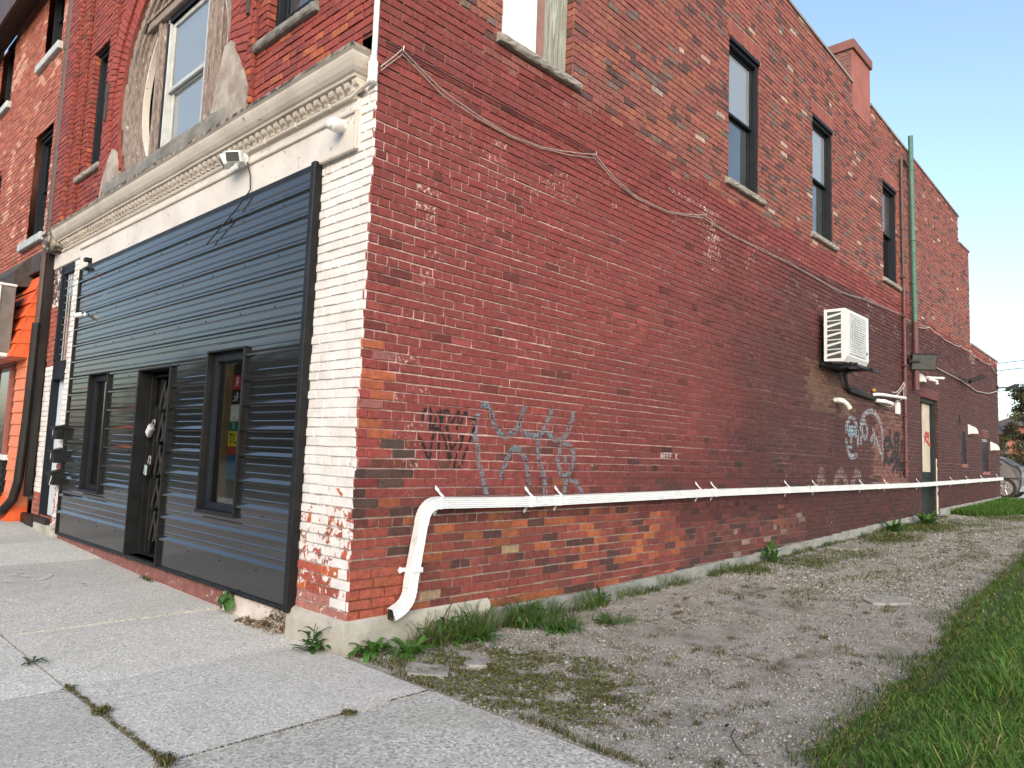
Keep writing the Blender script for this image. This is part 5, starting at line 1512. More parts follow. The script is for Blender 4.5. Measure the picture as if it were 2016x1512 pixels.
mailbox(.78, 'black mailbox marked with a big white seven at the bottom of the stack of three', '7', h=.18)

# ================================================================== graffiti, cut to the brick faces
GRAF = {
 'black': [[(0.591,1.612),(0.594,1.669),(0.628,1.71),(0.654,1.702),(0.67,1.64),(0.654,1.548)],[(0.658,1.64),(0.699,1.584),(0.731,1.688)],[(0.755,1.646),(0.76,1.7),(0.774,1.608),(0.801,1.697),(0.841,1.695),(0.851,1.642),(0.829,1.567)],[(0.829,1.567),(0.885,1.614),(0.935,1.686),(0.954,1.698),(0.942,1.567)],[(0.98,1.599),(1.022,1.702),(1.059,1.664),(1.145,1.644),(1.109,1.535),(1.047,1.392),(0.999,1.281),(0.953,1.254),(0.932,1.271),(0.955,1.35),(1.001,1.48)],[(0.549,1.501),(0.615,1.418),(0.671,1.32),(0.689,1.44),(0.713,1.556)],[(0.662,1.563),(0.745,1.553),(0.814,1.493),(0.884,1.309),(0.885,1.397),(0.858,1.514),(0.835,1.572)],[(0.879,1.387),(0.948,1.468),(1.019,1.531),(0.99,1.43)],[(0.763,1.375),(0.762,1.539),(0.768,1.607)]],
 'gray': [[(1.209,1.776),(1.268,1.77),(1.332,1.681),(1.381,1.6),(1.476,1.536),(1.614,1.579),(1.674,1.647),(1.723,1.787)],[(1.156,1.691),(1.143,1.557),(1.171,1.436),(1.199,1.315),(1.241,1.213),(1.293,1.05)],[(1.676,1.615),(1.759,1.564),(1.86,1.547),(1.943,1.572),(2.025,1.666),(2.089,1.79)],[(2.045,1.6),(2.137,1.535),(2.245,1.534),(2.325,1.601),(2.394,1.734),(2.4,1.793)],[(1.464,1.193),(1.49,1.267),(1.546,1.374),(1.606,1.429),(1.685,1.425),(1.754,1.346),(1.802,1.216),(1.808,1.107)],[(1.944,1.561),(1.924,1.438),(1.956,1.316),(2.013,1.195),(2.038,1.05)],[(2.223,1.424),(2.239,1.47),(2.339,1.485),(2.417,1.429),(2.422,1.324),(2.37,1.23),(2.279,1.195),(2.221,1.275),(2.19,1.354)],[(2.308,1.368),(2.313,1.328)],[(2.305,1.046),(2.327,1.161),(2.448,1.16),(2.527,1.102),(2.568,1.042)]],
 'faint': [[(5.439,1.727),(5.504,1.785),(5.54,1.684),(5.51,1.496)],[(5.642,1.673),(5.743,1.772),(5.814,1.679),(5.712,1.58)],[(5.992,1.719),(6.176,1.595),(5.959,1.491)],[(5.378,1.492),(5.513,1.325),(5.581,1.232)],[(5.716,1.327),(5.782,1.503),(5.677,1.611)],[(5.548,1.232),(5.594,1.451),(5.625,1.656)]],
 'lobes': [[(8.453,1.092),(8.505,1.207),(8.583,1.284),(8.659,1.188),(8.737,1.091)],[(9.17,1.108),(9.255,1.208),(9.398,1.28),(9.57,1.209),(9.686,1.106)],[(9.987,1.105),(10.082,1.21),(10.209,1.285),(10.365,1.189)]],
 'white': [[(9.698,1.982),(9.738,2.091),(9.935,2.204),(10.132,2.14),(10.25,1.995),(10.264,1.76)],[(9.694,1.794),(9.767,1.636),(9.92,1.546),(10.199,1.58)],[(10.395,2.043),(10.461,2.201),(10.676,2.328),(10.983,2.377),(11.296,2.324),(11.5,2.173),(11.609,1.955),(11.625,1.732)],[(10.496,1.95),(10.479,2.104),(10.608,2.167),(10.733,2.074),(10.708,1.945),(10.578,1.883),(10.517,1.951)],[(11.061,2.062),(11.236,1.881),(11.368,1.739),(11.595,1.583)],[(9.908,1.883),(9.918,1.816)],[(10.411,1.877),(10.417,1.807)],[(10.967,1.87),(11.148,1.965),(11.143,1.819)]],
 'blue': [[(9.775,2.026),(10.251,2.036)],[(9.755,1.971),(10.25,1.995)],[(9.812,1.933),(10.249,1.946)],[(9.814,2.028),(9.831,1.907)],[(9.971,2.049),(9.987,1.9)],[(10.13,2.044),(10.166,1.894)],[(9.731,1.715),(9.923,1.695)]],
 'scrawl': [[(11.685,1.436),(11.789,1.662),(11.699,1.809),(11.847,1.912),(12.042,1.882),(12.137,1.763)],[(12.05,2.065),(12.067,1.882),(12.114,1.823)],[(11.881,1.529),(11.741,1.661),(12.138,1.793),(12.284,1.675),(12.179,1.58)],[(12.402,2.035),(12.61,2.028),(12.632,1.935),(12.447,1.881),(12.347,1.939),(12.402,2.035)],[(12.39,1.77),(12.434,1.586)],[(12.604,1.902),(12.537,1.588)],[(12.844,1.911),(12.75,1.624)],[(11.976,1.47),(12.279,1.567),(12.537,1.572),(12.219,1.337)],[(12.22,1.352),(12.532,1.479),(12.794,1.436),(13.0,1.232)],[(12.473,1.308),(12.633,1.402),(12.679,1.247)],[(12.59,1.589),(12.69,1.481),(12.894,1.279)]],
 'red': [[(14.926,2.093),(15.061,2.187),(15.189,2.139),(15.02,2.043),(15.275,1.928)],[(14.919,1.986),(14.959,2.112)],[(15.291,2.18),(15.213,1.997),(15.341,1.912),(15.481,2.007),(15.458,2.169)],[(15.526,2.172),(15.62,2.049),(15.406,1.896),(15.537,1.828),(15.716,1.943),(15.663,2.178)],[(15.471,1.862),(15.559,1.648),(15.684,1.487)]]
}

def in_brick(rects):
    cells = {}
    for a, b, c, d, n in rects:
        for i in range(int(a//.25), int(b//.25)+1):
            for j in range(int(c//.1), int(d//.1)+1): cells.setdefault((i, j), []).append((a, b, c, d, n))
    return cells
SR = in_brick([r[5]+(r[6],) for r in REC if r[0] == 'side' and r[5] is not None and abs(r[4].x) < .02])
def spray(name, strokes, width, col, cell=.007, keep=1.0, flat=None, parent=None, label=None, alljoints=False):
    vs_, fs, cs = [], [], []
    done = set()
    for st in strokes:
        P_ = [np.array(q) for q in st]
        # smooth the polyline a little (Catmull-Rom)
        pts = []
        for i in range(len(P_)-1):
            p0, p1, p2, p3 = P_[max(i-1, 0)], P_[i], P_[i+1], P_[min(i+2, len(P_)-1)]
            m = max(2, int(np.linalg.norm(p2-p1)/(cell*.8)))
            for t in np.linspace(0, 1, m, endpoint=False):
                pts.append(.5*((2*p1)+(-p0+p2)*t+(2*p0-5*p1+4*p2-p3)*t*t+(-p0+3*p1-3*p2+p3)*t**3))
        pts.append(P_[-1])
        R_ = width/2
        for q in pts:
            i0, i1 = int((q[0]-R_)//cell), int((q[0]+R_)//cell)
            j0, j1 = int((q[1]-R_)//cell), int((q[1]+R_)//cell)
            for i in range(i0, i1+1):
                for j in range(j0, j1+1):
                    if (i, j) in done: continue
                    cx, cz = (i+.5)*cell, (j+.5)*cell
                    if (cx-q[0])**2+(cz-q[1])**2 <= R_*R_: done.add((i, j))
    for i, j in done:
        cx, cz = (i+.5)*cell, (j+.5)*cell
        fade = .5+.5*fbm(cx*6, cz*6, 50)
        if random.random() > keep*(1.1-.5*fade if keep < 1 else 1): continue
        if flat is None:
            n = None
            for a, b, c, d, nn in SR.get((int(cx//.25), int(cz//.1)), ()):
                if a+.003 < cx < b-.003 and c+.003 < cz < d-.003: n = nn+.0035; break
            if n is None:
                if alljoints and random.random() < .6: n = -.0075
                else: continue
        else: n = flat
        b_ = len(vs_); h = cell*.5
        vs_ += [(n, cx-h, cz-h), (n, cx+h, cz-h), (n, cx+h, cz+h), (n, cx-h, cz+h)]
        fs.append((b_, b_+1, b_+2, b_+3)); k = random.uniform(.85, 1.15)
        cs += [tuple(c*k for c in col)]*4
    if not fs: return
    o = mesh_np(name, vs_, np.array(fs), M['paintmark'], parent or side_wall, np.array(cs))
    o['kind'] = 'stuff'
    if label: o['label'] = label
spray('graffiti', GRAF['black'], .042, (.03, .02, .022), .006, .10)
spray('graffiti', GRAF['gray'], .10, (.16, .15, .165), .008, .09)
spray('graffiti', GRAF['black'], .020, (.010, .009, .010), .0045, label='thin black spray tag on the red wall above the drainpipe elbow')
spray('graffiti', GRAF['gray'], .052, (.17, .195, .225), .008, .88, alljoints=True, label='wide faded grey spray letters on the red wall')
spray('graffiti', GRAF['gray'][:1]+GRAF['gray'][4:6], .03, (.022, .022, .026), .008, .3)
spray('graffiti', GRAF['faint'], .035, (.04, .018, .03), .008, .7, label='faint dark scribble on the red wall')
spray('graffiti', GRAF['lobes'], .16, (.22, .17, .15), .014, .75, label='pale tombstone-shaped paint marks just above the drainpipe')
spray('graffiti', GRAF['white'], .10, (.30, .31, .34), .012, .85, alljoints=True, label='grey white bubble outlines on the far part of the red wall')
spray('graffiti', GRAF['blue'], .07, (.26, .38, .46), .012, .85, label='pale blue scribble inside the bubble outline')
spray('graffiti', GRAF['scrawl'], .11, (.012, .010, .011), .012, 1.0, alljoints=True, label='black scrawl on the red wall left of the thin conduit')
GRAF['red'] = [[(a+.10, b) for a, b in q] for q in GRAF['red']]
spray('graffiti', GRAF['red'], .065, (.42, .016, .03), .010, 1.0, flat=-.137, parent=door, label='red scrawl sprayed on the plywood board')
LET = {'B': [[(0, 0), (0, 1), (.5, .9), (.5, .55), (0, .5), (.6, .4), (.6, .05), (0, 0)]], 'E': [[(.6, 0), (0, 0), (0, 1), (.6, 1)], [(0, .5), (.5, .5)]], 'F': [[(0, 0), (0, 1), (.6, 1)], [(0, .5), (.5, .5)]], 'K': [[(0, 0), (0, 1)], [(.6, 1), (0, .45), (.6, 0)]]}
st = []
yy = 3.95
for chx in 'BEEF K':
    for s in LET.get(chx, []): st.append([(yy+a*.05, 1.40+b*.05) for a, b in s])
    yy += .062
spray('graffiti', st, .009, (.6, .55, .53), .0045, flat=.0045, label='small white words painted on the red wall')

# ================================================================== hand the bricks out to their walls
OWN = {'side': side_wall, 'front': front_wall, 'chimney': chim, 'neigh': nwall}
scored = []
for i, r in enumerate(REC):
    if r[0] not in ('side', 'front'): continue
    pr_ = [project(q) for q in r[1][8:]]
    if any(p is None for p in pr_): continue
    cx, cy = sum(p[0] for p in pr_)/4, sum(p[1] for p in pr_)/4
    if not (0 < cx < 2016 and 0 < cy < 1512): continue
    A = abs(sum(pr_[k][0]*pr_[(k+1) % 4][1]-pr_[(k+1) % 4][0]*pr_[k][1] for k in range(4)))/2
    scored.append((A, i))
scored.sort(reverse=True)
single = {i for _, i in scored[:296]}
mass = {k: MB() for k in OWN}
for i, (key, vs_, col, par, cen, rect, n) in enumerate(REC):
    if i in single:
        MB().add(vs_, BF, col, par).build('brick', BRICK, OWN[key], loc=cen)
    else:
        mass[key].add(vs_, BF, col, par)
for k, mb in mass.items():
    if mb.v: tag(mb.build('brickwork', BRICK, OWN[k]), kind='stuff')

# ================================================================== ground
gx_ = np.concatenate([[-300, -120, -60, -30, -16], np.arange(-10, 8.1, 1.0), [12, 20, 40, 90, 300]])
gy_ = np.concatenate([[-300, -120, -60, -30, -16, -8], np.arange(-5, 26.1, 1.0), [30, 36, 44, 60, 120, 300]])
gv = [(x, y, (hz(0, y) if x > -1 else hz(x, y))-.10+(1.0*min(1, max(0, (y-35)/8)))) for y in gy_ for x in gx_]
nx = len(gx_)
gf = np.array([(j*nx+i, j*nx+i+1, (j+1)*nx+i+1, (j+1)*nx+i) for j in range(len(gy_)-1) for i in range(nx-1)])
mesh_np('ground', gv, gf, M['ground'], kind='structure')

def sheet_grid(name, x0, x1, y0, y1, step, dz, mat, amp=.0, edge=None):
    xs, ys_ = np.arange(x0, x1+step*.5, step), np.arange(y0, y1+step*.5, step)
    v = []
    for y in ys_:
        for x in xs:
            xe = x
            z = hz(max(x, 0), y)+dz+amp*fbm(x*3, y*3, 60)+amp*.8*fbm(x*1.0, y*.7, 63)
            v.append((xe, y, z))
    m = len(xs)
    f = np.array([(j*m+i, j*m+i+1, (j+1)*m+i+1, (j+1)*m+i) for j in range(len(ys_)-1) for i in range(m-1)])
    return mesh_np(name, v, f, mat, kind='structure', smooth=True)
sheet_grid('gravel_lane', -.02, 4.0, -.08, 23.2, .08, -.012, M['gravel'], .012)
def lawn_edge(y): return float(np.interp(y, [-.3, .4, .75, 1.4, 2.1, 3.2, 5.3, 7.1, 12, 14, 24], [3.30, 3.08, 2.90, 2.92, 2.86, 2.84, 2.62, 2.57, 2.35, 2.35, 2.35]))
def lane_z(x, y): return hz(max(x, 0), y)-.012+.012*fbm(x*3, y*3, 60)+.0096*fbm(x*1.0, y*.7, 63)
# lawn soil
lv, xs = [], np.array([0, .05, .2, .5, 1, 2, 4, 8, 16])
ys_ = np.arange(-.03, 24.1, .4)
for y in ys_:
    for k, x in enumerate(xs): xx = lawn_edge(y)+x; lv.append((xx, y, (lane_z(xx, y) if xx < 4 else hz(0, y))+(.0 if k == 0 else .02)+(-.012 if k == 0 else .012*fbm(xx*2, y*2, 5))))
m = len(xs)
mesh_np('lawn', lv, np.array([(j*m+i, j*m+i+1, (j+1)*m+i+1, (j+1)*m+i) for j in range(len(ys_)-1) for i in range(m-1)]), M['soil'], kind='structure', smooth=True)
mb = MB(); box(mb, -300, 300, -300, -4.75, -.3, -.15); mb.build('road', M['asphalt'], None, kind='structure')
mb = MB()
for i in range(14): cbox(mb, -26+i*3, -23.01+i*3, -4.75, -4.60, -.25, .0, .015)
mb.build('kerb', M['footing'], None, kind='structure')
mb = MB(); cbox(mb, -40, 40, 23.3, 35.0, .3, .585, .01); mb.build('parking_lot', M['lot'], None, kind='structure')
# sidewalk: one object per slab on a dirt bed
sv = []
for y in np.arange(-4.7, .01, .2):
    for x in np.arange(-26, 9.1, .5): sv.append((x, y, hz(x, 0)-.022))
m = len(np.arange(-26, 9.1, .5)); k = len(np.arange(-4.7, .01, .2))
sw_ = mesh_np('sidewalk', sv, np.array([(j*m+i, j*m+i+1, (j+1)*m+i+1, (j+1)*m+i) for j in range(k-1) for i in range(m-1)]), M['dirt'], kind='structure')
JX = [9.0, 7.0, 5.2, 3.80, .955, -.395, -1.80, -3.23, -4.70, -6.12, -7.55, -8.98, -10.4, -11.8, -13.2, -14.6]
random.seed(21)
for r, (ya, yb) in enumerate(((-1.545, -.03), (-3.15, -1.56), (-4.59, -3.165))):
    for i in range(len(JX)-1):
        x1, x0 = JX[i]-.008, JX[i+1]+.008
        if r == 0 and x0 < -.5: yt = .12
        elif r == 0 and x0 < 0: yt = -.045
        else: yt = yb
        dz, tx, ty = random.uniform(-.003, .003), random.uniform(-.002, .002), random.uniform(-.002, .002)
        xs = np.linspace(x0, x1, 9); ys_ = np.linspace(ya, yt, 9)
        ez = .006
        v, f = [], []
        for y in ys_:
            for x in xs:
                e = min(x-x0, x1-x, y-ya, yt-y)
                ww = .004*fbm(x*7, y*7, 70) if e < 1e-6 else 0
                v.append((x+(ww if x in (x0, x1) else 0), y+(ww if y in (ya, yt) else 0), hz(x, 0)+dz+tx*(x-x0)+ty*(y-ya)+(-.004 if e < 1e-6 else .002)))
        for j in range(8):
            for k in range(8): f.append((j*9+k, j*9+k+1, (j+1)*9+k+1, (j+1)*9+k))
        # inner ring close to the rim gives a worn arris; skirt
        bnd = [j for j in range(9)]+[9*j+8 for j in range(1, 9)]+[72+j for j in range(7, -1, -1)]+[9*j for j in range(7, 0, -1)]
        b0 = len(v)
        for q in bnd: v.append((v[q][0], v[q][1], v[q][2]-.09))
        for q in range(len(bnd)): f.append((bnd[q], b0+q, b0+(q+1) % len(bnd), bnd[(q+1) % len(bnd)]))
        MB().add(v, f).build('slab', M['slab_coarse'] if x0 > .5 else M['slab'], sw_, loc=((x0+x1)/2, (ya+yt)/2, hz(x0, 0)))

# chalk marks on the slabs
def flat_mark(name, pts, w, parent, col=(.62, .62, .6), keep=.8):
    v, f = [], []
    for a, b in zip(pts[:-1], pts[1:]):
        a, b = Vector(a), Vector(b); d = (b-a); L_ = d.length; d.normalize(); s = Vector((-d.y, d.x))
        for i in range(int(L_/.012)+1):
            for j in range(max(1, int(w/.010))):
                if random.random() > keep: continue
                q = a+d*(i*.012)+s*((j+.5)*.010-w/2)
                k = len(v)
                for ox, oy in ((-.006, -.005), (.006, -.005), (.006, .005), (-.006, .005)):
                    x, y = q.x+d.x*ox+s.x*oy, q.y+d.y*ox+s.y*oy
                    v.append((x, y, hz(x, 0)+.0075))
                f.append((k, k+1, k+2, k+3))
    if f:
        o = mesh_np(name, v, np.array(f), M['paintmark'], parent, np.array([col]*len(v))); o['kind'] = 'stuff'; return o
cc, rr_ = (-4.05, -.95), (.36, .26)
rw = lambda t: 1+.16*fbm(math.cos(t)*1.3, math.sin(t)*1.3, 8)
flat_mark('chalk_ring', [(cc[0]+rr_[0]*rw(t)*math.cos(t), cc[1]+rr_[1]*rw(t)*math.sin(t)) for t in np.linspace(.4, 6.0, 30)], .030, sw_, (.66, .66, .64), .6)
flat_mark('chalk_squiggle', [(cc[0]-.16+.32*q+.03*math.sin(q*23), cc[1]+.05*math.sin(q*9)) for q in np.linspace(0, 1, 24)], .05, sw_, (.66, .66, .64), .4)
flat_mark('chalk_line', [(-.02, -1.40), (.02, -.98)], .012, sw_, keep=.6)
flat_mark('chalk_line', [(.20, -.55), (.26, -.2)], .012, sw_, keep=.3)

# ================================================================== loose stones of the lane
def rand_lane(n, y0, y1, pw=1.0):
    y = y0+(y1-y0)*RNG.random(n)**pw
    x = RNG.random(n)
    e = np.array([lawn_edge(q)+.05 for q in y])
    return x*e+.02, y
OCT = np.array([(1, 0, 0), (-1, 0, 0), (0, 1, 0), (0, -1, 0), (0, 0, 1), (0, 0, -1)], dtype=float)
OF = np.array([(0, 2, 4), (2, 1, 4), (1, 3, 4), (3, 0, 4), (2, 0, 5), (1, 2, 5), (3, 1, 5), (0, 3, 5)])
def stones(name, x, y, s, parent=None):
    n = len(x)
    z = np.array([lane_z(a, b) for a, b in zip(x, y)])
    ang = RNG.random(n)*6.28
    J = OCT[None]*(.65+.7*RNG.random((n, 6, 1)))
    J = J*np.stack([s*(.7+.6*RNG.random(n)), s*(.7+.6*RNG.random(n)), s*(.4+.4*RNG.random(n))], 1)[:, None, :]
    J += (RNG.random((n, 6, 3))-.5)*s[:, None, None]*.6
    c, s_ = np.cos(ang)[:, None], np.sin(ang)[:, None]
    X = J[:, :, 0]*c-J[:, :, 1]*s_; Y = J[:, :, 0]*s_+J[:, :, 1]*c
    V = np.stack([X+x[:, None], Y+y[:, None], J[:, :, 2]+z[:, None]+.15*s[:, None]], 2).reshape(-1, 3)
    Fc = (OF[None]+(np.arange(n)*6)[:, None, None]).reshape(-1, 3)
    base = np.array([(.30, .29, .26), (.22, .21, .18), (.37, .36, .33), (.26, .235, .185), (.45, .435, .41), (.14, .132, .115)])
    cc_ = base[RNG.choice(6, n, p=[.3, .24, .18, .14, .06, .08])]*(.8+.4*RNG.random((n, 1)))
    return mesh_np(name, V, Fc, M['stone'], parent, np.repeat(cc_, 6, 0), kind='stuff')
x1_, y1_ = rand_lane(42000, .0, 5.0, 1.25); x2_, y2_ = rand_lane(26000, 5, 22.5, 1.4)
keep = np.array([fbm(a*1.1, b*1.1, 80) > -.18-.3*random.random() for a, b in zip(x1_, y1_)])
x1_, y1_ = x1_[keep], y1_[keep]
X_, Y_ = np.concatenate([x1_, x2_]), np.concatenate([y1_, y2_])
S_ = np.concatenate([.0035+.0075*RNG.random(len(x1_))**2.2, .007+.012*RNG.random(len(x2_))**2])
stones('gravel', X_, Y_, S_)

# ================================================================== grass and weeds
def blades(name, x, y, z, h, w, cols, lean=.5, mat='grass', parent=None, kind='stuff'):
    n = len(x)
    a = RNG.random(n)*6.283; fa = RNG.random(n)*6.283
    ln = lean*(.3+RNG.random(n))
    d = np.stack([np.cos(a), np.sin(a)], 1); s = np.stack([np.cos(fa), np.sin(fa)], 1)
    P0 = np.stack([x, y], 1)
    def lev(t, ww, k):
        c = P0+d*(h*ln*k)[:, None]
        zz = z+h*t
        return np.concatenate([c-s*(w*ww)[:, None], zz[:, None]], 1), np.concatenate([c+s*(w*ww)[:, None], zz[:, None]], 1)
    a0, b0 = lev(0, .5, 0); a1, b1 = lev(.5, .5, .22); a2, b2 = lev(.85, .36, .62)
    tip = np.concatenate([P0+d*(h*ln*1.05)[:, None], (z+h*(.98-.25*ln))[:, None]], 1)
    V = np.stack([a0, b0, a1, b1, a2, b2, tip], 1).reshape(-1, 3)
    o = (np.arange(n)*7)[:, None]
    Q = np.concatenate([o+np.array([[0, 1, 3, 2]]), o+np.array([[2, 3, 5, 4]])], 0)
    T = o+np.array([[4, 5, 6]])
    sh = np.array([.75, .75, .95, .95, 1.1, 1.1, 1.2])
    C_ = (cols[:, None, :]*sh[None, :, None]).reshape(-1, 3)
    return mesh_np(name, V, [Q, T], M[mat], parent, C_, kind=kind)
def gcol(n, dry=.06, base=(.088, .192, .031)):
    c = np.array(base)[None]*(.6+.8*RNG.random((n, 1)))*np.array([1, 1, 1])
    c[:, 0] *= .8+.7*RNG.random(n)
    k = RNG.random(n) < dry
    c[k] = np.array([.28, .24, .10])*(.7+.5*RNG.random((k.sum(), 1)))
    return c
def lawn_pts(n, y0, y1, wide, pw=1.0, clump=0.0):
    y = y0+(y1-y0)*RNG.random(n)**pw
    e = np.array([lawn_edge(q) for q in y])
    x = e+wide*RNG.random(n)**1.15-.03
    x += .12*np.array([fbm(q*2.5, 0, 90) for q in y])
    return x, y
n1 = 75000
x, y = lawn_pts(n1, -.02, 4.2, 2.9, 1.2)
patch = np.array([.65+.75*fbm(a*1.6, b*1.6, 95) for a, b in zip(x, y)])
e = np.clip((x-np.array([lawn_edge(q) for q in y]))/.5, .25, 1)
h = np.clip((.07+.15*RNG.random(n1))*(.75+.5*patch)*e, .02, .32)
z = np.array([lane_z(a, b) if a < 4 else hz(0, b) for a, b in zip(x, y)])
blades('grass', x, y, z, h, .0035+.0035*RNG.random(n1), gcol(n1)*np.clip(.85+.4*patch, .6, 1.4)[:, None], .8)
n2 = 60000
x, y = lawn_pts(n2, 4.2, 22.5, 5.5, 1.3)
z = np.array([hz(0, b)-.01 for b in y]); e = np.clip((x-np.array([lawn_edge(q) for q in y]))/.6, .3, 1)
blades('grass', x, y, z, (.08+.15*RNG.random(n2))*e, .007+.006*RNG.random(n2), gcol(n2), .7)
n4 = 9000                                                  # ragged margin thinning out into the gravel
y = -.02+14*RNG.random(n4)**1.4
x = np.array([lawn_edge(q) for q in y])-.13*np.abs(RNG.standard_normal(n4))*np.clip(np.array([.75+1.2*fbm(q*1.9, 4, 3) for q in y]), .1, 2)+.06
k = x > .8; x, y = x[k], y[k]; n4 = len(x)
blades('grass', x, y, np.array([lane_z(a, b) for a, b in zip(x, y)]), .02+.07*RNG.random(n4)**1.5, .003+.004*RNG.random(n4), gcol(n4, .22, (.075, .14, .03)), 1.0)
# grass at the far end of the wall
n3 = 16000
y = 16.4+6.3*RNG.random(n3); x = .04+RNG.random(n3)*np.clip(.5+(y-16.4)*.55, .3, 1.8)
blades('grass', x, y, np.array([hz(0, b)-.01 for b in y]), .05+.12*RNG.random(n3), .007+.006*RNG.random(n3), gcol(n3, .03, (.055, .15, .02)), .5)
# scattered low growth in the lane: patches
def patch_grass(cx, cy, rx, ry, n, h, dry=.1, base=(.055, .10, .02), w=.004, lean=.8):
    r = np.sqrt(RNG.random(n))*(.75+.25*np.sin(7*RNG.random(n))); t = RNG.random(n)*6.283
    x, y = cx+rx*r*np.cos(t), cy+ry*r*np.sin(t)
    k = (x > .05) | (y < -.05); x, y = x[k], y[k]; m_ = len(x)
    if m_ == 0: return
    z = np.array([lane_z(a, b) if b > 0 else hz(a, 0)+.004 for a, b in zip(x, y)])
    return x, y, z, h*(.35+RNG.random(m_)), w*(.7+.6*RNG.random(m_)), gcol(m_, dry, base), lean
def merge_patches(name, lst):
    lst = [q for q in lst if q is not None]
    blades(name, *[np.concatenate([q[i] for q in lst]) for i in range(6)], lst[0][6])
random.seed(5)
lst = []
for i in range(520):                                        # sparse dry tufts on the gravel
    y = .2+14*random.random()**1.5; x = random.uniform(.2, lawn_edge(y))
    if fbm(x*.8, y*.8, 33) < -.05 and random.random() < .6: continue
    lst.append(patch_grass(x, y, random.uniform(.03, .13), random.uniform(.04, .16), random.randint(14, 60), random.uniform(.010, .030), .35, (.075, .085, .028)))
for y in np.arange(1.5, 16, .22):                           # a strip of growth down the middle and at the wall foot
    x = 1.55+.35*math.sin(y*.9)
    if y > 4: lst.append(patch_grass(x, y, .22, .2, 60, .025, .3, (.075, .095, .025), .006))
    if random.random() < .75: lst.append(patch_grass(.10, y, .09, .14, random.randint(30, 110), random.uniform(.02, .08), .18, (.05, .10, .022), .005))
for cx, cy, rx, ry, n, h in ((.25, 5.6, .35, .45, 700, .05), (.45, 6.8, .5, .8, 1500, .035), (.6, 8.2, .5, 1.0, 1500, .03), (.5, 10.3, .5, 1.2, 2200, .05), (.45, 12.6, .6, 1.3, 2600, .06), (.8, 14.5, .7, 1.2, 1800, .04), (1.1, 16.5, .8, 1.2, 1800, .05)):
    lst.append(patch_grass(cx, cy, rx, ry, n, h, .2, (.06, .105, .022), .006))
merge_patches('lane_grass', lst)
# yellow-green creeping patch beside the sidewalk: tiny leaves
n = 10500
r = np.sqrt(RNG.random(n)); t = RNG.random(n)*6.283
x = 1.14+.74*r*np.cos(t)+.16*RNG.standard_normal(n)*.5; y = .54+.66*r*np.sin(t)+.1*RNG.standard_normal(n)
k = (y > .0) & (x > .2) & np.array([fbm(a*5, b*5, 12) > -.22 for a, b in zip(x, y)]); x, y = x[k], y[k]; n = len(x)
z = np.array([lane_z(a, b) for a, b in zip(x, y)])+.002+.014*RNG.random(n)
a = RNG.random(n)*6.283; s = .006+.011*RNG.random(n); tl = (RNG.random((n, 2))-.5)*1.0
c_, s_ = np.cos(a), np.sin(a)
qs = []
for ox, oy in ((-1, 0), (0, -.45), (1, 0), (0, .45)):
    px, py = (ox*c_-oy*s_)*s, (ox*s_+oy*c_)*s
    qs.append(np.stack([x+px, y+py, z+px*tl[:, 0]+py*tl[:, 1]], 1))
V = np.stack(qs, 1).reshape(-1, 3)
cols = np.array([.125, .150, .036])[None]*(.55+.8*RNG.random((n, 1))); kk = RNG.random(n) < .2; cols[kk] = np.array([.2, .17, .09])
mesh_np('ground_cover', V, (np.arange(n)*4)[:, None]+np.array([[0, 1, 2, 3]]), M['leaf'], None, np.repeat(cols, 4, 0), kind='stuff')

# weeds by the corner, each a plant of its own
def leaf_strip(mb, base, az, length, width, rise, droop, col, seg=6, wavy=.15):
    d = Vector((math.cos(az), math.sin(az), 0)); s = Vector((-d.y, d.x, 0))
    L_, R_, C_ = [], [], []
    for i in range(seg+1):
        t = i/seg
        q = Vector(base)+d*length*t*(1-.15*t)+Vector((0, 0, rise*t-droop*t*t))
        w = width*(.18+.82*math.sin(math.pi*min(1, .10+.9*t**1.1)))*(1+wavy*math.sin(t*17+az)) if i < seg else width*.02
        L_.append(q-s*w*.5+Vector((0, 0, .18*w))); R_.append(q+s*w*.5+Vector((0, 0, .18*w))); C_.append(q)
    vs_ = L_+C_+R_; m = seg+1; fs = []
    for i in range(seg): fs += [(i, m+i, m+i+1, i+1), (m+i, 2*m+i, 2*m+i+1, m+i+1)]
    mb.add(vs_, fs, col+(1,))
def weed(x, y, n, length, width, rise, droop, label, col=(.055, .125, .022), z=None, spread=6.283, az0=0, name='weed', stems=0):
    z = (hz(x, 0)+.004 if y < 0 or x < 0 else lane_z(x, y)) if z is None else z
    t = thing(name, (x, y, z), label, 'weed', 'weeds at the foot of the wall')
    mb = MB()
    for i in range(n):
        k = random.uniform(.45, 1.1)
        up = random.random()*rise*.9 if stems and i % 3 else 0
        if up: k *= .7
        leaf_strip(mb, (x+random.uniform(-.03, .03)*(1+stems*.5), y+random.uniform(-.03, .03)*(1+stems*.7), z+up), az0+spread*(i+random.random()*.7)/n, length*k, width*random.uniform(.7, 1.15), rise*random.uniform(.5, 1.3), droop*random.uniform(.6, 1.3), rc(col, .25))
    mb.build('leaves', M['leaf'], t)
    if stems:
        mb = MB()
        for i in range(stems): a = random.uniform(0, 6.28); hgt = random.uniform(.12, .22); tube(mb, [(x, y, z), (x+.02*math.cos(a), y+.02*math.sin(a), z+hgt*.6), (x+.05*math.cos(a), y+.05*math.sin(a), z+hgt)], .0025, 5, rc((.12, .1, .05), .2)+(1,))
        mb.build('stems', M['leaf'], t)
random.seed(33)
weed(-.19, -.13, 26, .19, .040, .11, .085, 'dark green rosette weed on the sidewalk just left of the footing corner', (.045, .105, .022), stems=2)
weed(.09, .16, 30, .25, .050, .20, .17, 'broad leaved green weed below the footing just right of the corner', (.075, .18, .035))
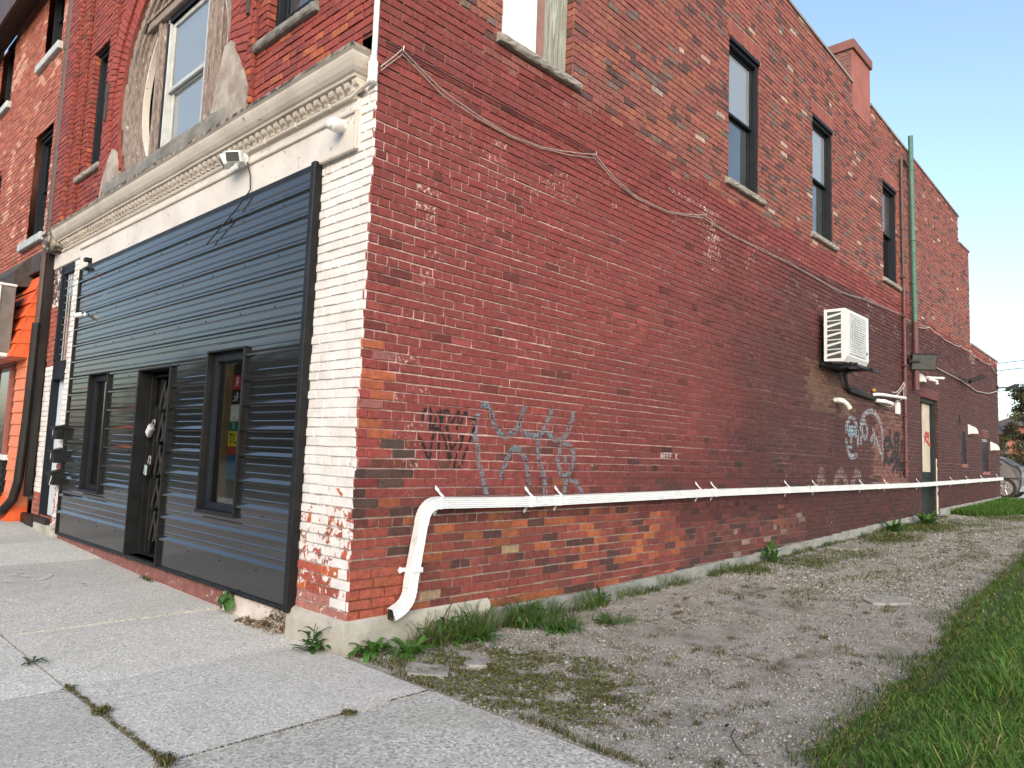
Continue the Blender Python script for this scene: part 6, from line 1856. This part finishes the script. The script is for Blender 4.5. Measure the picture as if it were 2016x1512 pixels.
weed(.27, .36, 26, .25, .046, .19, .17, 'broad leaved green weed under the mouth of the drainpipe', (.07, .17, .032))
weed(.20, .78, 46, .30, .030, .20, .16, 'bushy clump of tall green weeds at the footing past the drainpipe outlet', (.06, .15, .026), stems=5)
weed(.26, 1.02, 36, .28, .028, .17, .14, 'leafy weed clump touching the right side of the bushy clump', (.07, .165, .03))
weed(.20, 1.60, 40, .26, .032, .17, .14, 'green leafy weed clump where the concrete footing ends', (.055, .14, .025), stems=3)
weed(.46, 1.72, 34, .27, .032, .14, .13, 'low green weed clump spreading out onto the gravel', (.055, .14, .025))
weed(.55, 2.25, 26, .22, .028, .09, .09, 'flat green weed patch on the gravel beyond the low clump', (.05, .12, .026))
weed(.12, 2.75, 34, .13, .026, .12, .06, 'small dark green weed against the wall where the grey blocks begin', (.05, .12, .026), stems=2)
weed(.14, 6.45, 34, .20, .045, .17, .08, 'leafy weed against the blocks halfway along the wall', (.06, .145, .03), stems=2)
weed(.22, 11.4, 30, .32, .07, .28, .16, 'leafy green weed by the blocks left of the boarded door', (.06, .15, .028))
weed(.30, 13.3, 34, .36, .07, .34, .18, 'large leafy weed at the foot of the wall beside the boarded door', (.06, .145, .026))
weed(-.36, -1.56, 8, .075, .014, .02, .015, 'small flat weed in the sidewalk joint crossing', (.045, .10, .024))
weed(-1.02, -1.56, 10, .11, .02, .025, .02, 'flat spiky weed growing from the long sidewalk joint', (.05, .09, .03))
lst = []
for cx, cy, rx, ry, n, h in ((.18, .62, .12, .2, 260, .16), (.22, .95, .16, .2, 420, .20), (.12, 1.25, .10, .15, 200, .14), (.16, 1.65, .15, .28, 420, .17), (.42, 1.80, .22, .25, 380, .10), (.10, 2.1, .08, .2, 180, .12), (.12, 2.6, .10, .3, 300, .13), (.55, 2.35, .3, .2, 380, .05), (.10, 3.3, .08, .3, 200, .10), (.10, 4.2, .08, .5, 260, .09), (.12, 5.3, .10, .5, 320, .09)):
    lst.append(patch_grass(cx, cy, rx, ry, int(n*.5), h*1.25, .12, (.07, .155, .03), .005, 1.2))
merge_patches('wall_grass', lst)
# burdock-like plant by the white base: crumpled round leaves
t = thing('burdock_plant', (-1.60, -.06, .012), 'bright green crumpled broad leaf plant against the white base of the black shopfront', 'weed')
mb = MB()
for i in range(13):
    az = -2.8+i*.23+random.uniform(-.2, .2); ln = random.uniform(.07, .13); b_ = Vector((-1.60+random.uniform(-.04, .04), -.05, .02))
    c = b_+Vector((math.cos(az)*ln*.6, -abs(math.sin(az))*ln*.5, random.uniform(.05, .13)))
    tube(mb, [b_, (b_+c)/2+Vector((0, 0, .02)), c], .004, 5, (.08, .2, .04, 1))
    rad = random.uniform(.028, .052); up = Vector((math.cos(az)*.5, -.8, random.uniform(.2, .7))).normalized(); a_ = up.cross(Vector((0, 0, 1))).normalized(); bb = up.cross(a_)
    vs_ = [c]+[c+(a_*math.cos(q)+bb*math.sin(q))*rad*(.85+.25*random.random())+up*random.uniform(-.022, .014) for q in np.linspace(0, 6.283, 13)[:-1]]
    mb.add(vs_, [(0, k, k % 12+1) for k in range(1, 13)], rc((.075, .17, .045), .35)+(1,))
mb.build('leaves', M['leaf'], t)
# dead leaves piled at the white base
n = 420
x = -.72-.62*RNG.random(n)**1.6; y = -.02-.12*RNG.random(n)**2; z = .012+.16*np.exp(-((x+.82)/.16)**2)*RNG.random(n)
qs = []; a = RNG.random(n)*6.283; s = .008+.014*RNG.random(n); tl = (RNG.random((n, 2))-.5)*2.4
for ox, oy in ((-1, 0), (0, -.5), (1, 0), (0, .5)):
    px, py = (ox*np.cos(a)-oy*np.sin(a))*s, (ox*np.sin(a)+oy*np.cos(a))*s
    qs.append(np.stack([x+px, y+py, z+px*tl[:, 0]+py*tl[:, 1]], 1))
cols = np.where(RNG.random((n, 1)) < .5, np.array([[.13, .075, .05]]), np.array([[.40, .32, .22]]))*(.6+.7*RNG.random((n, 1)))
mesh_np('dead_leaves', np.stack(qs, 1).reshape(-1, 3), (np.arange(n)*4)[:, None]+np.array([[0, 1, 2, 3]]), M['dry'], None, np.repeat(cols, 4, 0), kind='stuff')
# moss and dry tufts in the joints of the sidewalk
lst = []
for i in range(70):
    x = -.42+1.4*(i/70)**1.0; d_ = fbm(x*3, 1, 7)
    lst.append(patch_grass(x+random.uniform(-.02, .02), -1.552+random.uniform(-.01, .01), .035, .016, random.randint(10, 46), random.uniform(.006, .016), .5, (.06, .07, .02), .003))
for i in range(36):
    y = -1.5+1.45*i/36
    if fbm(y*3, 5, 9) > -.1: lst.append(patch_grass(.955, y, .010, .03, random.randint(14, 36), .008, .08, (.04, .045, .016), .003))
for i in range(50):
    x = -.1-6.2*random.random()
    lst.append(patch_grass(x, -.035, .06, .02, random.randint(6, 24), .014, .25, (.05, .06, .022), .003))
for x, y, r, h in ((.80, -.02, .3, .02), (.25, .06, .35, .03), (.45, .15, .3, .03), (2.15, -.0, .3, .03), (1.75, .05, .25, .03), (.95, -1.55, .07, .03), (.15, -1.55, .05, .03), (-3.25, -.05, .2, .03), (.97, -.62, .05, .016)):
    lst.append(patch_grass(x, y, r, .05, 240, h, .35, (.07, .085, .025), .004))
merge_patches('joint_moss', lst)
# straw by the footing
n = 500; x = .12+.10*RNG.random(n); y = .45+.45*RNG.random(n)
blades('dry_straw', x, y, np.array([lane_z(a, b) for a, b in zip(x, y)]), .04+.06*RNG.random(n), .002+.001*RNG.random(n), np.array([.20, .13, .08])[None]*(.6+.7*RNG.random((n, 1))), 1.4, 'dry')

# dry litter on the gravel
n = 5200; x, y = rand_lane(n, .05, 15, 1.5); k = np.array([fbm(a*1.3, b*1.3, 18) > -.12-.25*random.random() for a, b in zip(x, y)]); x, y = x[k], y[k]; n = len(x)
z = np.array([lane_z(a, b) for a, b in zip(x, y)])+.004+.006*RNG.random(n)
a = RNG.random(n)*6.283; s = (.004+.012*RNG.random(n)**2)*(1+.12*y); tl = (RNG.random((n, 2))-.5)*1.2; qs = []
for ox, oy in ((-1, 0), (0, -.35), (1, 0), (0, .35)):
    px, py = (ox*np.cos(a)-oy*np.sin(a))*s, (ox*np.sin(a)+oy*np.cos(a))*s
    qs.append(np.stack([x+px, y+py, z+px*tl[:, 0]+py*tl[:, 1]], 1))
cols = np.where(RNG.random((n, 1)) < .7, np.array([[.045, .035, .024]]), np.array([[.16, .13, .075]]))*(.6+.7*RNG.random((n, 1)))
mesh_np('dry_litter', np.stack(qs, 1).reshape(-1, 3), (np.arange(n)*4)[:, None]+np.array([[0, 1, 2, 3]]), M['dry'], None, np.repeat(cols, 4, 0), kind='stuff')
# broken concrete in the lane
def chunk(x, y, rx, ry, label, h=.010):
    t = thing('concrete_patch', (x, y, lane_z(x, y)), label, 'concrete slab', 'broken concrete in the lane')
    m = 11; pts = [(x+rx*math.cos(q)*random.uniform(.5, 1.15), y+ry*math.sin(q)*random.uniform(.5, 1.15)) for q in np.linspace(0, 6.283, m+1)[:-1]]
    zt_ = sum(lane_z(a, b) for a, b in pts)/len(pts)+h
    vs_ = [(a, b, zt_-.05) for a, b in pts]+[(a, b, zt_-.008) for a, b in pts]+[(x+(a-x)*.94, y+(b-y)*.94, zt_) for a, b in pts]
    fs = [(i, (i+1) % m, m+(i+1) % m, m+i) for i in range(m)]+[(m+i, m+(i+1) % m, 2*m+(i+1) % m, 2*m+i) for i in range(m)]+[tuple(range(2*m, 3*m))]
    MB().add(vs_, fs).build('slab_piece', M['old_slab'], t)
chunk(.62, .22, .17, .14, 'flat broken piece of concrete between the sidewalk and the weeds', .02)
chunk(.70, .56, .10, .13, 'smaller broken piece of concrete just behind the flat piece', .018)
chunk(.42, 8.9, .38, .75, 'half buried concrete patch in the lane left of the middle strip')
chunk(1.95, 5.2, .28, .42, 'half buried concrete patch near the lawn edge')
chunk(.75, 15.0, .6, .7, 'concrete step slab in front of the boarded door')
for (x, y) in ((.28, 7.4), (.35, 7.9)): pass
# twigs and litter
t = thing('twig', (2.5, .5, .01), 'thin black twig lying on the gravel near the lawn', 'twig')
mb = MB(); tube(mb, [(2.46, .72, .012), (2.50, .60, .016), (2.58, .50, .014), (2.64, .45, .012), (2.70, .50, .012)], [.004, .004, .004, .003, .002], 6); mb.build('stick', M['bark'], t)
t = thing('dead_leaf', (2.41, .70, .012), 'small crumpled black leaf on the gravel beside the twig', 'leaf')
mb = MB(); leaf_strip(mb, (2.40, .71, .012), -.6, .05, .03, .02, .01, (.015, .013, .012)); leaf_strip(mb, (2.41, .71, .012), .9, .035, .025, .02, .01, (.02, .016, .014)); mb.build('blade', M['dry'], t)
t = thing('curled_leaf', (-3.3, -.62, .04), 'tiny dark curled leaf lying on the sidewalk before the entrance', 'leaf')
mb = MB(); leaf_strip(mb, (-3.34, -.62, .042), .3, .10, .016, .02, .015, (.03, .022, .016)); mb.build('blade', M['dry'], t)
t = thing('wet_spot', (-.22, -.42, .01), 'small dark stain on the sidewalk left of the corner weed', 'stain') if False else None

# ================================================================== background beyond the lane
# parked car
car = thing('parked_car', (-1.6, 24.4, .585), 'silver sedan parked behind the far end of the brick wall', 'car')
prof_c = [(-4.15, .22), (-4.18, .52), (-4.05, .70), (-3.2, .82), (-2.9, .88), (-2.15, 1.36), (-1.6, 1.44), (-.75, 1.42), (-.2, 1.24), (.12, 1.02), (.30, .96), (.38, .80), (.36, .40), (.30, .22)]
def car_ring(y, k):
    return [(x*(1-.0*k), y+(0 if z < .95 else (.20 if k > 0 else -.20)*(z-.95)/.5), z) for x, z in prof_c]
mb = MB(); rings = [(23.56, .97, 1), (23.50, 1.0, 1), (25.2, 1.0, -1), (25.14, .97, -1)]
vs_, fs = [], []; m = len(prof_c)
for y, s, k in rings:
    for (x, yy, z) in car_ring(y, k): vs_.append((-1.7+(x+1.7)*s, yy, .585+.22+(z-.22)*s))
for i in range(3):
    for j in range(m): fs.append((i*m+j, i*m+(j+1) % m, (i+1)*m+(j+1) % m, (i+1)*m+j))
fs += [tuple(range(m))[::-1], tuple(range(3*m, 4*m))]
mb.add(vs_, fs); body = mb.build('body', M['car_paint'], car)
for side_y, k in ((23.50, 1), (25.2, -1)):
    for tri in ([(-2.75, .93), (-2.1, 1.32), (-1.55, 1.38), (-1.5, .95)], [(-1.42, .95), (-1.47, 1.38), (-.65, 1.37), (-.35, .97)], [(-.30, .98), (-.62, 1.32), (-.28, 1.18), (-.1, 1.0)]):
        mb = MB(); mb.add([(x, side_y+k*(.2*(z-.95)/.5-.012), z+.585) for x, z in tri], [(0, 1, 2, 3)]); mb.build('window', M['dark_room'], body)
mb = MB(); cbox(mb, -3.9, .3, 23.485, 23.50, .585+.60, .585+.625, .003); cbox(mb, -1.47, -1.46, 23.49, 23.52, .9, 1.5, .001); cbox(mb, -.32, -.31, 23.49, 23.52, 1.0, 1.5, .001); mb.build('trim_line', M['black_trim'], body)
for x in (-.08, -3.2):
    for y in (23.60, 25.10):
        mb = MB(); lathe(mb, (x, y-.11, .585+.31), (0, 1, 0), [(0, .22), (0, .30), (.03, .315), (.19, .315), (.22, .30), (.22, .2)], 22); wh = mb.build('wheel', M['tyre'], car)
        mb = MB(); lathe(mb, (x, y-.118, .895), (0, 1, 0), [(0, .225), (.02, .225), (.02, .19)], 22)
        for q in range(5): a = q*1.2566; tube(mb, [(x+.03*math.cos(a), y-.125, .895+.03*math.sin(a)), (x+.2*math.cos(a), y-.12, .895+.2*math.sin(a))], .026, 6)
        lathe(mb, (x, y-.135, .895), (0, 1, 0), [(0, .05), (.03, .06)], 12); mb.build('rim', M['alloy'], wh)
# guard rail
gr_ = thing('guard_rail', (1, 36, .6), 'pale blue steel guard rail along the back of the parking lot', 'guard rail')
mb = MB(); tube(mb, [(-6, 36, 1.14), (12, 36, 1.10)], 1, prof=[(-.16, -.02), (-.09, .03), (-.02, -.02), (.05, .03), (.12, -.02), (.15, .0), (.12, -.04), (.05, .01), (-.02, -.04), (-.09, .01), (-.16, -.04)], up=(0, 0, 1)); mb.build('rail', pm('blue grey rail', (.42, .50, .58), (.35, .42, .5), 2, rough=.4, metal=.3), gr_)
for x in range(-6, 12, 3):
    mb = MB(); cbox(mb, x, x+.12, 36.05, 36.2, .5, 1.25, .01); mb.build('post', M['steel'], gr_)
# far house
hs_ = thing('far_house', (0, 47, 1.2), 'red brick house with a dark garage door behind the tree at the back', 'house')
mb = MB(); box(mb, -3.9, 9, 45, 53, .3, 3.9); mb.build('wall', M['far_brick'], hs_)
mb = MB(); extrude_poly(mb, [(-4.4, 3.88), (9.5, 3.88), (6.6, 5.0), (-1.5, 5.0)], 'y', 44.6, 53.4); mb.build('roof', M['roofing'], hs_)
mb = MB(); cbox(mb, -3.05, -.4, 44.93, 45.02, 1.0, 2.25, .02); mb.build('garage_door', M['dark_room'], hs_)
mb = MB(); cbox(mb, -3.55, -3.45, 44.9, 45.0, 1.0, 3.8, .01); mb.build('downspout', M['brown_pipe'], hs_)
mb = MB(); cbox(mb, 1, 2.2, 44.95, 45.02, 2.0, 3.2, .02); mb.build('window', M['dark_room'], hs_)
h2 = thing('gabled_shed', (-5, 38, .6), 'tan gabled building glimpsed just past the far corner of the wall', 'house')
mb = MB(); box(mb, -12, -1.62, 30, 34, .5, 3.0); extrude_poly(mb, [(-12, 3.0), (-1.62, 3.0), (-6, 6.6)], 'y', 30, 34); mb.build('wall', pm('tan siding', (.50, .36, .27), (.42, .3, .22), 1, rough=.8), h2)
mb = MB(); mb.add([(-1.40, 29.8, 2.85), (-6, 29.8, 6.75), (-6, 34.2, 6.75), (-1.40, 34.2, 2.85), (-1.40, 29.8, 2.95), (-6, 29.8, 6.85), (-6, 34.2, 6.85), (-1.40, 34.2, 2.95)], BOXF); mb.build('roof', M['roofing'], h2)

# tree
def tree(x, y, z0, H, R_, n_cl, n_leaf, label, seed, base=(.055, .062, .028), cz=.62):
    rng = np.random.default_rng(seed); rnd = random.Random(seed)
    t = thing('tree', (x, y, z0), label, 'tree')
    mb = MB(); tube(mb, [(x, y, z0-.1), (x+.05, y, z0+H*.3), (x-.03, y, z0+H*.6), (x, y, z0+H*.9)], [.16*H/4, .12*H/4, .07*H/4, .02], 9)
    tr = mb.build('trunk', M['bark'], t)
    cl = []
    for i in range(n_cl):
        a = rnd.uniform(0, 6.283); u = rnd.random(); zz = z0+H*(.28+.72*u); rr2 = R_*(1.05-.75*u)*math.sqrt(rnd.uniform(.15, 1))
        cl.append((x+rr2*math.cos(a), y+rr2*math.sin(a), zz, R_*rnd.uniform(.16, .30)))
    mb = MB()
    for q in cl[::3]: tube(mb, [(x, y, z0+(q[2]-z0)*.55), ((x+q[0])/2, (y+q[1])/2, (q[2]+z0+(q[2]-z0)*.55)/2+.1), q[:3]], [.03*H/4, .02*H/4, .008], 5)
    mb.build('limb', M['bark'], tr)
    V, C_ = [], []
    for q in cl:
        m_ = n_leaf//n_cl
        p = rng.standard_normal((m_, 3)); p /= np.linalg.norm(p, axis=1)[:, None]; p *= (rng.random((m_, 1))**.5)*q[3]; p[:, 2] *= .7
        c = p+np.array(q[:3]); s = (.035+.05*rng.random(m_))[:, None]*max(1, R_/1.5)*.8
        a1 = rng.standard_normal((m_, 3)); a1 /= np.linalg.norm(a1, axis=1)[:, None]; a2 = np.cross(a1, rng.standard_normal((m_, 3))); a2 /= np.linalg.norm(a2, axis=1)[:, None]
        V.append(np.stack([c-a1*s, c-a2*s*.5, c+a1*s, c+a2*s*.5], 1).reshape(-1, 3))
        k = np.array(base)*rnd.uniform(.65, 1.4); C_.append(np.repeat(k[None]*(.7+.6*rng.random((m_, 1))), 4, 0))
    V = np.concatenate(V); C_ = np.concatenate(C_)
    mesh_np('crown', V, (np.arange(len(V)//4)*4)[:, None]+np.array([[0, 1, 2, 3]]), M['leaf'], t, C_)
tree(-.55, 32, .6, 4.2, 1.25, 75, 16000, 'loose brown green tree past the far corner of the wall', 3, (.085, .085, .045))
# wires
for i, (za, zb, xa) in enumerate(((8.05, 8.25, -4.6), (7.55, 7.8, -4.6), (6.6, 6.5, -4.5))):
    cable('overhead_wire', [(xa-6, 50, za-.1), (-3.6, 50, zb-.15), (4, 50, zb+.6), (16, 50, zb+1.6)], .022, M['cable_black'], ['topmost overhead wire crossing the sky past the far corner', 'second overhead wire just under the topmost one', 'lowest overhead wire crossing the pale sky above the tree'][i], .15, 'wire')

# the far side of the street, seen in the black cladding and the panes
n = 36000
cx = RNG.random(260)*110-70; cy = -24-RNG.random(260)*5; cr = 1.3+1.6*RNG.random(260); chh = .5+6.8*RNG.random(260)
i = RNG.integers(0, 260, n); p = RNG.standard_normal((n, 3)); p /= np.linalg.norm(p, axis=1)[:, None]
c = np.stack([cx[i], cy[i], chh[i]], 1)+p*(cr[i]*RNG.random(n)**.4)[:, None]; c[:, 2] = np.maximum(c[:, 2], .1)
s = (.25+.3*RNG.random(n))[:, None]; a1 = RNG.standard_normal((n, 3)); a1 /= np.linalg.norm(a1, axis=1)[:, None]; a2 = np.cross(a1, RNG.standard_normal((n, 3))); a2 /= np.linalg.norm(a2, axis=1)[:, None]
mesh_np('far_woods', np.stack([c-a1*s, c-a2*s, c+a1*s, c+a2*s], 1).reshape(-1, 3), (np.arange(n)*4)[:, None]+np.array([[0, 1, 2, 3]]), M['woods'], None, np.repeat(np.array([.028, .048, .02])[None]*(.6+.8*RNG.random((n, 1))), 4, 0), kind='stuff')
